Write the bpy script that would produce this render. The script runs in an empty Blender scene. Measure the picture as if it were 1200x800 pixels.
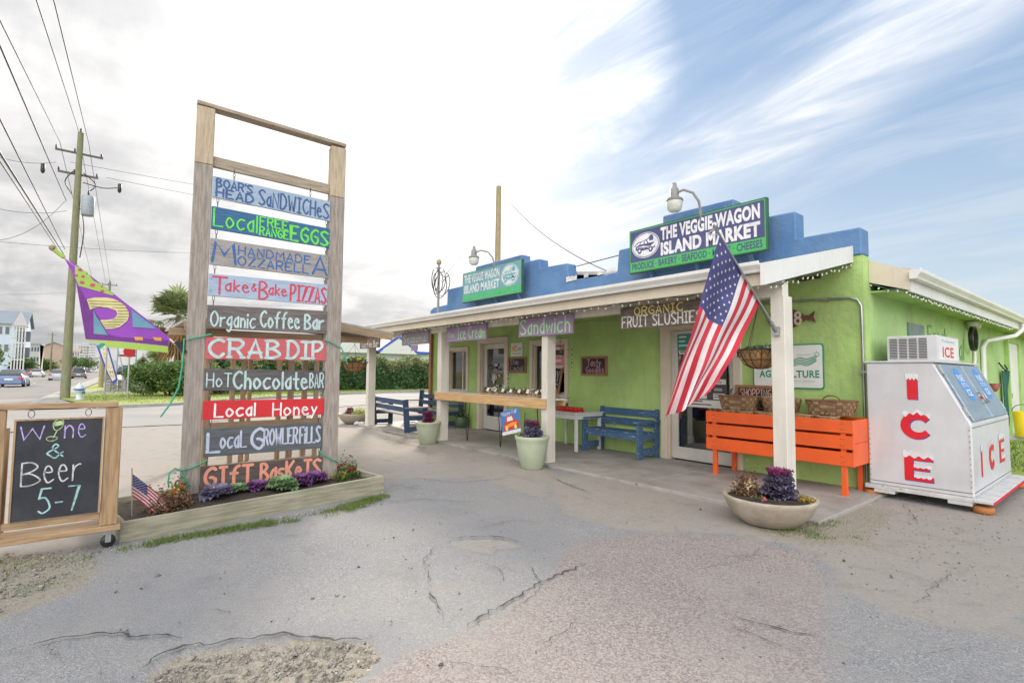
import bpy, bmesh, math, random
import numpy as np
from mathutils import Vector, Matrix, noise as mnoise
random.seed(7); RNG = np.random.default_rng(11)
scene = bpy.context.scene
R = math.radians
# ---------------------------------------------------------------- camera
cam_d = bpy.data.cameras.new('camera'); cam = bpy.data.objects.new('camera', cam_d)
scene.collection.objects.link(cam); scene.camera = cam
cam_d.sensor_width = 36; cam_d.lens = 606 / 1200 * 36; cam_d.clip_start = .05; cam_d.clip_end = 4000
_a = Vector((112 - 600, 432 - 400, 606)).normalized(); _b = Vector((1355 - 600, 443 - 400, 606))
_X = -_a; _Y = (_b - _X * _b.dot(_X)).normalized(); _Z = _X.cross(_Y)
if _Z.y > 0: _Z = -_Z
RT = Vector((_X.x, _Y.x, _Z.x)); DN = Vector((_X.y, _Y.y, _Z.y)); FW = Vector((_X.z, _Y.z, _Z.z))
EYE = Vector((0, 0, 1.55))
cam.matrix_world = Matrix(((RT.x, -DN.x, -FW.x, 0), (RT.y, -DN.y, -FW.y, 0), (RT.z, -DN.z, -FW.z, EYE.z), (0, 0, 0, 1)))
scene.view_settings.view_transform = 'Standard'; scene.view_settings.look = 'None'
scene.view_settings.exposure = 0.78; scene.view_settings.gamma = 1.0
scene.render.engine = 'CYCLES'
scene.cycles.max_bounces = 8; scene.cycles.transparent_max_bounces = 12
# ---------------------------------------------------------------- sky and sun
SUN_AZ, SUN_EL = R(151), R(24)
SD = Vector((math.cos(SUN_AZ) * math.cos(SUN_EL), math.sin(SUN_AZ) * math.cos(SUN_EL), math.sin(SUN_EL)))
world = bpy.data.worlds.new('World'); scene.world = world; world.use_nodes = True
NVEC = ((-.712, -.459, -.531), (.208, .509, -.835), (-.617, .583, .529))
def make_world():
    N1, N2, PC = NVEC
    nt = world.node_tree; N = nt.nodes; L = nt.links; N.clear()
    def n(t, **k):
        x = N.new(t)
        for a, v in k.items(): setattr(x, a, v)
        return x
    def math_(op, a, b=None, c=None, clamp=False):
        m = n('ShaderNodeMath', operation=op); m.use_clamp = clamp
        for i, v in enumerate((a, b, c)):
            if v is None: continue
            if isinstance(v, (int, float)): m.inputs[i].default_value = v
            else: L.new(v, m.inputs[i])
        return m.outputs[0]
    def vdot(v, vec):
        m = n('ShaderNodeVectorMath', operation='DOT_PRODUCT'); L.new(v, m.inputs[0]); m.inputs[1].default_value = vec; return m.outputs['Value']
    def ss(v, a, b):
        m = n('ShaderNodeMapRange', interpolation_type='SMOOTHSTEP'); L.new(v, m.inputs[0]); m.inputs[1].default_value = a; m.inputs[2].default_value = b; return m.outputs[0]
    def mix(f, a, b):
        m = n('ShaderNodeMix', data_type='RGBA')
        if isinstance(f, (int, float)): m.inputs[0].default_value = f
        else: L.new(f, m.inputs[0])
        for i, v in ((6, a), (7, b)):
            if isinstance(v, tuple): m.inputs[i].default_value = (*v, 1)
            else: L.new(v, m.inputs[i])
        return m.outputs[2]
    tc = n('ShaderNodeTexCoord'); nm = n('ShaderNodeVectorMath', operation='NORMALIZE'); L.new(tc.outputs['Generated'], nm.inputs[0]); D = nm.outputs[0]
    sky = n('ShaderNodeTexSky', sky_type='NISHITA'); sky.sun_disc = False; sky.sun_elevation = SUN_EL; sky.sun_rotation = math.pi / 2 - SUN_AZ
    sky.air_density = 1.0; sky.dust_density = 1.5; sky.ozone_density = 1.2
    # cloud sheet: direction projected on a plane overhead
    sp = n('ShaderNodeSeparateXYZ'); L.new(D, sp.inputs[0])
    dz = math_('ADD', math_('MAXIMUM', sp.outputs[2], 0.0), 0.12)
    cb = n('ShaderNodeCombineXYZ'); L.new(math_('DIVIDE', sp.outputs[0], dz), cb.inputs[0]); L.new(math_('DIVIDE', sp.outputs[1], dz), cb.inputs[1])
    mp = n('ShaderNodeMapping'); L.new(cb.outputs[0], mp.inputs[0])
    mp.inputs['Rotation'].default_value = (0, 0, R(30)); mp.inputs['Scale'].default_value = (.62, 1.9, 1)
    def noise(vec, s, d, r=.55, dist=0.0):
        q = n('ShaderNodeTexNoise'); L.new(vec, q.inputs['Vector']); q.inputs['Scale'].default_value = s; q.inputs['Detail'].default_value = d; q.inputs['Roughness'].default_value = r; q.inputs['Distortion'].default_value = dist
        return q.outputs[0]
    streak = noise(mp.outputs[0], 1.5, 9, .62, .5)
    big = noise(cb.outputs[0], .9, 6, .5, .4)
    # overcast to the left and behind, with a broad opening to the right of the market
    wob = math_('ADD', math_('MULTIPLY', math_('SUBTRACT', big, .5), .55), math_('MULTIPLY', math_('SUBTRACT', streak, .5), .30))
    left = ss(math_('ADD', vdot(D, N1), wob), -.03, .07)
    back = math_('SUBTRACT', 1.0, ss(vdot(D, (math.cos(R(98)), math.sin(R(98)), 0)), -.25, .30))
    band = math_('SUBTRACT', 1.0, ss(math_('ABSOLUTE', math_('ADD', vdot(D, N2), math_('MULTIPLY', wob, .35))), .0, .115))
    puffc = ss(math_('ADD', vdot(D, PC), math_('MULTIPLY', wob, .10)), .972, .992)
    wisp = ss(streak, .38, .66)
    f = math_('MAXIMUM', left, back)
    f = math_('MAXIMUM', f, math_('MULTIPLY', band, math_('MULTIPLY_ADD', wisp, .85, .30)))
    f = math_('MAXIMUM', f, math_('MULTIPLY', puffc, math_('MULTIPLY_ADD', wisp, .8, .25)))
    f = math_('MAXIMUM', f, math_('MULTIPLY', wisp, .22), clamp=True)
    sd = math_('MAXIMUM', vdot(D, tuple(SD)), 0.0)
    glow = math_('POWER', sd, 14.0); core = math_('POWER', sd, 60.0)
    puff = noise(cb.outputs[0], 1.3, 7, .55, .3)
    shade = ss(math_('ADD', math_('MULTIPLY', puff, .7), math_('MULTIPLY', streak, .35)), .42, .60)
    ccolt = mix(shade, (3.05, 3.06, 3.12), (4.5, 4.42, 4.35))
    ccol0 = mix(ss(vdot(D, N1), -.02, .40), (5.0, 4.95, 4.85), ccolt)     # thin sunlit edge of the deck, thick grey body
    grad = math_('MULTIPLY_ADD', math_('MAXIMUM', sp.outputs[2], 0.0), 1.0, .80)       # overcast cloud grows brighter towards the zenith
    cs = n('ShaderNodeVectorMath', operation='SCALE'); L.new(ccol0, cs.inputs[0]); L.new(math_('MULTIPLY', grad, math_('MULTIPLY_ADD', ss(vdot(D, tuple(-SD)), -.3, .95), 2.3, 1.0)), cs.inputs['Scale']); ccol = cs.outputs[0]   # front-lit cloud out of view, brightened to fill the shade under the porch
    glowc = n('ShaderNodeVectorMath', operation='SCALE'); glowc.inputs[0].default_value = (1.7, 1.65, 1.55); L.new(math_('ADD', glow, math_('MULTIPLY', core, 2.0)), glowc.inputs['Scale'])
    cc = n('ShaderNodeVectorMath', operation='ADD'); L.new(ccol, cc.inputs[0]); L.new(glowc.outputs[0], cc.inputs[1])
    veil = mix(ss(sp.outputs[2], .0, .55), (3.0, 3.6, 4.05), (1.45, 2.3, 3.6))
    clear = mix(.85, sky.outputs[0], veil)                       # thin high veil over the clear sky
    cl2 = n('ShaderNodeVectorMath', operation='ADD'); L.new(clear, cl2.inputs[0])
    g2 = n('ShaderNodeVectorMath', operation='SCALE'); g2.inputs[0].default_value = (.45, .42, .36); L.new(glow, g2.inputs['Scale']); L.new(g2.outputs[0], cl2.inputs[1])
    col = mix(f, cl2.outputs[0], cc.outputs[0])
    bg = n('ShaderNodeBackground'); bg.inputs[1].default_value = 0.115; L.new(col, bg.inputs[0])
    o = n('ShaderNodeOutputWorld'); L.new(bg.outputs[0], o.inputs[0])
make_world()
sun_d = bpy.data.lights.new('sun', 'SUN'); sun = bpy.data.objects.new('sun', sun_d); scene.collection.objects.link(sun)
sun_d.energy = 2.8; sun_d.angle = R(10); sun_d.color = (1, .90, .76)
sun.rotation_euler = (-SD).to_track_quat('-Z', 'Y').to_euler()

# ---------------------------------------------------------------- materials
MATS = {}
def mat(name, col, rough=.6, col2=None, ns=8.0, nd=4, stretch=None, bump=0.0, bs=60.0, metal=0.0, wear=None, wt=.62, ws=12.0, wstretch=None, grime=.0, emit=0, spec=.5, lo=.35, hi=.65, streak=0.0):
    """procedural surface: base colour mottled towards col2, optional worn-through colour, fine relief"""
    if name in MATS: return MATS[name]
    m = bpy.data.materials.new(name); m.use_nodes = True; nt = m.node_tree; N = nt.nodes; L = nt.links
    b = N['Principled BSDF']; b.inputs['Roughness'].default_value = rough; b.inputs['Metallic'].default_value = metal
    b.inputs['Specular IOR Level'].default_value = spec
    tc = N.new('ShaderNodeTexCoord')
    def mapped(st):
        mp = N.new('ShaderNodeMapping'); L.new(tc.outputs['Object'], mp.inputs[0]); mp.inputs['Scale'].default_value = st or (1, 1, 1); return mp.outputs[0]
    def noise(v, s, d, r=.6):
        q = N.new('ShaderNodeTexNoise'); q.inputs['Scale'].default_value = s; q.inputs['Detail'].default_value = d; q.inputs['Roughness'].default_value = r; L.new(v, q.inputs['Vector']); return q.outputs[0]
    def mr(v, a, c, x=0.0, y=1.0):
        q = N.new('ShaderNodeMapRange'); q.interpolation_type = 'SMOOTHSTEP'; L.new(v, q.inputs[0])
        for i, k in ((1, a), (2, c), (3, x), (4, y)): q.inputs[i].default_value = k
        return q.outputs[0]
    def mix(f, a, c, bt='MIX'):
        q = N.new('ShaderNodeMix'); q.data_type = 'RGBA'; q.blend_type = bt
        if isinstance(f, float): q.inputs[0].default_value = f
        else: L.new(f, q.inputs[0])
        for i, k in ((6, a), (7, c)):
            if isinstance(k, tuple): q.inputs[i].default_value = (*k, 1)
            else: L.new(k, q.inputs[i])
        return q.outputs[2]
    if col2 is None: col2 = tuple(c * .82 for c in col)
    v = mapped(stretch)
    base = mix(mr(noise(v, ns, nd), lo, hi), col, col2)
    if grime: base = mix(mr(noise(mapped(None), 1.7, 5), .42, .72, 0, grime), base, (.16, .14, .11))
    if streak: base = mix(mr(noise(mapped((5, 5, .35)), 2.5, 5), .5, .75, 0, streak), base, (.2, .18, .14))
    if wear: base = mix(mr(noise(mapped(wstretch), ws, 6, .7), wt, wt + .03), base, wear)
    L.new(base, b.inputs['Base Color'])
    if bump:
        q = N.new('ShaderNodeBump'); q.inputs['Strength'].default_value = min(1.0, bump * 2); q.inputs['Distance'].default_value = .02 * bump
        L.new(noise(v if stretch else mapped(None), bs, 5), q.inputs['Height']); L.new(q.outputs[0], b.inputs['Normal'])
    if emit:
        b.inputs['Emission Color'].default_value = (*col, 1); b.inputs['Emission Strength'].default_value = emit
    MATS[name] = m; return m
def glass(name='glass', tint=(.75, .8, .8), refl=.22):
    if name in MATS: return MATS[name]
    m = bpy.data.materials.new(name); m.use_nodes = True; N = m.node_tree.nodes; L = m.node_tree.links; N.clear()
    t = N.new('ShaderNodeBsdfTransparent'); t.inputs[0].default_value = (*tint, 1)
    g = N.new('ShaderNodeBsdfGlossy'); g.inputs['Roughness'].default_value = .03
    nz = N.new('ShaderNodeTexNoise'); nz.inputs['Scale'].default_value = 1.5; bp = N.new('ShaderNodeBump'); bp.inputs['Strength'].default_value = .08; L.new(nz.outputs[0], bp.inputs['Height']); L.new(bp.outputs[0], g.inputs['Normal'])
    f = N.new('ShaderNodeFresnel'); f.inputs[0].default_value = 1.5
    a = N.new('ShaderNodeMath'); a.operation = 'ADD'; a.inputs[1].default_value = refl * .5; L.new(f.outputs[0], a.inputs[0])
    x = N.new('ShaderNodeMixShader'); L.new(a.outputs[0], x.inputs[0]); L.new(t.outputs[0], x.inputs[1]); L.new(g.outputs[0], x.inputs[2])
    o = N.new('ShaderNodeOutputMaterial'); L.new(x.outputs[0], o.inputs[0]); MATS[name] = m; return m
def paint(name, col, **k):
    k.setdefault('rough', .45); k.setdefault('ns', 3); k.setdefault('col2', tuple(c * .9 for c in col)); k.setdefault('bump', .08); return mat(name, col, **k)
def leafmat(name, c1, c2, c3=None, sc=9.0):
    if name in MATS: return MATS[name]
    m = bpy.data.materials.new(name); m.use_nodes = True; N = m.node_tree.nodes; L = m.node_tree.links
    b = N['Principled BSDF']; b.inputs['Roughness'].default_value = .55; b.inputs['Specular IOR Level'].default_value = .3
    at = N.new('ShaderNodeAttribute'); at.attribute_name = 'rnd'
    r = N.new('ShaderNodeValToRGB'); L.new(at.outputs['Fac'], r.inputs[0])
    r.color_ramp.elements[0].color = (*c1, 1); r.color_ramp.elements[1].color = (*c2, 1)
    if c3: e = r.color_ramp.elements.new(.82); e.color = (*c2, 1); r.color_ramp.elements[-1].color = (*c3, 1)
    L.new(r.outputs[0], b.inputs['Base Color'])
    tr = N.new('ShaderNodeBsdfTranslucent'); L.new(r.outputs[0], tr.inputs[0]); x = N.new('ShaderNodeMixShader'); x.inputs[0].default_value = .35
    L.new(b.outputs[0], x.inputs[1]); L.new(tr.outputs[0], x.inputs[2]); L.new(x.outputs[0], N['Material Output'].inputs[0])
    MATS[name] = m; return m

# ---------------------------------------------------------------- objects
COL = scene.collection
def tag(o, label=None, cat=None, group=None, kind=None):
    if label: o['label'] = label
    if cat: o['category'] = cat
    if group: o['group'] = group
    if kind: o['kind'] = kind
    return o
def thing(name, label, cat, loc=(0, 0, 0), rz=0.0, group=None):
    o = bpy.data.objects.new(name, None); COL.objects.link(o); o.location = loc; o.rotation_euler = (0, 0, rz); o.empty_display_size = .1
    return tag(o, label, cat, group)
def kids(o): return [c for c in bpy.data.objects if c.parent == o]
def dup(o, loc=None, rz=None, label=None, parent=None):
    c = o.copy(); COL.objects.link(c); c.parent = parent
    if loc is not None: c.location = loc
    if rz is not None: c.rotation_euler = (0, 0, rz)
    if label: c['label'] = label
    for ch in kids(o): dup(ch, parent=c)
    return c
class MB:
    def __init__(s): s.v = []; s.f = []; s.m = []; s.cur = 0; s.sm = []
    def add(s, vs, fs, smooth=False):
        k = len(s.v); s.v += [tuple(v) for v in vs]
        for f in fs: s.f.append(tuple(i + k for i in f)); s.m.append(s.cur); s.sm.append(smooth)
        return s
    def box(s, x0, x1, y0, y1, z0, z1, rot=None):
        vs = [Vector((x, y, z)) for z in (z0, z1) for y in (y0, y1) for x in (x0, x1)]
        if rot:
            c = Vector(((x0 + x1) / 2, (y0 + y1) / 2, (z0 + z1) / 2)); vs = [c + rot @ (v - c) for v in vs]
        return s.add(vs, [(0, 2, 3, 1), (4, 5, 7, 6), (0, 1, 5, 4), (1, 3, 7, 5), (3, 2, 6, 7), (2, 0, 4, 6)])
    def beam(s, p, q, w, h, up=(0, 0, 1)):
        p, q = Vector(p), Vector(q); d = (q - p).normalized(); up = Vector(up); a = d.cross(up)
        if a.length < 1e-4: a = d.cross(Vector((0, 1, 0)))
        a.normalize(); b = a.cross(d); vs = []
        for c in (p, q):
            for i, j in ((-1, -1), (1, -1), (1, 1), (-1, 1)): vs.append(c + a * i * w / 2 + b * j * h / 2)
        return s.add(vs, [(3, 2, 1, 0), (4, 5, 6, 7), (0, 1, 5, 4), (1, 2, 6, 5), (2, 3, 7, 6), (3, 0, 4, 7)])
    def tube(s, pts, r, seg=8, cap=True):
        pts = [Vector(p) for p in pts]; n = len(pts); rs = r if isinstance(r, (list, tuple)) else [r] * n
        vs = []; a = None
        for i, p in enumerate(pts):
            d = (pts[min(i + 1, n - 1)] - pts[max(i - 1, 0)]).normalized()
            if a is None: a = d.orthogonal().normalized()
            else:
                a = (a - d * a.dot(d))
                a = a.normalized() if a.length > 1e-5 else d.orthogonal().normalized()
            b = d.cross(a)
            for k in range(seg):
                t = 2 * math.pi * k / seg; vs.append(p + (a * math.cos(t) + b * math.sin(t)) * rs[i])
        fs = [(i * seg + k, i * seg + (k + 1) % seg, (i + 1) * seg + (k + 1) % seg, (i + 1) * seg + k) for i in range(n - 1) for k in range(seg)]
        s.add(vs, fs, True)
        if cap: s.add([vs[k] for k in range(seg)], [tuple(range(seg))[::-1]]); s.add([vs[(n - 1) * seg + k] for k in range(seg)], [tuple(range(seg))])
        return s
    def lathe(s, prof, c=(0, 0, 0), seg=24, sx=1, sy=1, axis='z', closed=True):
        c = Vector(c); vs = []; n = len(prof)
        for r, z in prof:
            for k in range(seg):
                t = 2 * math.pi * k / seg; p = (r * math.cos(t) * sx, r * math.sin(t) * sy, z)
                if axis == 'x': p = (p[2], p[0], p[1])
                if axis == 'y': p = (p[0], p[2], p[1])
                vs.append(c + Vector(p))
        fs = [(i * seg + k, i * seg + (k + 1) % seg, (i + 1) * seg + (k + 1) % seg, (i + 1) * seg + k) for i in range(n - 1) for k in range(seg)]
        s.add(vs, fs, True)
        if closed:
            if prof[0][0] > 1e-5: s.add(vs[:seg], [tuple(range(seg))[::-1]])
            if prof[-1][0] > 1e-5: s.add(vs[-seg:], [tuple(range(seg))])
        return s
    def prism(s, poly, F, t, back=0.0):
        """2D polygon in frame F extruded from offset back to back+t along its normal"""
        n = len(poly); a = [F(x, y, back) for x, y in poly]; b = [F(x, y, back + t) for x, y in poly]
        ar = sum(poly[i][0] * poly[(i + 1) % n][1] - poly[(i + 1) % n][0] * poly[i][1] for i in range(n))
        if ar < 0: a.reverse(); b.reverse()
        return s.add(a + b, [tuple(range(n))[::-1], tuple(range(n, 2 * n))] + [(i, (i + 1) % n, (i + 1) % n + n, i + n) for i in range(n)])
    def build(s, name, mats, parent=None, bevel=0.0, loc=None, rz=None, auto=False):
        me = bpy.data.meshes.new(name); me.from_pydata(s.v, [], s.f)
        ms = mats if isinstance(mats, (list, tuple)) else [mats]
        for m in ms: me.materials.append(m)
        me.polygons.foreach_set('material_index', s.m); me.polygons.foreach_set('use_smooth', s.sm)
        if bevel:
            bm = bmesh.new(); bm.from_mesh(me)
            ed = [e for e in bm.edges if len(e.link_faces) == 2 and e.calc_face_angle(0) > .5]
            bmesh.ops.bevel(bm, geom=ed, offset=bevel, segments=1, affect='EDGES', clamp_overlap=True)
            bm.to_mesh(me); bm.free()
        me.update(); o = bpy.data.objects.new(name, me); COL.objects.link(o); o.parent = parent
        if loc: o.location = loc
        if rz: o.rotation_euler = (0, 0, rz)
        return o
def frame(o, u, v, n=None):
    o, u, v = Vector(o), Vector(u).normalized(), Vector(v).normalized(); n = Vector(n).normalized() if n else u.cross(v)
    return lambda x, y, z=0.0: o + u * x + v * y + n * z
def np_mesh(name, verts, faces, m, parent=None, rnd=None, smooth=False):
    """fast mesh: verts (n,3), faces (k,3|4)"""
    me = bpy.data.meshes.new(name); k = faces.shape[1]; nf = len(faces)
    me.vertices.add(len(verts)); me.vertices.foreach_set('co', verts.astype(np.float32).ravel())
    me.loops.add(nf * k); me.loops.foreach_set('vertex_index', faces.astype(np.int32).ravel())
    me.polygons.add(nf); me.polygons.foreach_set('loop_start', np.arange(0, nf * k, k, dtype=np.int32))
    try: me.polygons.foreach_set('loop_total', np.full(nf, k, dtype=np.int32))
    except Exception: pass
    if smooth: me.polygons.foreach_set('use_smooth', np.ones(nf, dtype=bool))
    for q in (m if isinstance(m, (list, tuple)) else [m]): me.materials.append(q)
    me.update(calc_edges=True); me.validate()
    if rnd is not None:
        a = me.attributes.new('rnd', 'FLOAT', 'FACE'); a.data.foreach_set('value', rnd.astype(np.float32))
    o = bpy.data.objects.new(name, me); COL.objects.link(o); o.parent = parent; return o
def leaf_cloud(name, pts, size, m, parent=None, up=.3, elong=1.7, norm=None, rnd=None):
    """small two-triangle leaves at pts (n,3); size scalar or (n,)"""
    n = len(pts); sz = np.broadcast_to(np.asarray(size, float), (n,))[:, None] * RNG.uniform(.6, 1.3, (n, 1))
    a = RNG.normal(size=(n, 3)); a[:, 2] = a[:, 2] * .7 + up; a /= np.linalg.norm(a, axis=1)[:, None]
    b = RNG.normal(size=(n, 3)); b -= a * (a * b).sum(1)[:, None]; b /= np.linalg.norm(b, axis=1)[:, None]
    c = np.cross(a, b)
    v = np.stack([pts - a * sz * elong / 2, pts + b * sz / 2 + c * sz * .15, pts + a * sz * elong / 2, pts - b * sz / 2 + c * sz * .15], 1).reshape(-1, 3)
    f = np.arange(n * 4).reshape(-1, 4)
    return np_mesh(name, v, f, m, parent, rnd=RNG.uniform(0, 1, n) if rnd is None else rnd)
def blades(name, pts, h, w, m, parent=None, lean=.5):
    n = len(pts); hh = h * RNG.uniform(.5, 1.3, (n, 1)); th = RNG.uniform(0, 2 * math.pi, n); d = np.stack([np.cos(th), np.sin(th), 0 * th], 1)
    p2 = RNG.normal(size=(n, 3)) * lean; p2[:, 2] = 1; p2 /= np.linalg.norm(p2, axis=1)[:, None]
    v = np.stack([pts - d * w / 2, pts + d * w / 2, pts + p2 * hh], 1).reshape(-1, 3)
    return np_mesh(name, v, np.arange(n * 3).reshape(-1, 3), m, parent, rnd=RNG.uniform(0, 1, n))
def rocks(name, pts, sz, m, parent=None):
    n = len(pts); base = np.array([(1, 0, 0), (-1, 0, 0), (0, 1, 0), (0, -1, 0), (0, 0, 1), (0, 0, -1)], float)
    tri = np.array([(0, 2, 4), (2, 1, 4), (1, 3, 4), (3, 0, 4), (2, 0, 5), (1, 2, 5), (3, 1, 5), (0, 3, 5)])
    s = np.broadcast_to(np.asarray(sz, float), (n,))
    v = (base[None] * RNG.uniform(.5, 1.3, (n, 6, 1)) * s[:, None, None] * np.array([1, 1, .6])[None, None]) + RNG.normal(size=(n, 6, 3)) * .15 * s[:, None, None] + pts[:, None, :]
    f = tri[None] + (np.arange(n) * 6)[:, None, None]
    return np_mesh(name, v.reshape(-1, 3), f.reshape(-1, 3), m, parent, rnd=np.repeat(RNG.uniform(0, 1, n), 8))

# ---------------------------------------------------------------- lettering
G = {  # hand-lettering strokes; '~' = smooth; y: 0 baseline, A cap height, z y x below the line
'A': '00 3A 60|13 53', 'B': '00 0A|~0A 3A 58 36 05|~05 35 62 30 00', 'C': '~69 4A 18 05 12 40 62', 'D': '00 0A|~0A 3A 67 63 30 00', 'E': '6A 0A 00 60|05 45',
'F': '00 0A 6A|05 45', 'G': '~69 4A 18 05 12 40 62 64|64 45 35', 'H': '00 0A|60 6A|05 65', 'I': '30 3A|1A 5A|10 50', 'J': '~6A 62 40 11', 'K': '00 0A|6A 04|25 60',
'L': '0A 00 60', 'M': '00 1A 44 7A 80', 'N': '00 0A 60 6A', 'O': '~3A 07 03 30 63 67 3A', 'P': '00 0A|~0A 4A 68 45 04', 'Q': '~3A 07 03 30 63 67 3A|43 70', 'R': '00 0A|~0A 4A 68 45 05|35 60',
'S': '~69 3A 08 35 62 30 01', 'T': '30 3A|0A 6A', 'U': '~0A 03 30 63 6A', 'V': '0A 30 6A', 'W': '0A 20 47 60 8A', 'X': '00 6A|0A 60', 'Y': '0A 35 6A|35 30', 'Z': '0A 6A 00 60',
'a': '~46 26 03 20 42|47 40', 'b': '0A 00|~04 26 54 50 20 01', 'c': '~56 26 03 20 51', 'd': '~46 26 03 20 42|4A 40', 'e': '~04 44 36 16 03 20 51', 'f': '~5A 39 26 20|06 46', 'g': '~46 26 03 21 43|~47 40 2x 0y',
'h': '0A 00|~04 26 44 40', 'i': '20 26|28 29', 'j': '~26 20 0x|28 29', 'k': '0A 00|46 03|13 40', 'l': '20 2A', 'm': '00 06|~04 25 34 30|~34 55 64 60', 'n': '00 06|~04 26 44 40', 'o': '~26 03 20 53 26',
'p': '0x 06|~04 26 54 30 01', 'q': '~46 26 03 20 42|47 4x', 'r': '00 06|~03 15 36 46', 's': '~46 16 04 33 41 20 01', 't': '~2A 22 30 40|06 46', 'u': '~06 02 20 42|46 40', 'v': '06 20 46', 'w': '06 10 35 50 66',
'x': '00 46|06 40', 'y': '06 21|46 0x', 'z': '06 46 00 40', '&': '~61 27 3A 48 04 12 30 53 64', '-': '04 34', "'": '1A 18', '.': '00 01', '5': '5A 1A 06|~06 36 52 20 01', '7': '0A 5A 20', '8': '~35 08 3A 58 35 02 30 52 35', '0': '~3A 07 03 30 63 67 3A', '!': '1A 13|10 11', 'i.': '', '+': '23 29|06 46'}
_YC = {c: i for i, c in enumerate('0123456789A')}; _YC.update({'z': -1, 'y': -2, 'x': -3})
def _smooth(p, k=5):
    if len(p) < 3: return p
    out = []; closed = p[0] == p[-1]
    for i in range(len(p) - 1):
        p0 = p[i - 1] if i else (p[-2] if closed else p[0]); p1, p2 = p[i], p[i + 1]; p3 = p[i + 2] if i + 2 < len(p) else (p[1] if closed else p[-1])
        for j in range(k):
            t = j / k; out.append(tuple(.5 * ((2 * b) + (-a + c) * t + (2 * a - 5 * b + 4 * c - d) * t * t + (-a + 3 * b - 3 * c + d) * t ** 3) for a, b, c, d in zip(p0, p1, p2, p3)))
    return out + [p[-1]]
def strokes(text):
    out = []; x = 0.0
    for ch in text:
        if ch == ' ': x += 5; continue
        ps = []
        for st in G[ch].split('|'):
            sm = st[0] == '~'; pt = [(int(q[0]), _YC[q[1]]) for q in st.lstrip('~').split()]
            ps.append(_smooth(pt) if sm else pt)
        lo = min(p[0] for s_ in ps for p in s_); hi = max(p[0] for s_ in ps for p in s_)
        out += [[(p[0] - lo + x, p[1]) for p in s_] for s_ in ps]; x += (hi - lo) + 2.6
    return out, x - 2.6
_K = [0]
def ribbon(mb, pts, F, w, t):
    """rounded flat brush stroke"""
    _K[0] = (_K[0] + 1) % 9; t = t + _K[0] * .00025; n = len(pts); L_, R_ = [], []
    for i in range(n):
        a = pts[max(i - 1, 0)]; b = pts[min(i + 1, n - 1)]; dx, dy = b[0] - a[0], b[1] - a[1]; q = math.hypot(dx, dy) or 1; nx, ny = -dy / q, dx / q
        if 0 < i < n - 1:
            c = pts[i]; e = (c[0] - a[0], c[1] - a[1]); l = math.hypot(*e) or 1; cs = abs((dx * e[0] + dy * e[1]) / (q * l)); k = min(1.8, 1 / max(cs, .4))
        else: k = 1
        L_.append((pts[i][0] + nx * w / 2 * k, pts[i][1] + ny * w / 2 * k)); R_.append((pts[i][0] - nx * w / 2 * k, pts[i][1] - ny * w / 2 * k))
    vs = [F(*p, t) for p in L_] + [F(*p, t) for p in R_]
    mb.add(vs, [(i, n + i, n + i + 1, i + 1) for i in range(n - 1)])
    for j, (e, c) in enumerate(((pts[0], pts[1]), (pts[-1], pts[-2]))):
        th = math.atan2(e[1] - c[1], e[0] - c[0]); arc = [(e[0] + math.cos(th + a) * w / 2, e[1] + math.sin(th + a) * w / 2) for a in [(-.5 + k / 4) * math.pi for k in range(5)]]
        mb.add([F(*p, t + .0001 + .0001 * j) for p in arc], [tuple(range(5))])
def hand(mb, text, F, x0, y0, x1, y1, w, t=.003, cap=10.0, wob=.012, serif=False):
    """fit hand-painted text into the box (x0,y0)-(x1,y1), cap = glyph units from y0 to y1"""
    st, wd = strokes(text); sx = (x1 - x0) / wd; sy = (y1 - y0) / cap
    for s_ in st:
        j = random.uniform(-1, 1) * wob * (y1 - y0)
        ribbon(mb, [(x0 + p[0] * sx, y0 + p[1] * sy + j) for p in s_], F, w, t)
        if serif and len(s_) == 2:
            for p in s_: ribbon(mb, [(x0 + (p[0] - 1) * sx, y0 + p[1] * sy + j), (x0 + (p[0] + 1) * sx, y0 + p[1] * sy + j)], F, w * .7, t)
def block(mb, text, F, x0, y0, x1, y1, t=.003, bold=.0, depth=0.0, shear=0.0):
    """block capitals from the built-in font, fitted to a box"""
    cu = bpy.data.curves.new('lettering_tmp', 'FONT'); cu.body = text; cu.offset = bold; cu.resolution_u = 3; cu.space_character = 1.06
    o = bpy.data.objects.new('lettering_tmp', cu); COL.objects.link(o); bpy.context.view_layer.update()
    me = o.evaluated_get(bpy.context.evaluated_depsgraph_get()).to_mesh()
    vs = [v.co.copy() for v in me.vertices]; fs = [tuple(p.vertices) for p in me.polygons]
    o.to_mesh_clear(); bpy.data.objects.remove(o); bpy.data.curves.remove(cu)
    ax, bx = min(v.x for v in vs), max(v.x for v in vs); ay, by = min(v.y for v in vs), max(v.y for v in vs)
    out = [F(x0 + (v.x - ax) / (bx - ax) * (x1 - x0) + shear * (v.y - ay) / (by - ay), y0 + (v.y - ay) / (by - ay) * (y1 - y0), t) for v in vs]
    mb.add(out, fs)
def ell(cx, cy, rx, ry, n=24, a0=0, a1=360): return [(cx + rx * math.cos(R(a0 + (a1 - a0) * i / (n if a1 - a0 == 360 else n - 1))), cy + ry * math.sin(R(a0 + (a1 - a0) * i / (n if a1 - a0 == 360 else n - 1)))) for i in range(n)]
def rrect(x0, y0, x1, y1, r, n=4):
    return [(cx + r * math.cos(R(a)), cy + r * math.sin(R(a))) for cx, cy, s0 in ((x1 - r, y0 + r, -90), (x1 - r, y1 - r, 0), (x0 + r, y1 - r, 90), (x0 + r, y0 + r, 180)) for a in [s0 + 90 * k / n for k in range(n + 1)]]
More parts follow.
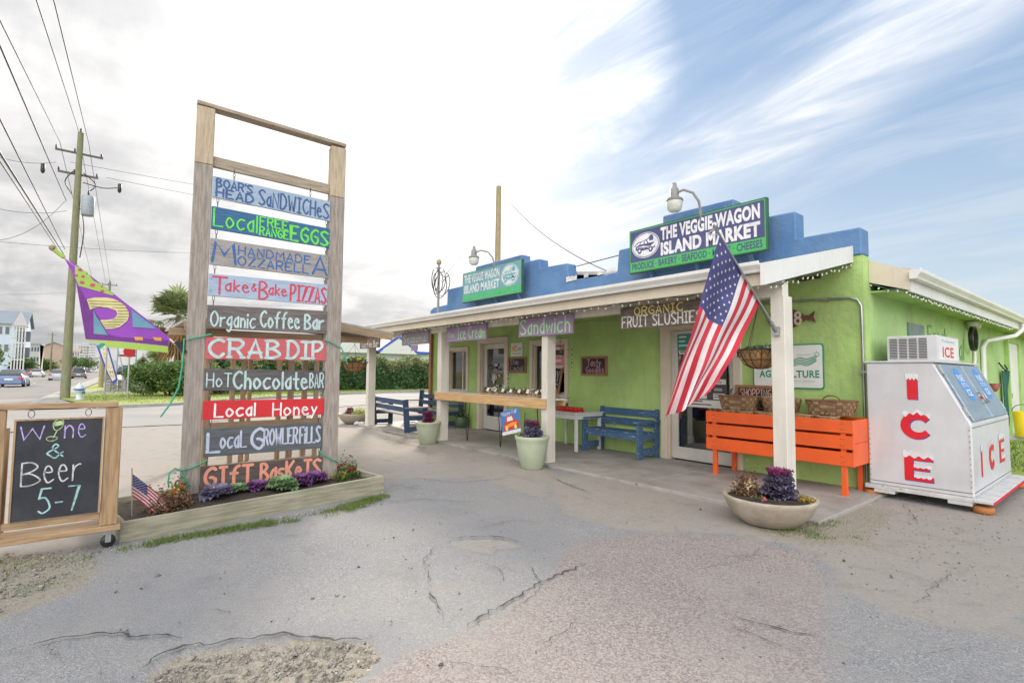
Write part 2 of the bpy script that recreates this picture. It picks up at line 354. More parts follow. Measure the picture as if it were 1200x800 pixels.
def fbm(x, y, s, o=4, seed=0.0):
    return mnoise.fractal(Vector((x * s + seed, y * s - seed, seed)), 1.0, 2.0, o)

# ---------------------------------------------------------------- photo measurements -> world points
def _ray(px, py): return RT * (px - 600) + DN * (py - 400) + FW * 606
def at(px, py, z=0.0): d = _ray(px, py); return EYE + d * ((z - EYE.z) / d.z)
def onY(px, py, y): d = _ray(px, py); return EYE + d * (y / d.y)
def onX(px, py, x): d = _ray(px, py); return EYE + d * (x / d.x)

# ================================================================= SETTING: ground, lot, streets
def groundmat():
    m = bpy.data.materials.new('lot_surface'); m.use_nodes = True; nt = m.node_tree; N = nt.nodes; L = nt.links; b = N['Principled BSDF']
    tc = N.new('ShaderNodeTexCoord'); P = tc.outputs['Object']
    def noise(s, d=6, r=.6, v=None):
        q = N.new('ShaderNodeTexNoise'); q.inputs['Scale'].default_value = s; q.inputs['Detail'].default_value = d; q.inputs['Roughness'].default_value = r; L.new(v or P, q.inputs['Vector']); return q.outputs[0]
    def mr(v, a, c, x=0.0, y=1.0):
        q = N.new('ShaderNodeMapRange'); q.interpolation_type = 'SMOOTHSTEP'; L.new(v, q.inputs[0])
        for i, k in ((1, a), (2, c), (3, x), (4, y)): q.inputs[i].default_value = k
        return q.outputs[0]
    def mix(f, a, c, bt='MIX'):
        q = N.new('ShaderNodeMix'); q.data_type = 'RGBA'; q.blend_type = bt
        if isinstance(f, float): q.inputs[0].default_value = f
        else: L.new(f, q.inputs[0])
        for i, k in ((6, a), (7, c)):
            if isinstance(k, tuple): q.inputs[i].default_value = (*k, 1)
            else: L.new(k, q.inputs[i])
        return q.outputs[2]
    def add(a, c, k=1.0):
        q = N.new('ShaderNodeMath'); q.operation = 'MULTIPLY_ADD'; L.new(c, q.inputs[0]); q.inputs[1].default_value = k; L.new(a, q.inputs[2]); return q.outputs[0]
    at_ = N.new('ShaderNodeAttribute'); at_.attribute_name = 'zone'; sp = N.new('ShaderNodeSeparateColor'); L.new(at_.outputs['Color'], sp.inputs[0])
    vor = N.new('ShaderNodeTexVoronoi'); vor.inputs['Scale'].default_value = 130; L.new(P, vor.inputs['Vector'])
    stone = N.new('ShaderNodeSeparateColor'); L.new(vor.outputs['Color'], stone.inputs[0]); st = stone.outputs[0]
    fine = noise(30, 8, .75); med = noise(3.5, 7, .65); big = noise(.55, 6, .6)
    # aged grey asphalt, blue-grey binder with pale aggregate
    grey = mix(mr(st, .1, .95), (0.200, 0.196, 0.200), (0.400, 0.388, 0.376))
    grey = mix(mr(fine, .35, .7), grey, (0.264, 0.260, 0.264))
    grey = mix(mr(med, .45, .75, 0, .5), grey, (0.312, 0.296, 0.280))
    grey = mix(mr(big, .46, .62, 0, .55), grey, (0.248, 0.244, 0.248))
    # coarser reddish chip seal
    v2 = N.new('ShaderNodeTexVoronoi'); v2.inputs['Scale'].default_value = 100; L.new(P, v2.inputs['Vector']); s2 = N.new('ShaderNodeSeparateColor'); L.new(v2.outputs['Color'], s2.inputs[0])
    red = mix(mr(s2.outputs[0], .1, .9), (0.212, 0.180, 0.172), (0.388, 0.344, 0.324))
    red = mix(mr(s2.outputs[1], .7, .95, 0, .7), red, (0.336, 0.264, 0.232))
    red = mix(mr(med, .45, .75, 0, .45), red, (0.320, 0.288, 0.264))
    # dusty sand-covered concrete
    tan = mix(mr(fine, .3, .7), (0.380, 0.340, 0.300), (0.296, 0.268, 0.240))
    tan = mix(mr(big, .42, .65, 0, .6), tan, (0.328, 0.308, 0.292))
    tan = mix(mr(med, .5, .72, 0, .6), tan, (0.248, 0.220, 0.196))
    dirt = mix(mr(fine, .35, .65), (0.344, 0.308, 0.248), (0.240, 0.208, 0.164))
    dirt = mix(mr(st, .7, .95, 0, .8), dirt, (0.400, 0.376, 0.336))
    def edge(ch, k=.9): return mr(add(add(ch, fine, .45), med, k), .5 + .5 * (.45 + k) - .1, .5 + .5 * (.45 + k) + .1)
    c = mix(edge(sp.outputs[1], 1.0), grey, tan)
    c = mix(edge(sp.outputs[0], .35), c, red)
    c = mix(edge(sp.outputs[2], .6), c, dirt)
    # oil and tyre stains, hairline pits
    c = mix(mr(noise(1.3, 8, .7), .60, .72, 0, .45), c, (0.136, 0.128, 0.124))
    c = mix(mr(noise(.9, 9, .62), .47, .60, 0, .28), c, (0.344, 0.320, 0.292)); c = mix(mr(noise(2.3, 9, .72), .56, .70, 0, .40), c, (0.188, 0.176, 0.164))
    pit = noise(11, 9, .8); c = mix(mr(pit, .68, .74, 0, .7), c, (.10, .095, .09))
    L.new(c, b.inputs['Base Color']); b.inputs['Roughness'].default_value = .92; b.inputs['Specular IOR Level'].default_value = .25
    bp = N.new('ShaderNodeBump'); bp.inputs['Strength'].default_value = .55; bp.inputs['Distance'].default_value = .006
    L.new(add(add(vor.outputs['Distance'], fine, 1.2), pit, -.6), bp.inputs['Height']); L.new(bp.outputs[0], b.inputs['Normal'])
    return m
def inside(poly, X, Y):
    r = np.zeros(X.shape, bool); n = len(poly)
    for i in range(n):
        (x1, y1), (x2, y2) = poly[i], poly[(i + 1) % n]
        c = ((y1 > Y) != (y2 > Y)) & (X < (x2 - x1) * (Y - y1) / ((y2 - y1) or 1e-9) + x1); r ^= c
    return r
def sdist(poly, X, Y):
    d = np.full(X.shape, 1e9); n = len(poly)
    for i in range(n):
        a = np.array(poly[i]); e = np.array(poly[(i + 1) % n]) - a; t = np.clip(((X - a[0]) * e[0] + (Y - a[1]) * e[1]) / (e @ e + 1e-12), 0, 1)
        d = np.minimum(d, np.hypot(X - a[0] - t * e[0], Y - a[1] - t * e[1]))
    return np.where(inside(poly, X, Y), d, -d)
def gpoly(pts): return [tuple(at(*p))[:2] for p in pts]
Z_RED = gpoly([(395, 830), (430, 790), (480, 762), (560, 738), (606, 702), (640, 684), (655, 652), (690, 632), (760, 624), (860, 628), (952, 648), (970, 680), (968, 735), (978, 830)])
Z_TAN1 = gpoly([(640, 560), (660, 600), (740, 622), (860, 626), (955, 646), (985, 690), (1060, 725), (1200, 745), (1260, 640), (1210, 560), (1150, 600), (1000, 585), (850, 586), (700, 552)])
Z_TAN2 = gpoly([(60, 500), (230, 492), (405, 476), (520, 474), (520, 512), (560, 527), (650, 552), (640, 585), (560, 560), (455, 560), (250, 560), (100, 640), (-40, 660), (-40, 510)])
Z_TAN3 = gpoly([(520, 735), (600, 690), (560, 650), (470, 640), (430, 700), (460, 745)])
Z_DIRT1 = gpoly([(-60, 665), (0, 650), (110, 648), (118, 668), (95, 690), (40, 712), (-60, 740)])
Z_POT1 = gpoly([(165, 812), (172, 785), (205, 765), (255, 757), (320, 748), (380, 746), (436, 748), (448, 765), (430, 785), (395, 812)])
Z_POT2 = gpoly([(523, 634), (545, 629), (585, 629), (612, 636), (600, 641), (578, 641), (582, 646), (565, 646)])
Z_DIRT2 = gpoly([(880, 610), (950, 598), (1010, 590), (1050, 600), (1020, 640), (940, 640), (890, 628)])
def zone_val(polys, X, Y, soft): return np.max([1 / (1 + np.exp(-np.clip(sdist(p, X, Y) / soft, -30, 30))) for p in polys], axis=0)
def axis_pts(a, b, c, d, fine, coarse):
    L_ = list(np.arange(a, b, coarse)) + list(np.arange(b, c, fine)) + list(np.arange(c, d + coarse, coarse)); return np.array(L_)
xs = axis_pts(-36, -9, 1.5, 9, .05, .45); ys = axis_pts(-6, -1.6, 7.2, 40, .05, .45)
GX, GY = np.meshgrid(xs, ys, indexing='ij')
zr = zone_val([Z_RED], GX, GY, .20); zt = zone_val([Z_TAN1, Z_TAN2], GX, GY, .14) * .96
zt = np.maximum(zt, zone_val([Z_TAN3], GX, GY, .35) * .55)
zt = np.where(GX < -9.5, 1.0, zt); zd = np.maximum(zone_val([Z_DIRT1, Z_DIRT2], GX, GY, .10) * .9, zone_val([Z_POT1], GX, GY, .02)); p2 = zone_val([Z_POT2], GX, GY, .012)
zt = np.maximum(zt, p2); zr = zr * (1 - zone_val([Z_POT1], GX, GY, .02))
GZ = np.array([[fbm(x, y, .6, 3) for y in ys[::6]] for x in xs[::6]])
iz = np.clip(np.arange(len(xs)) // 6, 0, GZ.shape[0] - 1); jz = np.clip(np.arange(len(ys)) // 6, 0, GZ.shape[1] - 1)
def interp2(Z, xs, ys, k):
    xi = np.interp(np.arange(len(xs)), np.arange(0, len(xs), k), np.arange(Z.shape[0])); yi = np.interp(np.arange(len(ys)), np.arange(0, len(ys), k), np.arange(Z.shape[1]))
    x0 = np.clip(xi.astype(int), 0, Z.shape[0] - 2); y0 = np.clip(yi.astype(int), 0, Z.shape[1] - 2); fx = (xi - x0)[:, None]; fy = (yi - y0)[None]
    return Z[x0][:, y0] * (1 - fx) * (1 - fy) + Z[x0 + 1][:, y0] * fx * (1 - fy) + Z[x0][:, y0 + 1] * (1 - fx) * fy + Z[x0 + 1][:, y0 + 1] * fx * fy
hz = interp2(GZ, xs, ys, 6) * .012 - .006 + RNG.normal(size=GX.shape) * .0012
hz = hz - zone_val([Z_POT1], GX, GY, .03) * (.03 + .008 * RNG.normal(size=GX.shape)) - p2 * .02 + zone_val([Z_RED], GX, GY, .05) * .006
LOTV = np.stack([GX, GY, hz], 2).reshape(-1, 3); nx_, ny_ = GX.shape
ii = np.arange(nx_ * ny_).reshape(nx_, ny_); LOTF = np.stack([ii[:-1, :-1], ii[1:, :-1], ii[1:, 1:], ii[:-1, 1:]], 2).reshape(-1, 4)
lot = np_mesh('parking_lot', LOTV, LOTF, groundmat(), smooth=True); tag(lot, kind='structure')
ca = lot.data.color_attributes.new('zone', 'FLOAT_COLOR', 'POINT'); ca.data.foreach_set('color', np.stack([zr, zt, zd, np.ones_like(zr)], 2).astype(np.float32).ravel())
def sheet(name, pts, m, z=.0, kind='structure', t=.0, sub=0):
    mb = MB(); n = len(pts); q = [Vector((p[0], p[1], z)) for p in pts]
    ar = sum(q[i].x * q[(i + 1) % n].y - q[(i + 1) % n].x * q[i].y for i in range(n))
    if ar < 0: q.reverse()
    if t: mb.prism([(p.x, p.y) for p in q], lambda x, y, w: Vector((x, y, z - t + w)), t)
    else: mb.add(q, [tuple(range(n))])
    return tag(mb.build(name, m), kind=kind)
m_grass_g = mat('grass_ground', (.13, .17, .045), .95, (.30, .25, .11), ns=.9, nd=8, bump=.6, bs=25, lo=.42, hi=.6)
m_lawn = mat('lawn_ground', (.26, .33, .06), .95, (.33, .36, .10), ns=1.4, nd=8, bump=.6, bs=30)
m_road = mat('street_asphalt', (.24, .225, .21), .9, (.20, .19, .18), ns=.25, nd=8, bump=.3, bs=40, stretch=(.25, 1, 1))
m_side = mat('side_street_asphalt', (.30, .285, .275), .9, (.25, .24, .23), ns=.3, nd=8, bump=.3, bs=30)
m_conc = mat('concrete', (.36, .34, .31), .85, (.34, .32, .29), ns=1.6, nd=8, bump=.3, bs=40, grime=.35)
m_curb = mat('curb_concrete', (.40, .38, .36), .85, (.33, .31, .29), ns=2.5, nd=6, bump=.3, bs=30)
m_paintw = mat('road_marking_paint', (.68, .68, .66), .7, (.5, .5, .48), ns=6, nd=6)
sheet('ground', [(-1800, -1800), (1800, -1800), (1800, 1800), (-1800, 1800)], m_grass_g, -.09)
RE = lambda x: -2.06 + (-x - 33) * .030        # right kerb line of the main street
rx = [30, -33, -76, -150, -420]
sheet('street', [(x, RE(x)) for x in rx] + [(-420, RE(-420) - 13.5), (30, RE(30) - 13.5)], m_road, -.012)
sheet('side_street', [(-17.5, -2.4), (-17.3, 2.1), (-22.4, 8.6), (-25.5, 16), (-29, 45), (-41, 45), (-36, 22), (-33.5, 13), (-29.5, 6), (-26.2, 2.5), (-25.6, .6), (-24.6, -2.3)], m_side, .008)
for x in range(-140, -28, 9):   # dashed lane lines
    sheet('lane_marking', [(x, RE(x) - 4.2), (x + 3, RE(x + 3) - 4.2), (x + 3, RE(x + 3) - 4.34), (x, RE(x) - 4.34)], m_paintw, -.006)
def kerb(name, pts, w=.16, h=.12):
    mb = MB()
    for a, b in zip(pts, pts[1:]): mb.beam((a[0], a[1], h / 2 - .02), (b[0], b[1], h / 2 - .02), w, h + .04)
    return tag(mb.build(name, m_curb, bevel=.02), kind='structure')
kerb('kerb', [(-26.6, RE(-26.6) + .2)] + [(x, RE(x) + .12) for x in (-33, -45, -60, -80, -120, -300)], .3, .11)
kerb('kerb', [(-25.9, .1), (-26.1, .9), (-26.5, 2.6), (-29.8, 6.1), (-33.8, 13.1), (-36.3, 22), (-41.2, 45)], .2, .13)
sheet('pavement', [(-26.3, -1.9), (-26.3, -.3), (-33, -1.3), (-80, .6), (-300, 7.2), (-300, 5.9), (-80, -.4), (-33, -1.95)], m_conc, .095)
sheet('path', [(-38, -1.3), (-44, -1.1), (-48, 3.5), (-40, 2.2)], m_conc, .102)
sheet('verge', [(-26.4, .0), (-26.7, 2.8), (-30, 6.3), (-34, 13.2), (-36.5, 22), (-41.4, 45), (-70, 45), (-70, .3), (-33, -1.25)], m_lawn, .09)
# porch floor: cracked pale slab
m_slab = mat('porch_concrete', (.40, .375, .35), .75, (.33, .305, .285), ns=2.2, nd=8, bump=.18, bs=30, grime=.5)
def slab():
    mb = MB(); xs_ = [-14.6, -11.8, -9.1, -6.4, -4.6, -2.25]
    for a, b in zip(xs_, xs_[1:]): mb.box(a + .006, b - .006, 5.93 + random.uniform(-.01, .01), 8.12, -.1, .035)
    return tag(mb.build('porch_floor', m_slab, bevel=.008), kind='structure')
slab()
sheet('rear_lawn', [(-2.3, 11.2), (-.6, 10.9), (8, 12.5), (30, 60), (-2.3, 60)], m_lawn, .02)
# cracks and broken edges: thin jagged grooves filled with dark grit
m_crack = mat('crack_grit', (.05, .045, .04), .95, (.10, .09, .08), ns=30)
def crack(pts, w, name='asphalt_crack'):
    P_ = [at(*p) for p in pts]; mb = MB(); line = []
    for a, b in zip(P_, P_[1:]):
        n = max(2, int((b - a).length / .035)); nn = Vector((-(b - a).y, (b - a).x, 0)).normalized()
        for i in range(n): line.append(a.lerp(b, i / n) + nn * random.gauss(0, .010))
    line.append(P_[-1]); n = len(line); vs = []
    for i, p in enumerate(line):
        d = (line[min(i + 1, n - 1)] - line[max(i - 1, 0)]).normalized(); q = Vector((-d.y, d.x, 0)); ww = w * random.uniform(.15, 1.0) * min(1, i / 4 + .1, (n - 1 - i) / 4 + .1)
        vs += [p + q * ww / 2 + Vector((0, 0, .011)), p - q * ww / 2 + Vector((0, 0, .011))]
    mb.add(vs, [(2 * i, 2 * i + 1, 2 * i + 3, 2 * i + 2) for i in range(n - 1)]); return tag(mb.build(name, m_crack), kind='structure')
crack([(-5, 768), (30, 758), (75, 748), (135, 742), (150, 748), (195, 745), (225, 749)], .022)
crack([(165, 785), (185, 768), (215, 757), (250, 755), (290, 748), (330, 743), (352, 748), (400, 751), (440, 748)], .030)
crack([(525, 633), (545, 629.5), (580, 629), (600, 633), (613, 637)], .026)
crack([(576, 643), (582, 641), (580, 646)], .016)
crack([(545, 735), (600, 704), (620, 690), (650, 676), (690, 660)], .020)
crack([(296, 611), (318, 616), (326, 618)], .018); crack([(323, 628), (345, 629), (366, 622)], .018)
crack([(243, 717), (256, 715), (270, 721)], .016); crack([(500, 690), (515, 712), (520, 724)], .016)
crack([(505, 690), (498, 655), (510, 640)], .010); crack([(845, 718), (885, 730), (930, 742), (968, 748)], .016)
crack([(975, 755), (1005, 765), (1020, 772)], .012); crack([(850, 736), (880, 742), (920, 760)], .010)
crack([(542, 523), (607, 538), (677, 553.5), (730, 564)], .03, 'slab_joint'); crack([(810, 581), (850, 588)], .02, 'slab_joint')
crack([(440, 512), (470, 519), (500, 526)], .02); crack([(480, 560), (540, 566), (600, 560)], .014); crack([(560, 620), (600, 610), (640, 612)], .012)
crack([(645, 559), (670, 570), (690, 577)], .02); crack([(1058, 590), (1068, 601), (1075, 612)], .012); crack([(420, 590), (500, 585), (560, 590)], .012)
random.seed(33)
for k in range(13):   # hairline cracks wandering over the old asphalt
    x, y_ = random.uniform(40, 1150), random.uniform(600, 790); th = random.uniform(-.5, .5) + (1.2 if k % 4 == 0 else 0); pts = [(x, y_)]
    for j in range(random.randint(3, 7)): th += random.uniform(-.7, .7); x += 22 * math.cos(th); y_ += 9 * math.sin(th); pts.append((x, max(590, y_)))
    crack(pts, random.uniform(.003, .008), 'hairline_crack')
random.seed(7)
m_grit = leafmat('pebble_mix', (.30, .27, .24), (.46, .43, .38), (.62, .58, .52))
def scatter(poly, n):
    P_ = np.array(poly); lo, hi = P_.min(0), P_.max(0); out = []
    while sum(map(len, out)) < n:
        q = RNG.uniform(lo, hi, (n * 3, 2)); out.append(q[inside(poly, q[:, 0], q[:, 1])])
    q = np.concatenate(out)[:n]; return np.column_stack([q, np.zeros(n)])
p_ = scatter(Z_POT1, 2600); p_[:, 2] = -.03; tag(rocks('gravel', p_, RNG.gamma(2, .0028, 2600), m_grit), kind='stuff')
p_ = scatter(gpoly([(930, 575), (1200, 580), (1200, 700), (1000, 690), (880, 625)]), 1300); p_[:, 2] = .0; tag(rocks('gravel', p_, RNG.gamma(2, .0022, 1300), m_grit), kind='stuff')
p_ = scatter(gpoly([(-20, 650), (130, 640), (450, 590), (450, 580), (140, 640), (-20, 730)]), 700); tag(rocks('gravel', p_, RNG.gamma(2, .004, 700), m_grit), kind='stuff')
p_ = scatter(gpoly([(100, 800), (1100, 800), (1190, 600), (600, 580), (100, 690)]), 900); p_[:, 2] = .002; tag(rocks('loose_grit', p_, RNG.gamma(1.6, .0022, 900), leafmat('grit_dark', (.10, .09, .08), (.3, .28, .26), (.5, .47, .42))), kind='stuff')
m_gr = leafmat('grass_blades', (.08, .15, .03), (.19, .27, .07), (.44, .38, .17))
def grass_at(poly, n, h, name='grass', z=.0):
    q = scatter(poly, n); k = np.array([fbm(a, b, 2.2, 4, 3.1) + .35 * fbm(a, b, 9, 2) for a, b in q[:, :2]]); q = q[k > np.quantile(k, .38)]; q[:, 2] = z; q[:, :2] += RNG.normal(size=(len(q), 2)) * .035; return tag(blades(name, q, h, .006, m_gr), kind='stuff')
grass_at(gpoly([(140, 640), (250, 622), (380, 600), (452, 578), (457, 581), (400, 602), (300, 618), (200, 634), (150, 648)]), 9000, .045)
grass_at(gpoly([(900, 622), (940, 608), (1000, 612), (960, 625), (1020, 632), (930, 632)]), 1500, .035)
grass_at(gpoly([(915, 606), (952, 596), (950, 608), (930, 620)]), 700, .06)
grass_at(gpoly([(980, 583), (1022, 578), (1022, 586), (985, 592)]), 800, .05)
grass_at(gpoly([(535, 520), (560, 526), (610, 537), (612, 540), (540, 525)]), 900, .03, z=.01)
grass_at(gpoly([(448, 503), (472, 508), (475, 512), (450, 507)]), 500, .04)
grass_at(gpoly([(0, 655), (110, 650), (118, 660), (60, 690), (0, 700)]), 900, .02)
q = scatter([(-26.8, .4), (-27.2, 3), (-34, 13), (-41, 40), (-60, 40), (-60, 2), (-34, -.9)], 26000); q[:, 2] = .09
tag(blades('verge_grass', q, .10, .035, leafmat('verge_blades', (.14, .22, .04), (.30, .40, .08), (.48, .46, .16))), kind='stuff')
q = scatter([(-2.2, 11.6), (2, 11.6), (6, 22), (-2.2, 22)], 9000); q[:, 2] = .02; tag(blades('rear_grass', q, .09, .02, m_gr), kind='stuff')

# ================================================================= THE MARKET BUILDING
m_green = mat('green_stucco', (.42, .60, .20), .75, (.355, .525, .165), ns=1.3, nd=7, bump=1.0, bs=8, grime=.26, streak=.24)
m_greenb = mat('green_stucco_side', (.37, .545, .21), .75, (.42, .585, .26), ns=.8, nd=7, bump=1.0, bs=6, grime=.24, streak=.2)
m_blue = mat('blue_stucco', (.075, .175, .37), .75, (.11, .22, .41), ns=1.6, nd=7, bump=1.0, bs=6, grime=.18, streak=.2, wear=(.42, .43, .42), wt=.70, ws=5)
m_beige = mat('beige_trim', (.66, .58, .46), .5, (.58, .50, .40), ns=1.4, nd=6, bump=.1, streak=.12)
m_white = mat('white_trim', (.74, .73, .70), .45, (.66, .65, .62), ns=1.4, nd=6, bump=.1, streak=.16)
m_cream = mat('cream_post', (.70, .66, .58), .5, (.62, .58, .51), ns=1.6, nd=6, bump=.12, streak=.22, wear=(.40, .34, .27), wt=.74, ws=14)
m_soffit = mat('soffit_board', (.58, .50, .38), .7, (.48, .41, .31), ns=2, nd=5)
m_roof = mat('roof_sheet', (.55, .53, .50), .7, (.40, .37, .33), ns=2.2, nd=7, bump=.2, wear=(.34, .17, .10), wt=.66, ws=3)
m_metal = mat('galvanised', (.45, .46, .46), .38, (.33, .34, .35), ns=5, metal=.8)
m_dark = mat('dark_room', (.06, .05, .045), .9); m_black = mat('black_metal', (.02, .02, .02), .4); m_glass = glass()
m_wood_dk = mat('stained_wood', (.16, .075, .035), .5, (.09, .04, .02), ns=6, stretch=(6, 6, 1))
B = thing('market_building', 'single storey green stucco market with stepped blue parapet and covered porch', 'building', (0, 0, 0))
def wall_holes(mb, x0, x1, z0, z1, y0, y1, holes):
    X = sorted({x0, x1} | {h[0] for h in holes} | {h[1] for h in holes})
    for a, b in zip(X, X[1:]):
        hs = sorted([(h[2], h[3]) for h in holes if h[0] < (a + b) / 2 < h[1]]); z = z0
        for c, d in hs:
            if c > z: mb.box(a, b, y0, y1, z, c)
            z = d
        if z < z1: mb.box(a, b, y0, y1, z, z1)
D1 = (-11.40, -10.34, -.1, 2.34); D2 = (-5.56, -4.30, -.1, 2.36); W1 = (-13.0, -12.08, 1.02, 2.17); W2 = (-9.28, -8.18, 1.08, 2.22)
mb = MB(); wall_holes(mb, -14.15, -2.45, -.1, 3.197, 8.1, 8.3, [D1, D2, W1, W2]); mb.build('front_wall', m_green, B)
mb = MB(); mb.box(-2.66, -2.45, 8.3, 30, -.1, 3.02); mb.build('side_wall', m_greenb, B)
mb = MB(); mb.box(-2.66, -2.4505, 8.302, 8.372, 3.021, 3.198); mb.build('wall_corner', m_green, B)
mb = MB(); mb.box(-14.15, -13.95, 8.3, 30, -.1, 3.02); mb.box(-13.95, -2.66, 29.8, 30, -.1, 3.02); mb.build('rear_wall', m_greenb, B)
FY = frame((0, 8.07, 0), (1, 0, 0), (0, 0, 1), (0, -1, 0))
stp = [(-2.45, 3.2), (-2.45, 3.58), (-3.29, 3.585), (-3.29, 4.0), (-4.25, 4.03), (-4.25, 4.44), (-5.62, 4.47), (-5.64, 4.02), (-6.66, 4.02), (-6.71, 3.58), (-7.2, 3.57), (-8.06, 3.6), (-8.12, 3.99), (-9.02, 4.02), (-9.04, 4.24), (-9.68, 4.26), (-9.70, 4.46), (-11.68, 4.46), (-11.7, 4.01), (-13.14, 4.0), (-13.16, 3.55), (-13.96, 3.53), (-14.15, 3.45), (-14.15, 3.2)]
mb = MB(); mb.prism(stp, FY, .30, -.30); mb.build('parapet', m_blue, B, bevel=.02)
def roofs():
    mb = MB()   # porch roof, thin sheet sloping from the wall down to the gutter
    F = lambda x, y0, y1, z: None
    A_ = [(-14.25, 5.60, 2.70), (-2.58, 5.60, 2.70), (-2.58, 8.05, 3.30), (-14.25, 8.05, 3.30)]
    mb.add([Vector(p) for p in A_] + [Vector(p) + Vector((0, 0, -.05)) for p in A_], [(0, 1, 2, 3), (7, 6, 5, 4), (0, 4, 5, 1), (1, 5, 6, 2), (2, 6, 7, 3), (3, 7, 4, 0)])
    mb.build('porch_roof', m_roof, B)
    mb = MB(); mb.add([(-14.2, 5.66, 2.585), (-2.66, 5.66, 2.585), (-2.66, 8.09, 3.10), (-14.2, 8.09, 3.10)], [(3, 2, 1, 0)]); mb.add([(-14.2, 5.66, 2.60), (-2.66, 5.66, 2.60), (-2.66, 8.09, 3.115), (-14.2, 8.09, 3.115)], [(0, 1, 2, 3)]); mb.build('porch_ceiling', m_soffit, B)
    mb = MB(); mb.box(-14.2, -2.62, 5.60, 5.64, 2.52, 2.68); mb.build('fascia_board', m_beige, B, bevel=.004)
    # K-style gutter
    prof = [(0, 0), (.075, .0), (.085, .03), (.12, .075), (.12, .115), (.105, .115), (.105, .095), (.0, .095)]
    GF = frame((-14.22, 5.597, 2.655), (0, -1, 0), (0, 0, 1), (1, 0, 0)); mb = MB(); mb.prism(prof, GF, 11.6); g = mb.build('gutter', m_white, B, bevel=.003)
    # rake board on the right end
    mb = MB(); mb.add([(-2.55, 5.47, 2.50), (-2.55, 5.47, 2.735), (-2.55, 8.07, 3.335), (-2.55, 8.07, 3.11), (-2.60, 5.47, 2.50), (-2.60, 5.47, 2.735), (-2.60, 8.07, 3.335), (-2.60, 8.07, 3.11)], [(0, 3, 2, 1), (4, 5, 6, 7), (0, 1, 5, 4), (1, 2, 6, 5), (2, 3, 7, 6), (3, 0, 4, 7)]); mb.build('rake_board', m_white, B)
    mb = MB(); mb.box(-14.1, -2.60, 6.0, 6.14, 2.44, 2.62); mb.build('porch_beam', m_cream, B, bevel=.006)
    for i, (x, w) in enumerate(((-14.07, .16), (-10.15, .16), (-6.645, .145), (-2.745, .155))):
        mb = MB(); mb.box(x, x + w, 6.0 if i != 2 else 5.995, 6.0 + w * 1.35, -.03, 2.445); mb.box(x - .008, x + w + .008, 5.985, 6.008 + w * 1.35, -.03, .04)
        p = mb.build('porch_post', m_cream, B, bevel=.006)
    # rear roof, eave overhang, box gutter along the side
    mb = MB(); R0 = [(-1.98, 8.37, 2.985), (-8.3, 8.37, 3.86), (-14.6, 8.37, 2.985)]
    vs = [Vector(p) for p in R0] + [Vector((p[0], 30.3, p[2])) for p in R0]; vs += [v - Vector((0, 0, .07)) for v in vs]
    mb.add(vs, [(0, 3, 4, 1), (1, 4, 5, 2), (6, 7, 10, 9), (7, 8, 11, 10), (0, 1, 7, 6), (1, 2, 8, 7), (3, 9, 10, 4), (4, 10, 11, 5), (0, 6, 9, 3), (2, 5, 11, 8)]); mb.build('rear_roof', m_roof, B)
    mb = MB(); FR = frame((0, 8.355, 0), (1, 0, 0), (0, 0, 1), (0, -1, 0)); mb.prism([(-2.448, 2.84), (-1.99, 2.68), (-1.99, 2.95), (-2.448, 3.15)], FR, .03, 0); mb.build('end_board', m_beige, B)
    mb = MB(); mb.box(-2.02, -1.985, 8.36, 30.2, 2.665, 2.93); mb.build('side_fascia', m_white, B)
    mb = MB(); mb.box(-2.449, -2.02, 8.36, 30.2, 2.70, 2.72); mb.build('side_soffit', m_green, B)
    GF = frame((-1.983, 8.27, 2.82), (1, 0, 0), (0, 0, 1), (0, 1, 0)); mb = MB(); mb.prism([(0, 0), (.08, .0), (.09, .03), (.13, .08), (.13, .13), (.115, .13), (.115, .11), (.0, .11)], GF, 21.9); mb.build('side_gutter', m_white, B, bevel=.003)
    mb = MB(); mb.tube([(-1.92, 16.9, 2.80), (-1.92, 16.9, 2.66), (-2.02, 16.6, 2.50), (-2.36, 15.6, 2.36), (-2.40, 15.4, 2.2), (-2.40, 15.4, .1)], .05, 8); mb.build('downspout', m_white, B)
    mb = MB(); mb.tube([(-2.41, 14.6, 2.95), (-2.41, 14.6, 1.9), (-2.41, 14.5, 1.8), (-2.41, 14.5, .6)], .03, 8); mb.build('conduit', m_white, B)
roofs()
def conduit():
    mb = MB(); a = [(-4.2, 2.69), (-3.6, 2.65), (-3.0, 2.635), (-2.62, 2.62), (-2.52, 2.585), (-2.478, 2.50), (-2.475, 2.3), (-2.475, 0.1)]
    mb.tube([(x, 8.075, z) for x, z in a], .016, 8)
    for x, z in ((-3.7, 2.66), (-2.9, 2.63), (-2.475, 1.6), (-2.475, .7)): mb.box(x - .04, x + .04, 8.055, 8.1, z - .02, z + .02)
    mb.build('conduit', m_metal, B)
    mb = MB(); mb.tube([(x, 8.08, 2.64 - .02 * (i % 2)) for i, x in enumerate(np.linspace(-8.1, -5.75, 8))], .012, 6); mb.build('conduit', m_green, B)
conduit()
def casing(name, x0, x1, z0, z1, w, head, m, d=.045, sill=0):
    mb = MB(); y = 8.1
    mb.box(x0, x0 + w, y - d, y + .02, z0, z1 - head); mb.box(x1 - w, x1, y - d, y + .02, z0, z1 - head); mb.box(x0 - .002, x1 + .002, y - d - .004, y + .02, z1 - head, z1)
    if sill: mb.box(x0 - .03, x1 + .03, y - d - .05, y + .02, z0 - sill, z0)
    return mb
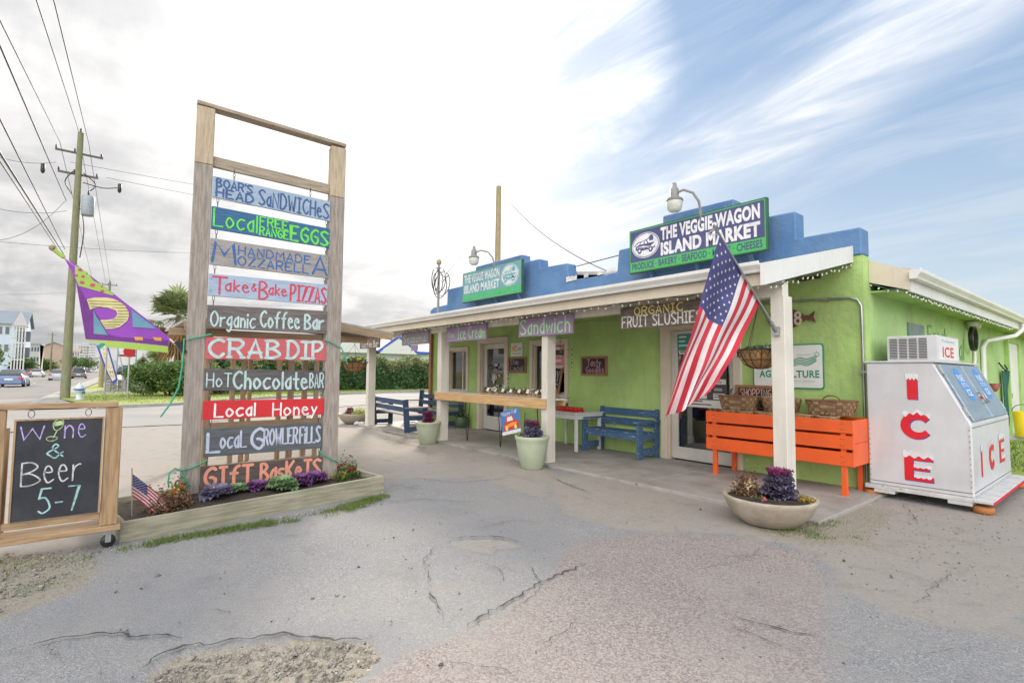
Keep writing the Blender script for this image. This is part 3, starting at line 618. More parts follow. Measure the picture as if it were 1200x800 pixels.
def paper(parent, x, z, w, h, y, m, lines=0, ml=None, name='notice'):
    F = frame((x, y, z), (1, 0, 0), (0, 0, 1), (0, -1, 0)); mb = MB(); mb.prism([(0, 0), (w, 0), (w, h), (0, h)], F, .002)
    if lines:
        mb.cur = 1
        for k in range(lines):
            zz = h * (1 - (k + .7) / (lines + .5)); ww = w * random.uniform(.4, .85); mb.prism([(w * .08, zz), (w * .08 + ww * .9, zz), (w * .08 + ww * .9, zz + h / (lines + 1) * .45), (w * .08, zz + h / (lines + 1) * .45)], F, .001, .002)
    return mb.build(name, [m, ml or m_black], parent)
m_paper = mat('paper', (.70, .69, .66), .6, (.62, .61, .58), ns=3); m_ink = mat('ink', (.06, .06, .07), .6); m_poster = mat('dark_poster', (.045, .04, .045), .5, (.08, .07, .07), ns=4); m_teal = paint('teal_print', (.02, .30, .26))
m_alu = mat('door_aluminium', (.62, .60, .55), .4, (.55, .53, .49), ns=3, metal=.15)
def door(h, g, label, y=8.17):
    """glazed shop door in opening h, glass rectangle g"""
    x0, x1, z0, z1 = h; d = thing('door', label, None, (0, 0, 0)); d.parent = B
    mb = casing('door_casing', x0 - .13, x1 + .13, .035, z1 + .12, .135, .125, m_beige); mb.build('door_casing', m_beige, d, bevel=.005)
    mb = MB(); mb.box(x0, x0 + .03, 8.1, 8.28, .03, z1); mb.box(x1 - .03, x1, 8.1, 8.28, .03, z1); mb.box(x0 + .03, x1 - .03, 8.1, 8.28, z1 - .03, z1); mb.build('jamb', m_beige, d)
    a, b, c, e = g; mb = MB(); mb.box(x0 + .032, a, y, y + .045, .05, z1 - .035); mb.box(b, x1 - .032, y, y + .045, .05, z1 - .035); mb.box(a, b, y, y + .045, .05, c); mb.box(a, b, y, y + .045, e, z1 - .035); mb.build('door_leaf', m_alu, d, bevel=.004)
    mb = MB(); mb.box(a - .005, b + .005, y + .018, y + .026, c - .005, e + .005); mb.build('pane', m_glass, d)
    mb = MB(); hx = b + .05; mb.tube([(hx, y, 1.0), (hx, y - .06, 1.02), (hx, y - .06, 1.30), (hx, y, 1.32)], .012, 8); mb.build('handle', m_metal, d)
    return d
d2 = door(D2, (-5.40, -4.42, .26, 2.26), 'glazed shop door covered in dark posters, behind the flag')
y = 8.165
paper(d2, -5.385, 1.98, .30, .27, y, m_teal, 3, m_paper); paper(d2, -5.30, 1.02, .84, .86, y, m_poster, 0); paper(d2, -5.30, .98, .84, .13, y - .004, m_paper, 2, m_ink)
for r_ in range(6):
    for c_ in range(3):
        if random.random() < .85: paper(d2, -5.27 + c_ * .28, 1.13 + r_ * .125, random.uniform(.15, .25), random.uniform(.06, .1), y - .004, m_poster if (r_ + c_) % 3 == 0 else m_paper, 2, m_paper if (r_ + c_) % 3 == 0 else m_ink)
paper(d2, -4.85, 1.50, .36, .42, y - .006, m_poster, 6, m_paper); paper(d2, -5.36, 1.90, .28, .07, y - .004, m_paper, 1, m_ink)
d1 = door(D1, (-11.24, -10.5, .40, 2.17), 'glazed shop door beyond the counter with many small stickers')
for k in range(13): paper(d1, random.uniform(-11.2, -10.66), .95 + .8 * random.random(), random.uniform(.04, .16), random.uniform(.03, .09), y - .004 - .001 * k * .3, random.choice([m_paper, m_paper, m_poster]), random.choice([0, 2]), m_ink)
mb = MB(); mb.prism(ell(-10.92, 1.42, .13, .09), FY, .002, -.104); mb.build('round_sticker', m_paper, d1)
for c_, r_ in ((.10, 0), (.075, 1)):
    mb = MB(); mb.prism(ell(-10.92, 1.42, c_ + .008, c_ * .62 + .008), FY, .001, -.1015 + r_ * .002); mb.build('sticker_ring', [m_ink, m_paper][r_], d1)
def window(h, label, mull=True, sill=.07):
    x0, x1, z0, z1 = h; w = thing('window', label, None); w.parent = B
    casing('c', x0 - .09, x1 + .09, z0, z1 + .09, .095, .095, m_beige, .04, sill).build('window_frame', m_beige, w, bevel=.005)
    mb = MB(); mb.box(x0, x0 + .04, 8.12, 8.28, z0, z1); mb.box(x1 - .04, x1, 8.12, 8.28, z0, z1); mb.box(x0 + .04, x1 - .04, 8.12, 8.28, z1 - .04, z1); mb.box(x0 + .04, x1 - .04, 8.12, 8.28, z0, z0 + .04)
    if mull: mb.box((x0 + x1) / 2 + .12, (x0 + x1) / 2 + .16, 8.17, 8.22, z0 + .04, z1 - .04)
    mb.build('sash', m_beige, w)
    mb = MB(); mb.box(x0 + .04, x1 - .04, 8.19, 8.198, z0 + .04, z1 - .04); mb.build('pane', m_glass, w); return w
window(W1, 'narrow window between the second and first porch posts'); w2 = window(W2, 'window behind the third porch post with a pink poster', False)
m_pink = paint('pink_poster', (.70, .22, .24)); paper(w2, -8.62, 1.55, .38, .62, 8.185, m_pink, 4, m_paper); paper(w2, -8.62, 1.95, .30, .12, 8.18, m_poster, 0)
# the shop inside, dim
m_in = mat('shop_interior', (.16, .10, .075), .8, (.08, .06, .05), ns=3); m_inb = mat('shop_floor', (.14, .11, .09), .5)
mb = MB(); mb.box(-13.9, -2.7, 11.4, 11.5, 0, 2.9); mb.box(-9.75, -9.65, 8.32, 11.4, 0, 2.9); mb.build('inner_wall', m_in, B)
mb = MB(); mb.box(-13.9, -2.7, 8.32, 11.4, -.05, .03); mb.build('inner_floor', m_inb, B)
mb = MB(); mb.box(-13.9, -2.7, 8.32, 11.4, 2.7, 2.78); mb.build('inner_ceiling', m_inb, B)
mgoods = [paint('goods_' + n_, c) for n_, c in (('red', (.4, .06, .05)), ('cream', (.5, .42, .28)), ('green', (.08, .2, .06)), ('brown', (.2, .10, .05)), ('white', (.55, .55, .52)), ('amber', (.5, .25, .05)))]
for sx in (-13.1, -11.2, -9.2, -5.6):
    sh = thing('shelf_unit', None, None, (0, 0, 0)); sh.parent = B; mb = MB()
    for z in (.35, .8, 1.25, 1.7): mb.box(sx, sx + 1.5, 9.6, 9.95, z, z + .03)
    mb.box(sx - .03, sx, 9.6, 9.95, 0, 1.9); mb.box(sx + 1.5, sx + 1.53, 9.6, 9.95, 0, 1.9); mb.build('shelf', m_wood_dk, sh)
    mb = MB()
    for z in (.38, .83, 1.28, 1.73):
        for k in range(11): mb.cur = random.randrange(6); x = sx + .05 + k * .13; mb.box(x, x + .09, 9.62, 9.74, z, z + random.uniform(.1, .28))
    tag(mb.build('goods', mgoods, sh), kind='stuff')
m_flash = mat('torn_flashing', (.70, .69, .67), .6, (.5, .5, .48), ns=9, bump=.6, bs=20)
for x, z, w, h in ((-8.12, 3.59, .32, .10), (-7.58, 3.60, .12, .07), (-7.2, 3.60, .14, .08), (-6.95, 3.62, .22, .06)):
    mb = MB(); k = 9; top = [(w * i / k, h * random.uniform(.6, 1)) for i in range(k + 1)]; mb.prism([(0, -h * .3)] + top + [(w, -h * .2)], frame((x, 8.055, z), (1, 0, 0), (0, 0, 1), (0, -1, 0)), .01); mb.build('torn_flashing', m_flash, B)
# weather head, antenna mast, meter at the left end
m_galv = m_metal
# ---------------------------------------------------------------- rooftop: board signs, lamps, mast
m_navy = mat('sign_navy', (.055, .062, .17), .4, (.07, .08, .19), ns=2, nd=5); m_sgreen = mat('sign_green', (.06, .42, .10), .4, (.07, .38, .12), ns=3); m_swhite = mat('sign_white', (.78, .77, .78), .5, (.62, .60, .66), ns=9, nd=6)
m_sdark = mat('sign_dark_green', (.03, .10, .06), .5); m_flarenavy = mat('flare_washed_navy', (.15, .26, .34), .45, (.12, .33, .36), ns=1.5, nd=5); m_flarewhite = mat('flare_washed_white', (.62, .66, .66), .5, (.40, .48, .50), ns=12, nd=6)  # washed-out tones: lens flare painted into the far board's colours
def emblem(F, cx, cy, rx, ry, mw, md, parent):
    mb = MB(); mb.prism(ell(cx, cy, rx, ry, 36), F, .003, .002); mb.build('emblem_disc', mw, parent)
    mb = MB()
    for s_ in (.90,): 
        o_ = ell(cx, cy, rx * .93, ry * .92, 37); 
        ribbon(mb, o_ + [o_[0]], F, .012, .007)
    # hills and barn of the market scene, truck with produce
    ribbon(mb, [(cx - rx * .8, cy + ry * .05), (cx - rx * .5, cy + ry * .30), (cx - rx * .1, cy + ry * .32), (cx + rx * .3, cy + ry * .52)], F, .016, .007)
    mb.prism([(cx + rx * .28, cy + ry * .28), (cx + rx * .28, cy + ry * .62), (cx + rx * .42, cy + ry * .74), (cx + rx * .56, cy + ry * .62), (cx + rx * .56, cy + ry * .28)], F, .002, .006)
    body = [(-.72, -.28), (-.70, .0), (-.45, .10), (-.30, .36), (.10, .40), (.22, .12), (.62, .10), (.70, -.30), (.45, -.36), (-.4, -.40)]
    mb.prism([(cx + rx * x, cy + ry * y_) for x, y_ in body], F, .002, .0065)
    for x in (-.42, .38): mb.prism(ell(cx + rx * x, cy - ry * .38, rx * .15, ry * .24, 14), F, .003, .008)
    mb.build('emblem_truck', md, parent)
    mb = MB()
    mb.prism([(cx + rx * x, cy + ry * y_) for x, y_ in ((-.38, .12), (-.27, .30), (-.10, .32), (-.12, .1))], F, .001, .009); mb.prism([(cx + rx * x, cy + ry * y_) for x, y_ in ((-.04, .1), (-.04, .33), (.06, .33), (.14, .1))], F, .001, .009)
    for x in (-.42, .38): mb.prism(ell(cx + rx * x, cy - ry * .38, rx * .07, ry * .11, 10), F, .001, .0115)
    for k in range(5): ribbon(mb, [(cx + rx * (-.6 + .1 * k), cy - ry * .05), (cx + rx * (-.55 + .25 * k), cy - ry * .22)], F, .010, .0095)
    mb.prism([(cx + rx * x, cy + ry * y_) for x, y_ in ((.2, -.25), (.75, .1), (.66, -.2), (.35, -.42))], F, .0015, .0095)
    mb.build('emblem_detail', mw, parent)
def roofsign(name, label, x0, z0, x1, z1, y, paled, flip):  # the far board takes paler colours that hold the lens flare over it
    W, H_ = x1 - x0, z1 - z0; t = thing(name, label, 'sign', (x0, y, z0), 0, 'roof boards in front of the parapet'); F = frame((0, -.03, 0), (1, 0, 0), (0, 0, 1), (0, -1, 0))
    mb = MB(); mb.box(0, W, -.03, .05, 0, H_); mb.build('board', m_sdark, t, bevel=.006)
    mb = MB(); mb.prism(rrect(.02, .02, W - .02, H_ - .02, .01), F, .002); mb.build('border', m_sgreen if not paled else mat('flare_washed_green', (.14, .46, .28), .5), t)
    mb = MB(); mb.prism([(.034, .205), (W - .034, .205), (W - .034, H_ - .036), (.034, H_ - .036)], F, .002, .0022); mb.build('panel', m_flarenavy if paled else m_navy, t)
    mb = MB(); mb.prism([(.034, .034), (W - .034, .034), (W - .034, .203), (.034, .203)], F, .002, .0022); mb.build('green_band', m_sgreen, t)
    mw = m_flarewhite if paled else m_swhite; a, b = (.70, W - .10) if not flip else (.10, W - .86)
    mb = MB(); block(mb, 'THE VEGGIE WAGON', F, a, .505, b, .745, .006, .045); block(mb, 'ISLAND MARKET', F, a, .232, b, .470, .006, .05); tag(mb.build('lettering', mw, t), kind='stuff')
    mb = MB(); block(mb, 'PRODUCE · BAKERY · SEAFOOD · MEATS · CHEESES', F, .07, .055, W - .07, .18, .006, .03); mb.build('band_lettering', mat('flare_washed_lettering', (.10, .42, .30), .5) if paled else m_navy, t)
    cx = .37 if not flip else W - .45; emblem(F, cx, .49, .305 if not flip else .36, .235 if not flip else .27, mw, m_flarenavy if paled else m_navy, t)
    mb = MB()
    for x in (.35, W / 2, W - .35): mb.beam((x, .05, .15), (x, .27, -.18), .05, .05); mb.beam((x, .05, .6), (x, .27, .6), .04, .04)
    tag(mb.build('bracket', m_blue, t), kind='stuff'); return t
roofsign('roof_sign', 'navy board lettered THE VEGGIE WAGON ISLAND MARKET with bright white letters, above the flag', -6.15, 3.415, -3.575, 4.23, 7.8, False, False)
roofsign('roof_sign', 'flare-faded blue market board with the round emblem at its right end, on the far parapet', -11.87, 3.435, -9.33, 4.25, 7.8, True, True)
m_lampm = mat('lamp_grey', (.24, .24, .235), .5, (.19, .19, .18), ns=5); m_lens = mat('lamp_lens', (.55, .55, .52), .25, (.45, .45, .42), ns=14)
def lamp(label, x, y, z, dx):
    t = thing('yard_lamp', label, 'lamp', (x, y, z), 0, 'yard lamps over the roof boards')
    MB().lathe([(.0, .36), (.03, .36), (.045, .34), (.05, .26), (.08, .24), (.085, .12), (.09, .08), (.155, .04), (.165, .0), (.15, -.005), (.0, -.005)], seg=24).build('housing', m_lampm, t)
    MB().lathe([(.15, -.006), (.155, -.03), (.14, -.12), (.125, -.17), (.09, -.20), (.0, -.205)], seg=24).build('lens', m_lens, t)
    MB().tube([(.08, 0, .16), (dx * .45, .05, .19), (dx * .8, .15, .12), (dx, .22, -.05), (dx * .98, .3, -.25), (dx * .9, .34, -.6)], .024, 10).build('arm', m_lampm, t); t.scale = (.88, .88, .88); return t
lamp('grey yard lamp with frosted lens, on a curved arm over the bright navy board', -4.985, 7.5, 4.46, .38); lamp('grey yard lamp over the faded board, nearer the tall bare pole', -10.94, 7.5, 4.49, .62)
t = thing('service_mast', 'metal service mast with looped black cables at the left end of the parapet', 'mast', (-12.9, 7.62, 3.05))
MB().tube([(0, 0, .0), (0, 0, 1.62)], .035, 10).build('pipe', m_lampm, t); MB().lathe([(.0, 0), (.05, 0), (.075, .05), (.07, .12), (.0, .16)], (0, 0, 1.60), 14).build('cap', mat('mast_cap', (.35, .24, .13), .6), t)
for k in range(5):
    pts = [(math.cos(R(a)) * (.26 + .05 * k) * (1 if k % 2 else -.8) + (.14 if k % 2 else -.05), .04 * k - .08, 1.18 - .1 * k * .5 + math.sin(R(a)) * .34) for a in range(80, 421, 20)]
    MB().tube(pts, .011, 6).build('cable', m_black, t)
MB().tube([(0.0, 0, 1.2), (.3, -.05, 1.05), (.62, -.05, 1.2)], .012, 6).build('cable', m_black, t)
def wire(name, label, pts, r, sag=0.0, n=14, m=None, group=None):
    out = []
    for a, b in zip(pts, pts[1:]):
        a, b = Vector(a), Vector(b)
        for i in range(n): q = i / n; p = a.lerp(b, q); p.z -= sag * 4 * q * (1 - q); out.append(p)
    out.append(Vector(pts[-1])); o = MB().tube(out, r, 6).build(name, m or m_black); return tag(o, label, 'wire', group)
def ray_at(px, py, dist): return EYE + _ray(px, py).normalized() * dist
wire('service_drop', 'black service cable rising from the mast towards the upper right', [(-12.6, 7.6, 4.25), tuple(ray_at(556, 280, 24))], .014)
t = thing('bare_pole', 'tall bare wooden pole standing behind the market roof', 'pole', (ray_at(583, 300, 30).x, ray_at(583, 300, 30).y, 0))
m_pole = mat('pole_wood', (.36, .29, .16), .8, (.25, .20, .12), ns=5, stretch=(6, 6, .5), bump=.3, bs=30); MB().tube([(0, 0, -.1), (0, 0, 5), (.05, 0, onY(583, 219, t.location.y).z)], [.2, .18, .15], 12).build('pole', m_pole, t)
wire('roof_wire', 'thin wire running down to the low part of the parapet', [tuple(ray_at(598, 238, 20)), tuple(onY(712, 318, 9.0))], .012, .25)
wire('roof_wire', 'taut wire stretched between the two stepped parapets', [tuple(onY(664, 315, 8.3)), tuple(onY(726, 299, 8.3))], .010)

# ---------------------------------------------------------------- signs hanging from the porch beam
def boardmat(name, c, c2=None, wear=None, st=(1.2, 1.2, 9), wt=.66): return mat(name, c, .8, c2 or tuple(x * .68 for x in c), ns=5, nd=8, stretch=st, bump=.35, bs=14, wear=wear, wt=wt, ws=5, wstretch=st)
m_lilac = boardmat('lilac_board', (.36, .25, .40), (.28, .20, .32)); m_limet = mat('lime_lettering', (.42, .80, .36), .6, (.36, .66, .34), ns=9); m_oldw = boardmat('weathered_board', (.21, .165, .135), (.10, .08, .07)); m_yel = mat('yellow_lettering', (.86, .70, .20), .6, (.7, .56, .2), ns=14); m_ivory = mat('ivory_lettering', (.74, .72, .66), .6, (.52, .49, .45), ns=16, lo=.45, hi=.6)
m_chain = mat('chain_steel', (.10, .095, .09), .5, metal=.6)
def hangsign(name, label, x0, x1, z0, z1, m, y=5.955, t_=.035):
    t = thing(name, label, 'sign', ((x0 + x1) / 2, y, z0), 0, 'signs hanging under the porch beam'); w = (x1 - x0) / 2; h = z1 - z0
    mb = MB(); mb.box(-w, w, -t_ / 2, t_ / 2, 0, h); mb.build('board', m, t, bevel=.004)
    mb = MB()
    for s in (-.8, .8): mb.tube([(w * s, 0, h), (w * s, .01, h + .035), (w * s, .045, h + .03)], .006, 6)
    mb.build('hook', m_chain, t); F = frame((0, -t_ / 2, 0), (1, 0, 0), (0, 0, 1), (0, -1, 0)); return t, F, w, h
t, F, w, h = hangsign('hanging_sign', 'lilac board reading Sandwich in lime letters, over the third porch post', -7.20, -5.846, 2.185, 2.515, m_lilac)
mb = MB(); hand(mb, 'Sandwich', F, -w + .06, .04, w - .06, h - .035, .026); mb.build('lettering', m_limet, t)
t, F, w, h = hangsign('hanging_sign', 'faded lilac board reading Ice Cream, right of the second porch post', -9.68, -8.204, 2.195, 2.515, m_lilac)
mb = MB(); hand(mb, 'Ice Cream', F, -w + .46, .045, w - .05, h - .04, .022); hand(mb, 'Ooo', F, -w + .08, .10, -w + .32, h - .12, .012); mb.build('lettering', m_limet, t)
t, F, w, h = hangsign('hanging_sign', 'grey lilac board with faint lettering, left of the second porch post', -11.79, -10.478, 2.195, 2.51, boardmat('faded_lilac', (.30, .25, .32), (.24, .21, .25)))
mb = MB(); hand(mb, 'Seasonal', F, -w + .10, .06, w - .10, h - .08, .018); mb.build('lettering', mat('faded_lime', (.42, .56, .40), .6), t)
MB().box(-.18, .14, -.008, .008, -.14, -.006).build('tag_board', m_lilac, t)
t, F, w, h = hangsign('hanging_sign', 'weathered brown board reading ORGANIC FRUIT SLUSHIES, partly behind the flag', -4.872, -3.52, 2.185, 2.50, m_oldw)
mb = MB(); hand(mb, 'FRUIT SLUSHIES', F, -w + .04, .03, w - .05, .175, .021); mb.build('lettering', m_ivory, t)
mb = MB(); hand(mb, 'ORGANIC', F, -w + .26, .19, w - .32, .30, .017); mb.build('yellow_lettering', m_yel, t)
t, F, w, h = hangsign('hanging_sign', 'small brown board reading Coffee Bar, in front of the first porch post', onY(422.4, 400, 5.75).x, onY(445.3, 400, 5.75).x, onY(440, 407.5, 5.75).z, onY(440, 392.5, 5.75).z, m_oldw, y=5.75)
mb = MB(); hand(mb, 'Coffee Bar', F, -w + .16, .03, w - .06, .19, .020); mb.build('lettering', m_ivory, t); mb = MB(); hand(mb, 'Hot', F, -w + .4, .19, w - .5, .26, .02); mb.build('red_lettering', paint('sign_red', (.5, .08, .05)), t)

# ---------------------------------------------------------------- tall roadside sign with ten boards
SA = Vector((-7.006, .891, 0)); SDIR = Vector((.095, .9955, 0)).normalized(); SN = Vector((SDIR.y, -SDIR.x, 0))
SRZ = math.atan2(SDIR.y, SDIR.x)
m_grayw = mat('weathered_timber', (.37, .32, .28), .85, (.24, .205, .18), ns=4, nd=8, stretch=(10, 10, .9), bump=.4, bs=12, wear=(.14, .11, .09), wt=.66, ws=3.5, wstretch=(9, 9, 1)); m_freshw = mat('pale_timber', (.50, .40, .29), .75, (.37, .29, .20), ns=4, nd=8, stretch=(10, 10, .9), bump=.3, bs=12)
m_grayh = mat('weathered_rail', (.40, .325, .25), .85, (.26, .21, .16), ns=4, nd=8, stretch=(.9, 10, 10), bump=.4, bs=12)
S = thing('timber_sign_stand', 'tall weathered timber frame standing in the planter beside the chalkboard stand', 'sign stand', (SA.x, SA.y, 0), SRZ)
for x0, x1, h in ((-.088, .102, 4.735), (1.472, 1.668, 4.635)):
    mb = MB(); mb.box(x0, x1, .0, .145, -.05, 4.0 if x0 < 0 else 3.9); mb.build('post', m_grayw, S, bevel=.006)
    mb = MB(); mb.box(x0, x1, -.002, .143, 4.003 if x0 < 0 else 3.903, h - .04); mb.build('post_top', m_freshw, S, bevel=.006)
mb = MB(); mb.beam((-.09, .07, 4.735), (1.67, .07, 4.64), .15, .045); mb.build('top_beam', m_grayh, S, bevel=.004)
mb = MB(); mb.beam((.103, .07, 4.065), (1.471, .07, 4.005), .05, .13); mb.build('cross_beam', m_grayh, S, bevel=.004)
mb = MB(); mb.box(.103, 1.471, .03, .075, .135, .165); mb.build('bottom_rail', m_freshw, S)
def sb(name, col, col2=None, wear=None, wt=.66): return boardmat(name, col, col2, wear, (1.1, 9, 9), wt)
def lettm(name, c, c2=None): return mat(name, c, .6, c2 or tuple(x * .8 for x in c), ns=12, nd=6)
BW = [ # label, zTL, zTR, zBL, zBR, board material, list of (text, x0,y0,x1,y1,stroke,mat, kwargs) in fractions of the board
 ("pale blue board reading BOAR'S HEAD SANDWICHES, topmost of the ten", 3.869, 3.821, 3.615, 3.549, sb('pale_blue_board', (.36, .44, .54), (.28, .36, .48)), [("BOAR'S", .03, .54, .31, .92, .019, 'blue'), ('HEAD', .03, .08, .32, .46, .021, 'blue'), ('SaNDWICHeS', .37, .10, .985, .82, .020, 'blue')]),
 ('dark blue board reading LOCAL FREE RANGE EGGS in bright green', 3.502, 3.449, 3.229, 3.188, sb('deep_blue_board', (.035, .11, .24), (.05, .15, .28)), [('Local', .02, .15, .36, .90, .020, 'lime'), ('FREE', .385, .53, .62, .93, .018, 'lime'), ('RANGE', .385, .08, .625, .46, .018, 'lime'), ('EGGS', .65, .08, .985, .78, .027, 'lime')]),
 ('grey board reading HANDMADE MOZZARELLA in blue', 3.115, 3.084, 2.799, 2.780, sb('grey_board_a', (.34, .32, .315), (.25, .23, .22)), [('M', .02, .12, .20, .88, .026, 'sky'), ('HANDMADE', .22, .52, .83, .84, .015, 'sky'), ('OZZARELL', .22, .10, .82, .45, .016, 'sky'), ('A', .855, .10, .985, .86, .025, 'sky')]),
 ('light blue board reading TAKE & BAKE PIZZAS in red', 2.690, 2.694, 2.426, 2.415, sb('light_blue_board', (.38, .46, .58), (.30, .37, .50)), [('T', .03, .12, .14, .88, .022, 'redl'), ('ake', .13, .28, .315, .80, .018, 'redl'), ('&', .335, .36, .375, .72, .012, 'redl'), ('B', .40, .06, .47, .84, .022, 'redl'), ('ake', .48, .28, .63, .76, .018, 'redl'), ('PIZZAS', .665, .10, .985, .82, .023, 'redl')]),
 ('grey board reading ORGANIC COFFEE BAR', 2.315, 2.341, 2.040, 2.039, sb('grey_board_b', (.17, .145, .14), (.11, .095, .09)), [('Organic', .03, .10, .375, .80, .020, 'mint', dict(cap=11)), ('Coffee', .42, .16, .75, .84, .024, 'mint'), ('Bar', .80, .18, .965, .78, .027, 'mint')]),
 ('coral red board reading CRAB DIP in pale blue capitals', 1.937, 1.950, 1.675, 1.684, sb('coral_board', (.56, .11, .12), (.47, .11, .125)), [('CRAB', .03, .10, .59, .90, .036, 'mint', dict(serif=True)), ('DIP', .66, .10, .965, .90, .036, 'mint', dict(serif=True))]),
 ('dark grey board reading HOT CHOCOLATE BAR', 1.566, 1.550, 1.306, 1.290, sb('grey_board_c', (.125, .115, .115), (.075, .07, .07)), [('HoT', .02, .18, .205, .80, .015, 'mint'), ('Chocolate', .225, .10, .84, .88, .026, 'mint'), ('BAR', .862, .16, .985, .86, .016, 'mint')]),
 ('bright red board reading LOCAL HONEY', 1.187, 1.188, .965, .982, sb('bright_red_board', (.62, .022, .03), (.50, .03, .035)), [('Local', .09, .14, .40, .82, .022, 'wht'), ('Honey', .55, .05, .93, .86, .020, 'wht', dict(cap=11))]),
 ('slate grey board reading LOCAL GROWLER FILLS', .863, .874, .534, .546, sb('slate_board', (.115, .125, .14), (.075, .085, .095)), [('L', .03, .16, .12, .82, .034, 'lav'), ('ocaL', .13, .28, .335, .86, .022, 'lav'), ('G', .38, .16, .48, .90, .034, 'lav'), ('ROWLER', .485, .28, .775, .86, .022, 'lav'), ('FiLLS', .80, .26, .985, .86, .024, 'lav')]),
 ('brown board reading GIFT BASKETS in salmon, lowest above the flowers', .430, .433, .165, .174, sb('brown_board', (.12, .095, .085), (.07, .055, .05)), [('GIfT', .04, .10, .40, .90, .036, 'salm', dict(serif=False)), ('BasKeTS', .47, .10, .98, .90, .034, 'salm')]),
]
LM = dict(blue=lettm('lettering_blue', (.035, .10, .26)), lime=lettm('lettering_green', (.14, .70, .06)), sky=lettm('lettering_sky', (.035, .12, .36)), redl=lettm('lettering_red', (.58, .05, .09)), mint=lettm('lettering_mint', (.50, .63, .62), (.36, .48, .49)), wht=lettm('lettering_white', (.78, .80, .80)), lav=lettm('lettering_lavender', (.50, .54, .66), (.38, .42, .52)), salm=lettm('lettering_salmon', (.74, .30, .20), (.60, .24, .17)))
def hookmesh(mb, x, z0, z1, y=.05):
    n = max(1, round((z1 - z0) / .05)); st = (z1 - z0) / n
    for i in range(n):
        c = z0 + st * (i + .5); pts = [(x + math.cos(R(a)) * .012 * (1 if i % 2 else .3), y + math.sin(R(a)) * .012 * (.3 if i % 2 else 1) * 0 + (.006 if i % 2 else -.006) * math.cos(R(a)), c + math.sin(R(a)) * st * .62) for a in range(0, 361, 45)]
        mb.tube(pts, .0032, 5, cap=False)
prevz = (3.99, 3.945)
for i, (lab, a, b, c, d, m, txt) in enumerate(BW):
    x0, x1 = (.106, 1.474) if i not in (8,) else (.130, 1.450)
    t = thing('sign_board', lab, 'sign board', (SA.x, SA.y, 0), SRZ, 'boards hung one under another in the tall frame')
    yb = -.012 + random.uniform(-.004, .004); th = .034
    P4 = [(x0, c), (x1, d), (x1, b), (x0, a)]; F0 = frame((0, yb + th, 0), (1, 0, 0), (0, 0, 1), (0, -1, 0))
    MB().prism(P4, F0, th).build('board', m, t, bevel=.003)
    Fb = lambda u, v, n=0.0, P4=P4, yb=yb: Vector((P4[0][0] + (P4[1][0] - P4[0][0]) * u, yb - n, (P4[0][1] * (1 - u) + P4[1][1] * u) * (1 - v) + (P4[3][1] * (1 - u) + P4[2][1] * u) * v))
    BWd, BHt = x1 - x0, (a - c + b - d) / 2; bym = {}
    for q in txt:
        s, u0, v0, u1, v1, wd, mk = q[:7]; kw = q[7] if len(q) > 7 else {}; mb = bym.setdefault(mk, MB())
        Fm = lambda x, y_, n=0.0, Fb=Fb: Fb(x / BWd, y_ / BHt, n)
        hand(mb, s, Fm, u0 * BWd, v0 * BHt, u1 * BWd, v1 * BHt, wd, .002, **kw)
    for mk, mb in bym.items(): mb.build('lettering', LM[mk], t)
    mb = MB()
    for x in (x0 + .03, x1 - .03):
        for z in ((a + c) / 2 + .07, (a + c) / 2 - .07): mb.lathe([(.0, 0), (.005, 0), (.005, .002), (0, .003)], (x, yb - .004, z), 8, axis='y')
    tag(mb.build('nail_heads', m_chain, t), kind='stuff'); mb = MB()
    for x, zt, zb in ((x0 + .06 if i else .33, prevz[0], a), (x1 - .04 if i else 1.22, prevz[1], b)): hookmesh(mb, x, zb - .005, zt + .005, yb + th / 2)
    tag(mb.build('hook_chain', m_chain, t), kind='stuff'); prevz = (c, d)
# planter box round the posts
m_plantw = mat('planter_timber', (.40, .37, .27), .85, (.25, .24, .165), ns=3, nd=8, stretch=(.8, 10, 10), bump=.4, bs=12, grime=.3)
m_soil = mat('soil', (.055, .038, .026), .95, (.03, .02, .015), ns=14, bump=1.0, bs=30)
PA, PB = Vector((-5.894, .236, 0)), Vector((-6.264, 2.95, 0)); PL = (PB - PA).length; PRZ = math.atan2(PB.y - PA.y, PB.x - PA.x)
PT = thing('flower_planter', 'long low timber planter box with moss-stained boards under the tall sign', 'planter', tuple(PA), PRZ)
def pbox(mb, x0, x1, y0, y1, h0, h1, z0=-.02):
    vs = [(x0, y0, z0), (x1, y0, z0), (x1, y1, z0), (x0, y1, z0), (x0, y0, h0), (x1, y0, h1), (x1, y1, h1), (x0, y1, h0)]; mb.add(vs, [(3, 2, 1, 0), (4, 5, 6, 7), (0, 1, 5, 4), (1, 2, 6, 5), (2, 3, 7, 6), (3, 0, 4, 7)])
DEP = 1.12
for nm, a in (('front_board', (0, PL, -.0, .045, .172, .215)), ('rear_board', (0, PL, DEP, DEP + .045, .172, .215)), ('end_board', (0, .045, .048, DEP - .003, .170, .171)), ('end_board', (PL - .045, PL, .048, DEP - .003, .213, .213))):
    mb = MB(); pbox(mb, *a); mb.build(nm, m_plantw, PT, bevel=.005)
mb = MB(); n = 30
vs = [(.046 + (PL - .092) * i / n, .047 + (DEP - .05) * j / 8, (.115 + .02 * i / n) + .02 * fbm(i, j, .8) + .01 * random.random()) for i in range(n + 1) for j in range(9)]
mb.add(vs, [(i * 9 + j, (i + 1) * 9 + j, (i + 1) * 9 + j + 1, i * 9 + j + 1) for i in range(n) for j in range(8)], True); mb.build('soil', m_soil, PT)

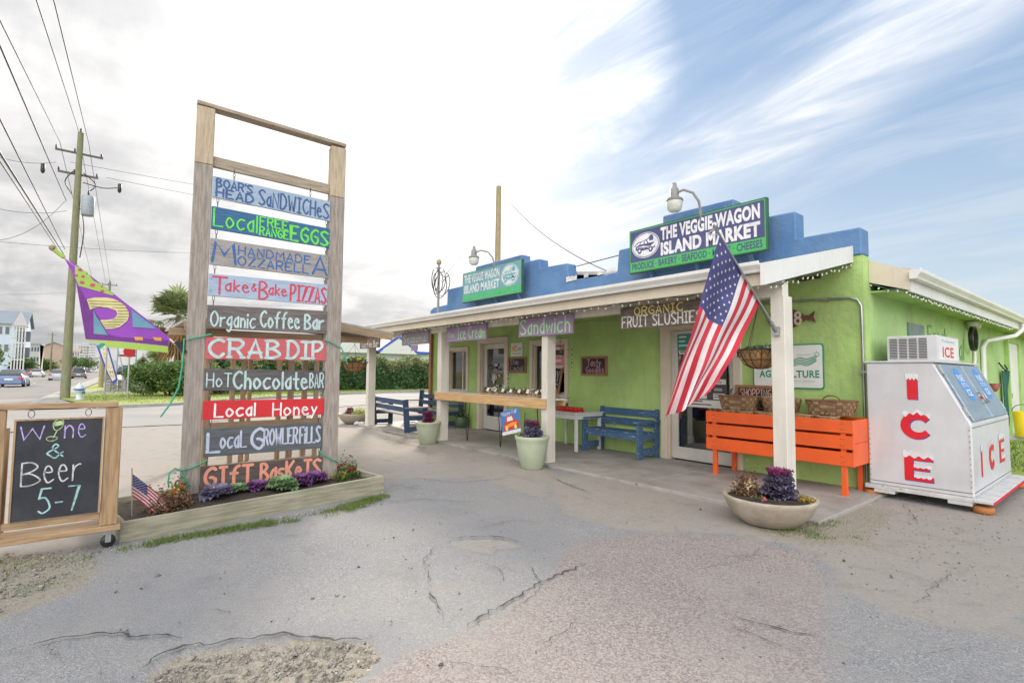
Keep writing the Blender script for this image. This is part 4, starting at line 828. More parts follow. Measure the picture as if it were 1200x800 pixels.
# plants -----------------------------------------------------------------
m_kout = leafmat('kale_blue_green', (.14, .13, .20), (.32, .28, .42)); m_kpur = leafmat('kale_purple', (.16, .06, .20), (.34, .16, .38)); m_kmag = leafmat('kale_magenta', (.32, .03, .22), (.55, .08, .40)); m_kgrn = leafmat('kale_green', (.12, .28, .14), (.38, .52, .26)); m_kcr = leafmat('kale_cream', (.42, .55, .28), (.66, .70, .45)); m_kred = leafmat('kale_wine', (.24, .04, .12), (.42, .10, .24))
def kale(name, label, loc, r, h, mo, mi, inner=.45, group=None, tall=0.0, scale_z=1.0):
    """rosette of many ruffled leaves, heart leaves upright"""
    t = thing(name, label, 'plant', loc, random.uniform(0, 6), group)
    def leaves(r0, r1, k0, n, m, nm, el0, el1, z1):
        mb = MB(); val = []
        for k in range(n):
            q = (k + .5) / n; ang = k * 2.39996 + random.uniform(-.25, .25); L_ = (r0 + (r1 - r0) * q) * random.uniform(.88, 1.1); W_ = L_ * .52; tilt = el0 + (el1 - el0) * q + random.uniform(-.12, .12); z0 = z1 * (1 - q); ca, sa = math.cos(ang), math.sin(ang); na, nb = 11, 6; vs = []; ph = random.uniform(0, 6); base = random.random() * .5
            for i in range(nb):
                u = i / (nb - 1)
                for j in range(na):
                    s_ = (j / (na - 1) - .5) * 2; wd = W_ * math.sin(math.pi * min(1, u * .62 + .14)) * s_; rr = L_ * u * (1 - .16 * s_ * s_); e = max(abs(s_) ** 2, u ** 4); ruf = L_ * .10 * e * math.sin(ph + 9 * s_ + 13 * u) + L_ * .05 * e * math.sin(ph * 2 + 21 * s_)
                    x = rr * math.cos(tilt) - ruf * math.sin(tilt); z = z0 + rr * math.sin(tilt) + ruf * math.cos(tilt) + .22 * L_ * s_ * s_ * (1 - .3 * u) - .12 * L_ * u * u
                    vs.append((x * ca - wd * sa, x * sa + wd * ca, z * scale_z))
            mb.add(vs, [(i * na + j, i * na + j + 1, (i + 1) * na + j + 1, (i + 1) * na + j) for i in range(nb - 1) for j in range(na - 1)], True)
            val += [min(1, base + .5 * max(((i + .5) / (nb - 1)) ** 2, abs((j + .5) / (na - 1) - .5) * 1.6)) for i in range(nb - 1) for j in range(na - 1)]
        o = mb.build(nm, m, t); at_ = o.data.attributes.new('rnd', 'FLOAT', 'FACE'); at_.data.foreach_set('value', np.array(val, np.float32)); return o
    leaves(r * .7, r, 6, 34 if tall else 24, mo, 'outer_leaves', .75, .18, tall + h * .25); leaves(r * .22, r * inner * 1.15, 1, 26, mi, 'heart_leaves', 1.45, .62, h * .28 + tall * .95 * 0); 
    if tall:
        for o in kids(t):
            if o.name.startswith('heart'): o.location.z = tall * scale_z
    return t
def inplanter(s, y, z=.17): # local coordinates of the planter -> world
    d = (PB - PA).normalized(); n = Vector((-d.y, d.x, 0)); p = PA + d * s + n * y; return (p.x, p.y, z)
GK = 'ornamental kale plants in the timber planter'
kale('ornamental_kale', 'blue-grey and purple kale by the left sign post', inplanter(.98, .62, .14), .21, .14, m_kout, m_kpur, group=GK)
kale('ornamental_kale', 'small green kale left of the dark purple one', inplanter(1.22, .72, .14), .15, .10, m_kgrn, m_kgrn, group=GK)
kale('ornamental_kale', 'dark purple kale left of the large pale green one', inplanter(1.43, .66, .14), .16, .15, m_kpur, m_kpur, group=GK)
kale('ornamental_kale', 'large pale green kale with cream heart', inplanter(1.63, .46, .15), .21, .24, m_kgrn, m_kcr, .6, group=GK)
kale('ornamental_kale', 'kale with a glowing magenta heart', inplanter(1.88, .56, .15), .18, .19, m_kpur, m_kmag, .55, group=GK)
kale('ornamental_kale', 'dark violet kale beside the right sign post', inplanter(2.10, .58, .15), .18, .18, m_kpur, m_kpur, group=GK)
m_twig = leafmat('twig_brown', (.12, .06, .04), (.28, .17, .10), (.42, .30, .20)); m_marig = leafmat('marigold', (.75, .25, .02), (.90, .50, .04)); m_pansy = leafmat('pansy_yellow', (.55, .40, .05), (.80, .62, .10)); m_redf = leafmat('red_flower', (.50, .03, .03), (.70, .10, .07)); m_mixleaf = leafmat('mixed_foliage', (.05, .10, .03), (.16, .24, .07), (.35, .16, .10))
def clump(name, label, loc, rx, ry, h, n, ml, mf=None, nf=0, group=None, size=.022, cat='plant'):
    t = thing(name, label, cat, loc, 0, group)
    q = RNG.normal(size=(n, 3)) * np.array([rx, ry, h]) * .42; q[:, 2] = np.abs(q[:, 2]) * 1.2; leaf_cloud('foliage', q, size, ml, t)
    mb = MB()
    for k in range(9): a = random.uniform(0, 6.28); mb.tube([(0, 0, -.02), (math.cos(a) * rx * .3, math.sin(a) * ry * .3, h * .4), (math.cos(a) * rx * .7, math.sin(a) * ry * .7, h * random.uniform(.6, 1.0))], [.004, .003, .0015], 4)
    tag(mb.build('stem', m_soil, t), kind='stuff')
    if mf:
        q = RNG.normal(size=(nf, 3)) * np.array([rx, ry, h * .3]) * .4; q[:, 2] = h * .55 + np.abs(q[:, 2]); q2 = np.repeat(q, 7, axis=0) + RNG.normal(size=(nf * 7, 3)) * .012; leaf_cloud('flowers', q2, .022, mf, t)
    return t
GC = 'bedding plants in the timber planter'
clump('bedding_plant', 'brown dried bedding plant beside the small flag', inplanter(.42, .42, .125), .22, .16, .16, 900, m_twig, group=GC)
clump('bedding_plant', 'orange marigold between the small flag and the left post', inplanter(.60, .70, .125), .10, .10, .20, 300, m_mixleaf, m_marig, 10, GC)
clump('bedding_plant', 'second orange flower touching the left sign post', inplanter(.70, .98, .125), .07, .07, .17, 180, m_twig, m_marig, 7, GC)
clump('bedding_plant', 'brown twiggy plant at the foot of the left sign post', inplanter(.60, .52, .125), .16, .10, .12, 500, m_twig, group=GC)
clump('bedding_plant', 'yellow and green pansies just right of the right sign post', inplanter(2.42, .50, .125), .13, .12, .12, 500, m_mixleaf, m_pansy, 12, GC)
clump('bedding_plant', 'red flowering plant in the right end of the planter', inplanter(2.56, .52, .125), .10, .12, .20, 500, m_mixleaf, m_redf, 9, GC)
clump('bedding_plant', 'reddish brown plant at the far right corner of the planter', inplanter(2.58, .78, .125), .16, .14, .17, 700, m_twig, m_redf, 4, GC)
# green cord tied round the frame
m_cord = mat('green_cord', (.02, .38, .24), .6, (.03, .30, .18), ns=9)
def cord(label, pts, r=.009): return tag(MB().tube([SA + SDIR * s + SN * n + Vector((0, 0, z)) for s, n, z in pts], r, 7).build('green_cord', m_cord), label, 'cord', 'green cords tied round the sign frame')
cord('green cord knotted round the left post beside the purple flag, with a long dangling tail', [(-.30, .04, 1.02), (-.22, .04, 1.15), (-.14, .05, 1.35), (-.115, .03, 1.6), (-.11, .02, 1.90), (-.06, .04, 1.90), (.04, .03, 1.93), (.16, .03, 1.97)])
cord('green cord round the right post at CRAB DIP height', [(1.44, .03, 1.96), (1.50, .03, 1.94), (1.60, .03, 1.89), (1.672, .02, 1.86), (1.70, .02, 1.8), (1.74, .02, 1.70), (1.76, .02, 1.64)])
cord('green cord with a bow low on the left post', [(.17, .03, .50), (.10, .03, .465), (.0, .03, .42), (-.09, .02, .405), (-.14, .05, .44), (-.19, .06, .40), (-.20, .06, .30), (-.19, .06, .24)]); cord('frayed green cord end hanging across the left post near its foot', [(-.09, .03, .41), (-.05, .04, .33), (-.02, .04, .27), (.02, .04, .22)], .010)
cord('green cord round the right post near its foot', [(1.42, .02, .52), (1.48, .03, .46), (1.58, .03, .39), (1.672, .03, .35), (1.70, .01, .37)])

# ---------------------------------------------------------------- purple house flag on a slanted pole
m_purp = mat('purple_cloth', (.28, .065, .42), .8, (.25, .055, .38), ns=3, bump=.15, bs=80); m_purpd = mat('purple_cloth_shaded_back', (.17, .04, .24), .8); m_lgrn = mat('lime_cloth', (.36, .52, .10), .8, (.32, .46, .09), ns=3); m_olive = mat('olive_cloth', (.62, .58, .26), .8); m_teal2 = mat('teal_cloth', (.16, .32, .38), .8, (.12, .26, .38), ns=5); m_magd = mat('pink_dots', (.50, .10, .16), .8); m_orng = mat('orange_cloth', (.70, .36, .06), .8); m_str = mat('brown_stripe', (.30, .22, .14), .8); m_seam = mat('pale_seam', (.62, .55, .66), .8)
HF = thing('house_flag', 'purple appliqued flag with a striped letter, on a pole leaning off the tall sign', 'flag', (SA.x, SA.y, 0), SRZ)
def FP(px, py, off=0.0):  # pixel of the photograph -> point on the flag's own waving sheet (plane through the left post)
    d = _ray(px, py); n = Vector((SDIR.y, -SDIR.x, 0)); tt = (SA - EYE).dot(n) / d.dot(n); p = EYE + d * tt; s = (p - SA).dot(SDIR); z = p.z
    return (s, z)
def FS(s, z, n=0.0): return Vector((s, -.05 - .05 * math.sin(s * 7 + z * 3) * min(1, max(0, (2.3 - z) * 1.2)) - n, z))
def fpoly(pix, m, name, off, t=.0015):
    pts = [FP(*p) for p in pix]; bm = bmesh.new(); vs = [bm.verts.new((x, 0, z)) for x, z in pts]; bm.faces.new(vs)
    bmesh.ops.triangulate(bm, faces=bm.faces[:])
    for _ in range(3):
        bmesh.ops.subdivide_edges(bm, edges=[e for e in bm.edges if e.calc_length() > .09], cuts=1, use_grid_fill=False); bmesh.ops.triangulate(bm, faces=bm.faces[:])
    me = bpy.data.meshes.new(name)
    for v in bm.verts: v.co = FS(v.co.x, v.co.z, off)
    bmesh.ops.solidify(bm, geom=bm.faces[:], thickness=t); bm.to_mesh(me); bm.free(); me.materials.append(m)
    o = bpy.data.objects.new(name, me); COL.objects.link(o); o.parent = HF; return o
Z5 = lambda x, y_: (50 + x / 5.712, 280 + y_ / 5.714)
def zp(*l): return [Z5(*p) for p in l]
fpoly(zp((150, 135), (215, 165), (485, 375), (700, 540), (850, 660), (845, 700), (840, 718), (520, 690), (290, 672), (250, 400), (230, 300), (195, 215)), m_purp, 'cloth', .0)
fpoly(zp((232, 318), (250, 330), (290, 400), (340, 470), (400, 560), (440, 640), (530, 660), (840, 678), (838, 716), (520, 680), (289, 666), (252, 400)), m_purpd, 'shaded_fold', .003)  # turned-over fold; its shade is put in by the darker purple
fpoly(zp((290, 672), (520, 688), (838, 718), (840, 762), (420, 722), (420, 700), (288, 680)), m_lgrn, 'hem_band', .002)
fpoly(zp((222, 182), (300, 225), (290, 262), (345, 285), (400, 310), (480, 375), (470, 382), (360, 350), (248, 318), (222, 262)), m_lgrn, 'dotted_band', .004)
for x, y_, r_ in ((257, 212, 14), (230, 250, 10), (275, 256, 11), (268, 296, 15), (338, 314, 17), (402, 354, 13), (400, 322, 7)):
    fpoly([Z5(x + r_ * 1.1 * math.cos(a), y_ + r_ * .75 * math.sin(a)) for a in np.linspace(0, 2 * math.pi, 12, endpoint=False)], m_magd, 'dot', .006)
Dout = [(300, 408), (350, 396), (430, 396), (505, 415), (555, 450), (580, 500), (570, 550), (520, 592), (440, 606), (425, 604), (392, 545), (440, 545), (490, 530), (502, 505), (490, 480), (440, 462), (380, 460), (335, 470), (318, 440)]
Do = [(300, 408), (350, 396), (430, 396), (470, 402), (505, 415), (555, 450), (578, 490), (580, 520), (570, 550), (520, 592), (470, 603), (425, 604)]; Di = [(322, 478), (345, 466), (380, 460), (415, 460), (440, 462), (490, 480), (501, 495), (502, 508), (490, 530), (465, 540), (430, 545), (388, 546)]
for k in range(11): fpoly([Z5(*Do[k]), Z5(*Do[k + 1]), Z5(*Di[k + 1]), Z5(*Di[k])], m_olive, 'striped_letter_piece', .006)
for a, b in (((312, 418), (520, 425)), ((322, 436), (548, 446)), ((330, 455), (400, 458)), ((470, 462), (566, 466)), ((505, 486), (578, 486)), ((508, 506), (580, 506)), ((500, 524), (576, 524)), ((470, 542), (566, 542)), ((400, 560), (548, 558)), ((412, 578), (524, 576)), ((420, 592), (490, 590))):
    fpoly([Z5(a[0], a[1] - 2.5), Z5(b[0], b[1] - 2.5), Z5(b[0], b[1] + 2.5), Z5(a[0], a[1] + 2.5)], m_str, 'stripe', .0085, .001)
fpoly(zp((345, 475), (362, 520), (395, 570), (440, 645), (345, 635)), m_teal2, 'teal_patch', .006); fpoly(zp((600, 480), (660, 525), (760, 602), (605, 592)), m_teal2, 'teal_patch', .006)
fpoly(zp((612, 657), (672, 659), (675, 680), (625, 680)), m_orng, 'orange_patch', .007); fpoly(zp((735, 659), (795, 661), (798, 684), (755, 682)), m_orng, 'orange_patch', .007)
a, b = FP(62, 292), FP(213, 409)
MB().tube([(a[0], -.045, a[1]), (b[0], -.02, b[1])], .011, 8).build('pole', mat('pale_pole', (.55, .47, .42), .5), HF)
c = FP(73, 301); MB().tube([(a[0] + .02, -.046, a[1] - .015), (c[0] + .02, -.046, c[1] - .01)], .022, 8).build('green_sleeve', m_lgrn, HF); MB().lathe([(0, -.03), (.025, -.01), (.03, .02), (.0, .04)], (a[0], -.045, a[1]), 10).build('finial', m_pole, HF)
MB().beam((-.10, .0, 1.74), (-.19, -.02, 1.87), .05, .05).build('bracket', m_black, HF)

# ---------------------------------------------------------------- stars and stripes on the corner post
m_fr = mat('flag_red', (.52, .02, .045), .7, (.42, .02, .04), ns=4, bump=.1, bs=150); m_fw = mat('flag_white', (.66, .62, .61), .7, (.58, .54, .55), ns=4, bump=.1, bs=150); m_fb = mat('flag_blue', (.055, .055, .18), .7, (.04, .04, .14), ns=4, bump=.1, bs=150)
def flagmesh(t, S_, nu, nv, canton=.40, stars=True, sz=.020):
    """S_(u,v): u along the fly, v down the hoist; stripes as their own strips"""
    def patch(u0, u1, v0, v1, m, name, off=0.0, nu_=None):
        a = max(1, round(nu * (u1 - u0))); b = max(1, round(nv * (v1 - v0))); vs = [S_(u0 + (u1 - u0) * i / a, v0 + (v1 - v0) * j / b, off) for i in range(a + 1) for j in range(b + 1)]
        mb = MB(); mb.add(vs, [(i * (b + 1) + j, (i + 1) * (b + 1) + j, (i + 1) * (b + 1) + j + 1, i * (b + 1) + j + 1) for i in range(a) for j in range(b)], True); return mb.build(name, m, t)
    for k in range(13):
        m = m_fr if k % 2 == 0 else m_fw; patch(canton if k < 7 else 0, 1, k / 13, (k + 1) / 13, m, 'stripe')
    patch(0, canton, 0, 7 / 13, m_fb, 'canton')
    if stars:
        for sgn in (1, -1):
            mb = MB()
            for r_ in range(9):
                for c_ in range(6 if r_ % 2 == 0 else 5):
                    u = canton * ((c_ + .5) / 6 if r_ % 2 == 0 else (c_ + 1) / 6); v = 7 / 13 * (r_ + .75) / 9.5; vs = [S_(u, v, .004 * sgn)]
                    for k in range(10): a = k * math.pi / 5; rr = sz * (1 if k % 2 == 0 else .4); vs.append(S_(u + rr * .55 * math.sin(a) , v + rr * math.cos(a) * 1.05, .004 * sgn))
                    mb.add(vs, [(0, k + 1, (k + 1) % 10 + 1) for k in range(10)])
            mb.build('stars', m_fw, t)
AF = thing('american_flag', 'large stars and stripes draped from a steel pole on the corner porch post', 'flag', (0, 0, 0), 0, 'stars and stripes flags')
pb, pt = onY(910, 388, 5.985), onX(838, 266, -2.70)
MB().tube([pb, pt], [.014, .011], 10).build('pole', mat('steel_pole', (.50, .50, .50), .3, metal=.9), AF); MB().lathe([(0, -.02), (.022, 0), (.028, .025), (.015, .05), (0, .055)], tuple(pt), 12).build('finial', m_metal, AF)
mb = MB(); mb.box(pb.x - .035, pb.x + .035, 5.955, 6.0, pb.z - .05, pb.z + .05); mb.tube([pb + Vector((0, 0, -.02)), pb.lerp(pt, .09)], .022, 10); mb.build('bracket', m_metal, AF)
H0, H1 = onX(843, 277, -2.70), onX(890, 354, -2.70)
F0_, F1_ = onX(776, 491, -3.02), onX(823, 462, -2.86)
def AFS(u, v, off=0.0):
    top = H0.lerp(F0_, u); bot = H1.lerp(F1_, u); m1 = 4 * u * (1 - u)
    bot = bot + Vector((0, -.05, .06)) * m1 * -1.0; p = top.lerp(bot, v)
    w = math.sin(v * 12.0 + u * 2.6) * .10 * (u ** .7) * (1 - .25 * v) + .035 * math.sin(u * 6 + v * 3) * u + .012 * math.sin(u * 15 + v * 7)
    n = Vector((.80, -.55, .15)).normalized(); side = (bot - top).normalized() if (bot - top).length > 1e-6 else Vector((0, 1, 0))
    z = -.06 * abs(math.sin(v * 9 + 1.2)) * max(0, u - .8) * 4
    return p + n * (w + off) + Vector((0, 0, z * .6))
flagmesh(AF, AFS, 34, 39, .40, sz=.020)
tag(MB().tube([H0 + Vector((0, 0, .02)), pt.lerp(pb, .03) + Vector((-.10, -.02, -.02)), pt.lerp(pb, .01)], .006, 5).build('halyard', m_fw, AF))
def smallflag(label, base, lean, h, fw, fh, dirx):
    t = thing('small_flag', label, 'flag', base, 0, 'stars and stripes flags'); MB().tube([(0, 0, -.05), (lean[0], lean[1], h)], .005, 6).build('stick', m_freshw, t)
    top = Vector((lean[0], lean[1], h - .05)); bot = top * ((h - .05 - fh) / (h - .05)); dv = Vector(dirx)
    def S_(u, v, off=0.0): p = top.lerp(bot, v) + dv * u * fw + Vector((0, 0, -.42 * fw * u - .16 * fw * u * u)); return p + Vector((1, -.2, 0)).normalized() * (.03 * math.sin(u * 7 + v * 4) * u + off)
    flagmesh(t, S_, 14, 13, .42, sz=.028); return t
smallflag('small stars and stripes hand flag planted beside the chalkboard stand', inplanter(.16, .40, .125), (.0, -.02, 0), .46, .34, .22, (0, .9, -.4))
smallflag('tiny flag at the far right corner of the timber planter', inplanter(2.42, .95, .125), (.0, .05, 0), .40, .10, .16, (0, -.7, -.7))
# the second little flag leans against the first
# ---------------------------------------------------------------- rolling chalkboard stand
m_pine = mat('stained_pine', (.42, .275, .15), .7, (.29, .18, .095), ns=4, nd=8, stretch=(9, 9, .9), bump=.25, bs=12, grime=.2); m_pineh = mat('stained_pine_rail', (.43, .285, .16), .7, (.30, .19, .10), ns=4, nd=8, stretch=(9, .9, 9), bump=.25, bs=12); m_chalkb = mat('chalkboard', (.022, .023, .030), .75, (.045, .046, .055), ns=2.2, nd=8)
CB = thing('chalkboard_stand', 'pine frame on castors holding a chalkboard that reads Wine & Beer 5-7', 'sign', (-5.75, 0, 0))
for y0, y1 in ((-.66, -.535), (.085, .205)):
    mb = MB(); mb.box(-.045, .0, y0, y1, .20, 1.215); mb.build('post', m_pine, CB, bevel=.005)
mb = MB(); mb.box(-.08, .012, -.70, .17, 1.217, 1.262); mb.build('top_rail', m_pineh, CB, bevel=.005)
mb = MB(); mb.box(-.055, -.015, -.533, .083, .262, .312); mb.build('lower_rail', m_pineh, CB, bevel=.004)
mb = MB(); mb.box(-.26, .03, -.72, .232, .152, .198); mb.build('base_board', m_pineh, CB, bevel=.005)
mb = MB(); mb.box(-.30, -.255, -.66, -.535, .16, 1.05); mb.box(-.30, -.255, .085, .205, .16, .20); mb.beam((-.28, -.6, .2), (-.06, -.6, 1.18), .09, .04); mb.beam((-.28, .145, .2), (-.06, .145, 1.18), .05, .03); tag(mb.build('rear_brace', m_pine, CB), kind='stuff')
for y_ in (-.60, .15):
    for x in (-.04,):
        w_ = thing('castor', None, None, (x, y_, 0)); w_.parent = CB; mb = MB(); mb.lathe([(.0, -.014), (.05, -.014), (.055, -.006), (.055, .006), (.05, .014), (0, .014)], (0, 0, .058), 16, axis='x'); mb.build('wheel', m_black, w_)
        mb = MB(); mb.box(-.035, .035, -.045, .045, .125, .15); mb.box(-.026, -.018, -.02, .02, .05, .13); mb.box(.018, .026, -.02, .02, .05, .13); mb.build('fork', m_metal, w_)
m_chbl = [mat('chalk_' + k, c, .9, tuple(x * .6 for x in c), ns=25, nd=4, lo=.45, hi=.6) for k, c in (('lilac', (.48, .36, .72)), ('teal', (.34, .58, .58)), ('grey', (.55, .55, .58)), ('lime', (.45, .60, .30)))]
BD = thing('hung_chalkboard', None, None, (0, 0, 0)); BD.parent = CB
mb = MB(); mb.box(-.012, .008, -.475, .068, .325, 1.135); mb.build('slate', m_chalkb, BD)
mb = MB(); mb.box(-.014, .014, -.488, -.475, .322, 1.138); mb.box(-.014, .014, .068, .080, .322, 1.138); mb.box(-.014, .014, -.475, .068, 1.125, 1.137); mb.build('frame', m_pine, BD)
FCB = frame((.008, -.475, .325), (0, 1, 0), (0, 0, 1), (1, 0, 0)); CW, CH = .543, .81
def cbt(s, x0, y0, x1, y1, wd, k, **kw): mb = MB(); hand(mb, s, FCB, CW * x0, CH * y0, CW * x1, CH * y1, wd, .001, **kw); mb.build('chalk_writing', m_chbl[k], BD)
cbt('w', .05, .80, .31, .93, .010, 0, cap=6); cbt('n', .55, .80, .65, .925, .010, 0, cap=6); cbt('e', .71, .80, .80, .93, .009, 0, cap=6)
mb = MB(); o_ = [(CW * x, CH * y_) for x, y_ in ((.42, .90), (.41, .95), (.45, .985), (.51, .99), (.53, .95), (.50, .90), (.45, .88), (.42, .90))]; ribbon(mb, _smooth(o_), FCB, .006, .001); ribbon(mb, [(CW * .46, CH * .88), (CW * .42, CH * .81)], FCB, .007, .001); o_ = [(CW * x, CH * y_) for x, y_ in ((.34, .80), (.38, .82), (.46, .81), (.45, .785), (.38, .775), (.34, .80))]; ribbon(mb, _smooth(o_), FCB, .006, .001); mb.build('wine_glass', m_chbl[3], BD)
mb = MB(); ribbon(mb, [(CW * .44, CH * .945), (CW * .50, CH * .955)], FCB, .035, .0004); mb.build('wine', m_chbl[3], BD)
cbt('&', .36, .60, .54, .74, .011, 1); cbt('B', .09, .345, .30, .57, .011, 2); cbt('eer', .34, .36, .76, .57, .011, 2, cap=8); cbt('5-7', .30, .055, .76, .30, .012, 1)
mb = MB()
for y_ in (-.39, -.03): pts = [(0, y_ + .02 * math.sin(R(a)), 1.178 + .03 * math.cos(R(a))) for a in range(0, 361, 30)]; mb.tube(pts, .003, 5, cap=False)
mb.build('ring', m_chain, BD)
# ================================================================= ON AND AROUND THE PORCH
# string lights: a sagging cable with small pale bulbs
m_bulb = mat('bulb_white', (.80, .78, .62), .3, (.7, .68, .55)); m_cab = mat('light_cable', (.03, .08, .05), .6)
_bulb = None
def string_lights(label, pts, step, r=.006, drop=.035):
    global _bulb
    t = thing('string_lights', label, 'string lights', tuple(pts[0]), 0, 'strings of small white bulbs under the eaves'); o = Vector(pts[0]); line = []
    for a, b in zip(pts, pts[1:]):
        a, b = Vector(a), Vector(b); n = max(1, int((b - a).length / step))
        for i in range(n): line.append(a.lerp(b, i / n) + Vector((0, 0, -.012 * (i % 3) - random.uniform(0, .012))))
    line.append(Vector(pts[-1])); MB().tube([p - o for p in line], r, 4).build('cable', m_cab, t)
    for p in line:
        q = p - o + Vector((0, 0, -drop * .5))
        if _bulb is None: c = _bulb = MB().lathe([(0, -.028), (.009, -.024), (.012, -.012), (.008, .006), (.0, .012)], seg=6).build('bulb', m_bulb, t)
        else: c = _bulb.copy(); COL.objects.link(c); c.parent = t
        c.location = q; c.rotation_euler = (random.uniform(-.7, .7), random.uniform(-.7, .7), 0)
def sl(label, pts, step, **k):
    string_lights(label, pts, step, **k)
sl('bulbs along the front of the porch roof', [(-13.9, 5.66, 2.535), (-2.72, 5.66, 2.535)], .145)
sl('bulbs up the sloping end of the porch roof', [(-2.60, 5.70, 2.535), (-2.58, 8.04, 3.09)], .14)
sl('bulbs along the white eave of the side wall', [(-2.44, 8.34, 2.83), (-2.03, 8.34, 2.68), (-1.99, 9.2, 2.655), (-1.99, 16.0, 2.655)], .10, r=.012)
sl('short string of bulbs hanging down the green wall beside the window', [(-8.30, 8.04, 2.33), (-8.27, 8.03, 1.95)], .09)
sl('short string of bulbs dangling left of the Tasty chalkboard', [(-7.93, 8.04, 2.15), (-7.92, 8.03, 1.65)], .1)
sl('string of bulbs hanging down beside the Eat Local chalkboard', [(-10.12, 8.02, 1.6), (-10.11, 8.02, 1.05)], .10)

m_bench = mat('navy_bench_paint', (.03, .06, .13), .6, (.045, .08, .155), ns=3, nd=6, bump=.2, bs=14); m_benchold = mat('worn_blue_paint', (.04, .10, .20), .7, (.06, .13, .25), ns=3, nd=6, bump=.3, bs=20, wear=(.42, .40, .36), wt=.60, ws=5, wstretch=(1, 6, 6)); m_benchtop = mat('bare_worn_plank', (.34, .28, .24), .8, (.18, .18, .24), ns=4, nd=8, stretch=(1.5, 9, 9), bump=.3, bs=14)
def bench(label, L_, loc, rz, m, mt, group, h=.86):
    """plank bench with box-framed arms; backrest at +y"""
    t = thing('bench', label, 'bench', loc, rz, group)
    for k in range(3):
        mb = MB(); y0 = .04 + k * .15; mb.box(.05, L_ - .05, y0, y0 + .135, .425, .46); mb.build('seat_slat', mt, t, bevel=.004)
    for k, z in enumerate((.53, .71)):
        mb = MB(); mb.box(.0, L_, .535 + .03 * k, .57 + .03 * k, z, z + .13); mb.build('back_slat', m, t, bevel=.004)
    mb = MB(); mb.box(.04, L_ - .04, .022, .045, .33, .425); mb.build('front_rail', m, t, bevel=.003)
    for x in (0, L_ - .05):
        mb = MB(); mb.box(x, x + .05, .0, .13, 0, .63); mb.build('front_leg', m, t, bevel=.004)
        mb = MB(); mb.beam((x + .025, .53, 0), (x + .025, .60, h), .045, .14, (0, 1, 0)); mb.build('rear_leg', m, t, bevel=.004)
        mb = MB(); mb.box(x - .045, x + .095, -.04, .62, .632, .665); mb.build('armrest', mt if mt is m_benchtop else m, t, bevel=.004)
        mb = MB(); mb.box(x + .008, x + .042, .131, .50, .06, .18); mb.build('foot_rail', m, t); mb = MB(); mb.box(x + .008, x + .042, .131, .52, .33, .43); mb.build('seat_rail', m, t)
    return t
GB = 'blue plank benches on the porch'
bench('short blue bench with badly flaking paint, against the wall beside the flag', 1.36, (-7.10, 7.48, .035), 0, m_benchold, m_benchold, GB)
bench('navy bench whose back faces the car park, between the two left porch posts', 2.55, (-11.62, 6.62, .0), math.pi - .10, m_bench, m_benchtop, GB)
bench('navy bench standing against the far end of the wall, behind the pale pot', 2.30, (-14.35, 7.34, .035), 0, m_bench, m_benchtop, GB, .95)
# side table
m_wtab = mat('white_table_paint', (.66, .66, .66), .45, (.58, .58, .58), ns=4, bump=.1, streak=.1)
T = thing('side_table', 'white painted wooden table right of the third porch post', 'table', (-8.05, 7.25, .035))
mb = MB(); mb.box(-.03, 1.05, -.03, .78, .72, .745); mb.build('tabletop', m_wtab, T, bevel=.005)
mb = MB(); mb.box(.02, 1.0, .0, .022, .62, .719); mb.box(.02, 1.0, .73, .752, .62, .719); mb.box(.0, .02, .0, .752, .62, .719); mb.box(1.0, 1.022, .0, .752, .62, .719); mb.build('apron', m_wtab, T)
for x in (.02, .95):
    for y_ in (.02, .68): mb = MB(); mb.beam((x + .025, y_ + .025, .619), (x + .025, y_ + .025, 0), .055, .055); mb.build('leg', m_wtab, T, bevel=.004)
m_wick = mat('woven_splint', (.28, .155, .08), .7, (.17, .09, .045), ns=7, nd=5, stretch=(3, 3, 14), bump=.4, bs=30); m_wickp = mat('pale_splint', (.40, .27, .15), .7, (.27, .17, .09), ns=7, nd=5, bump=.4, bs=30)
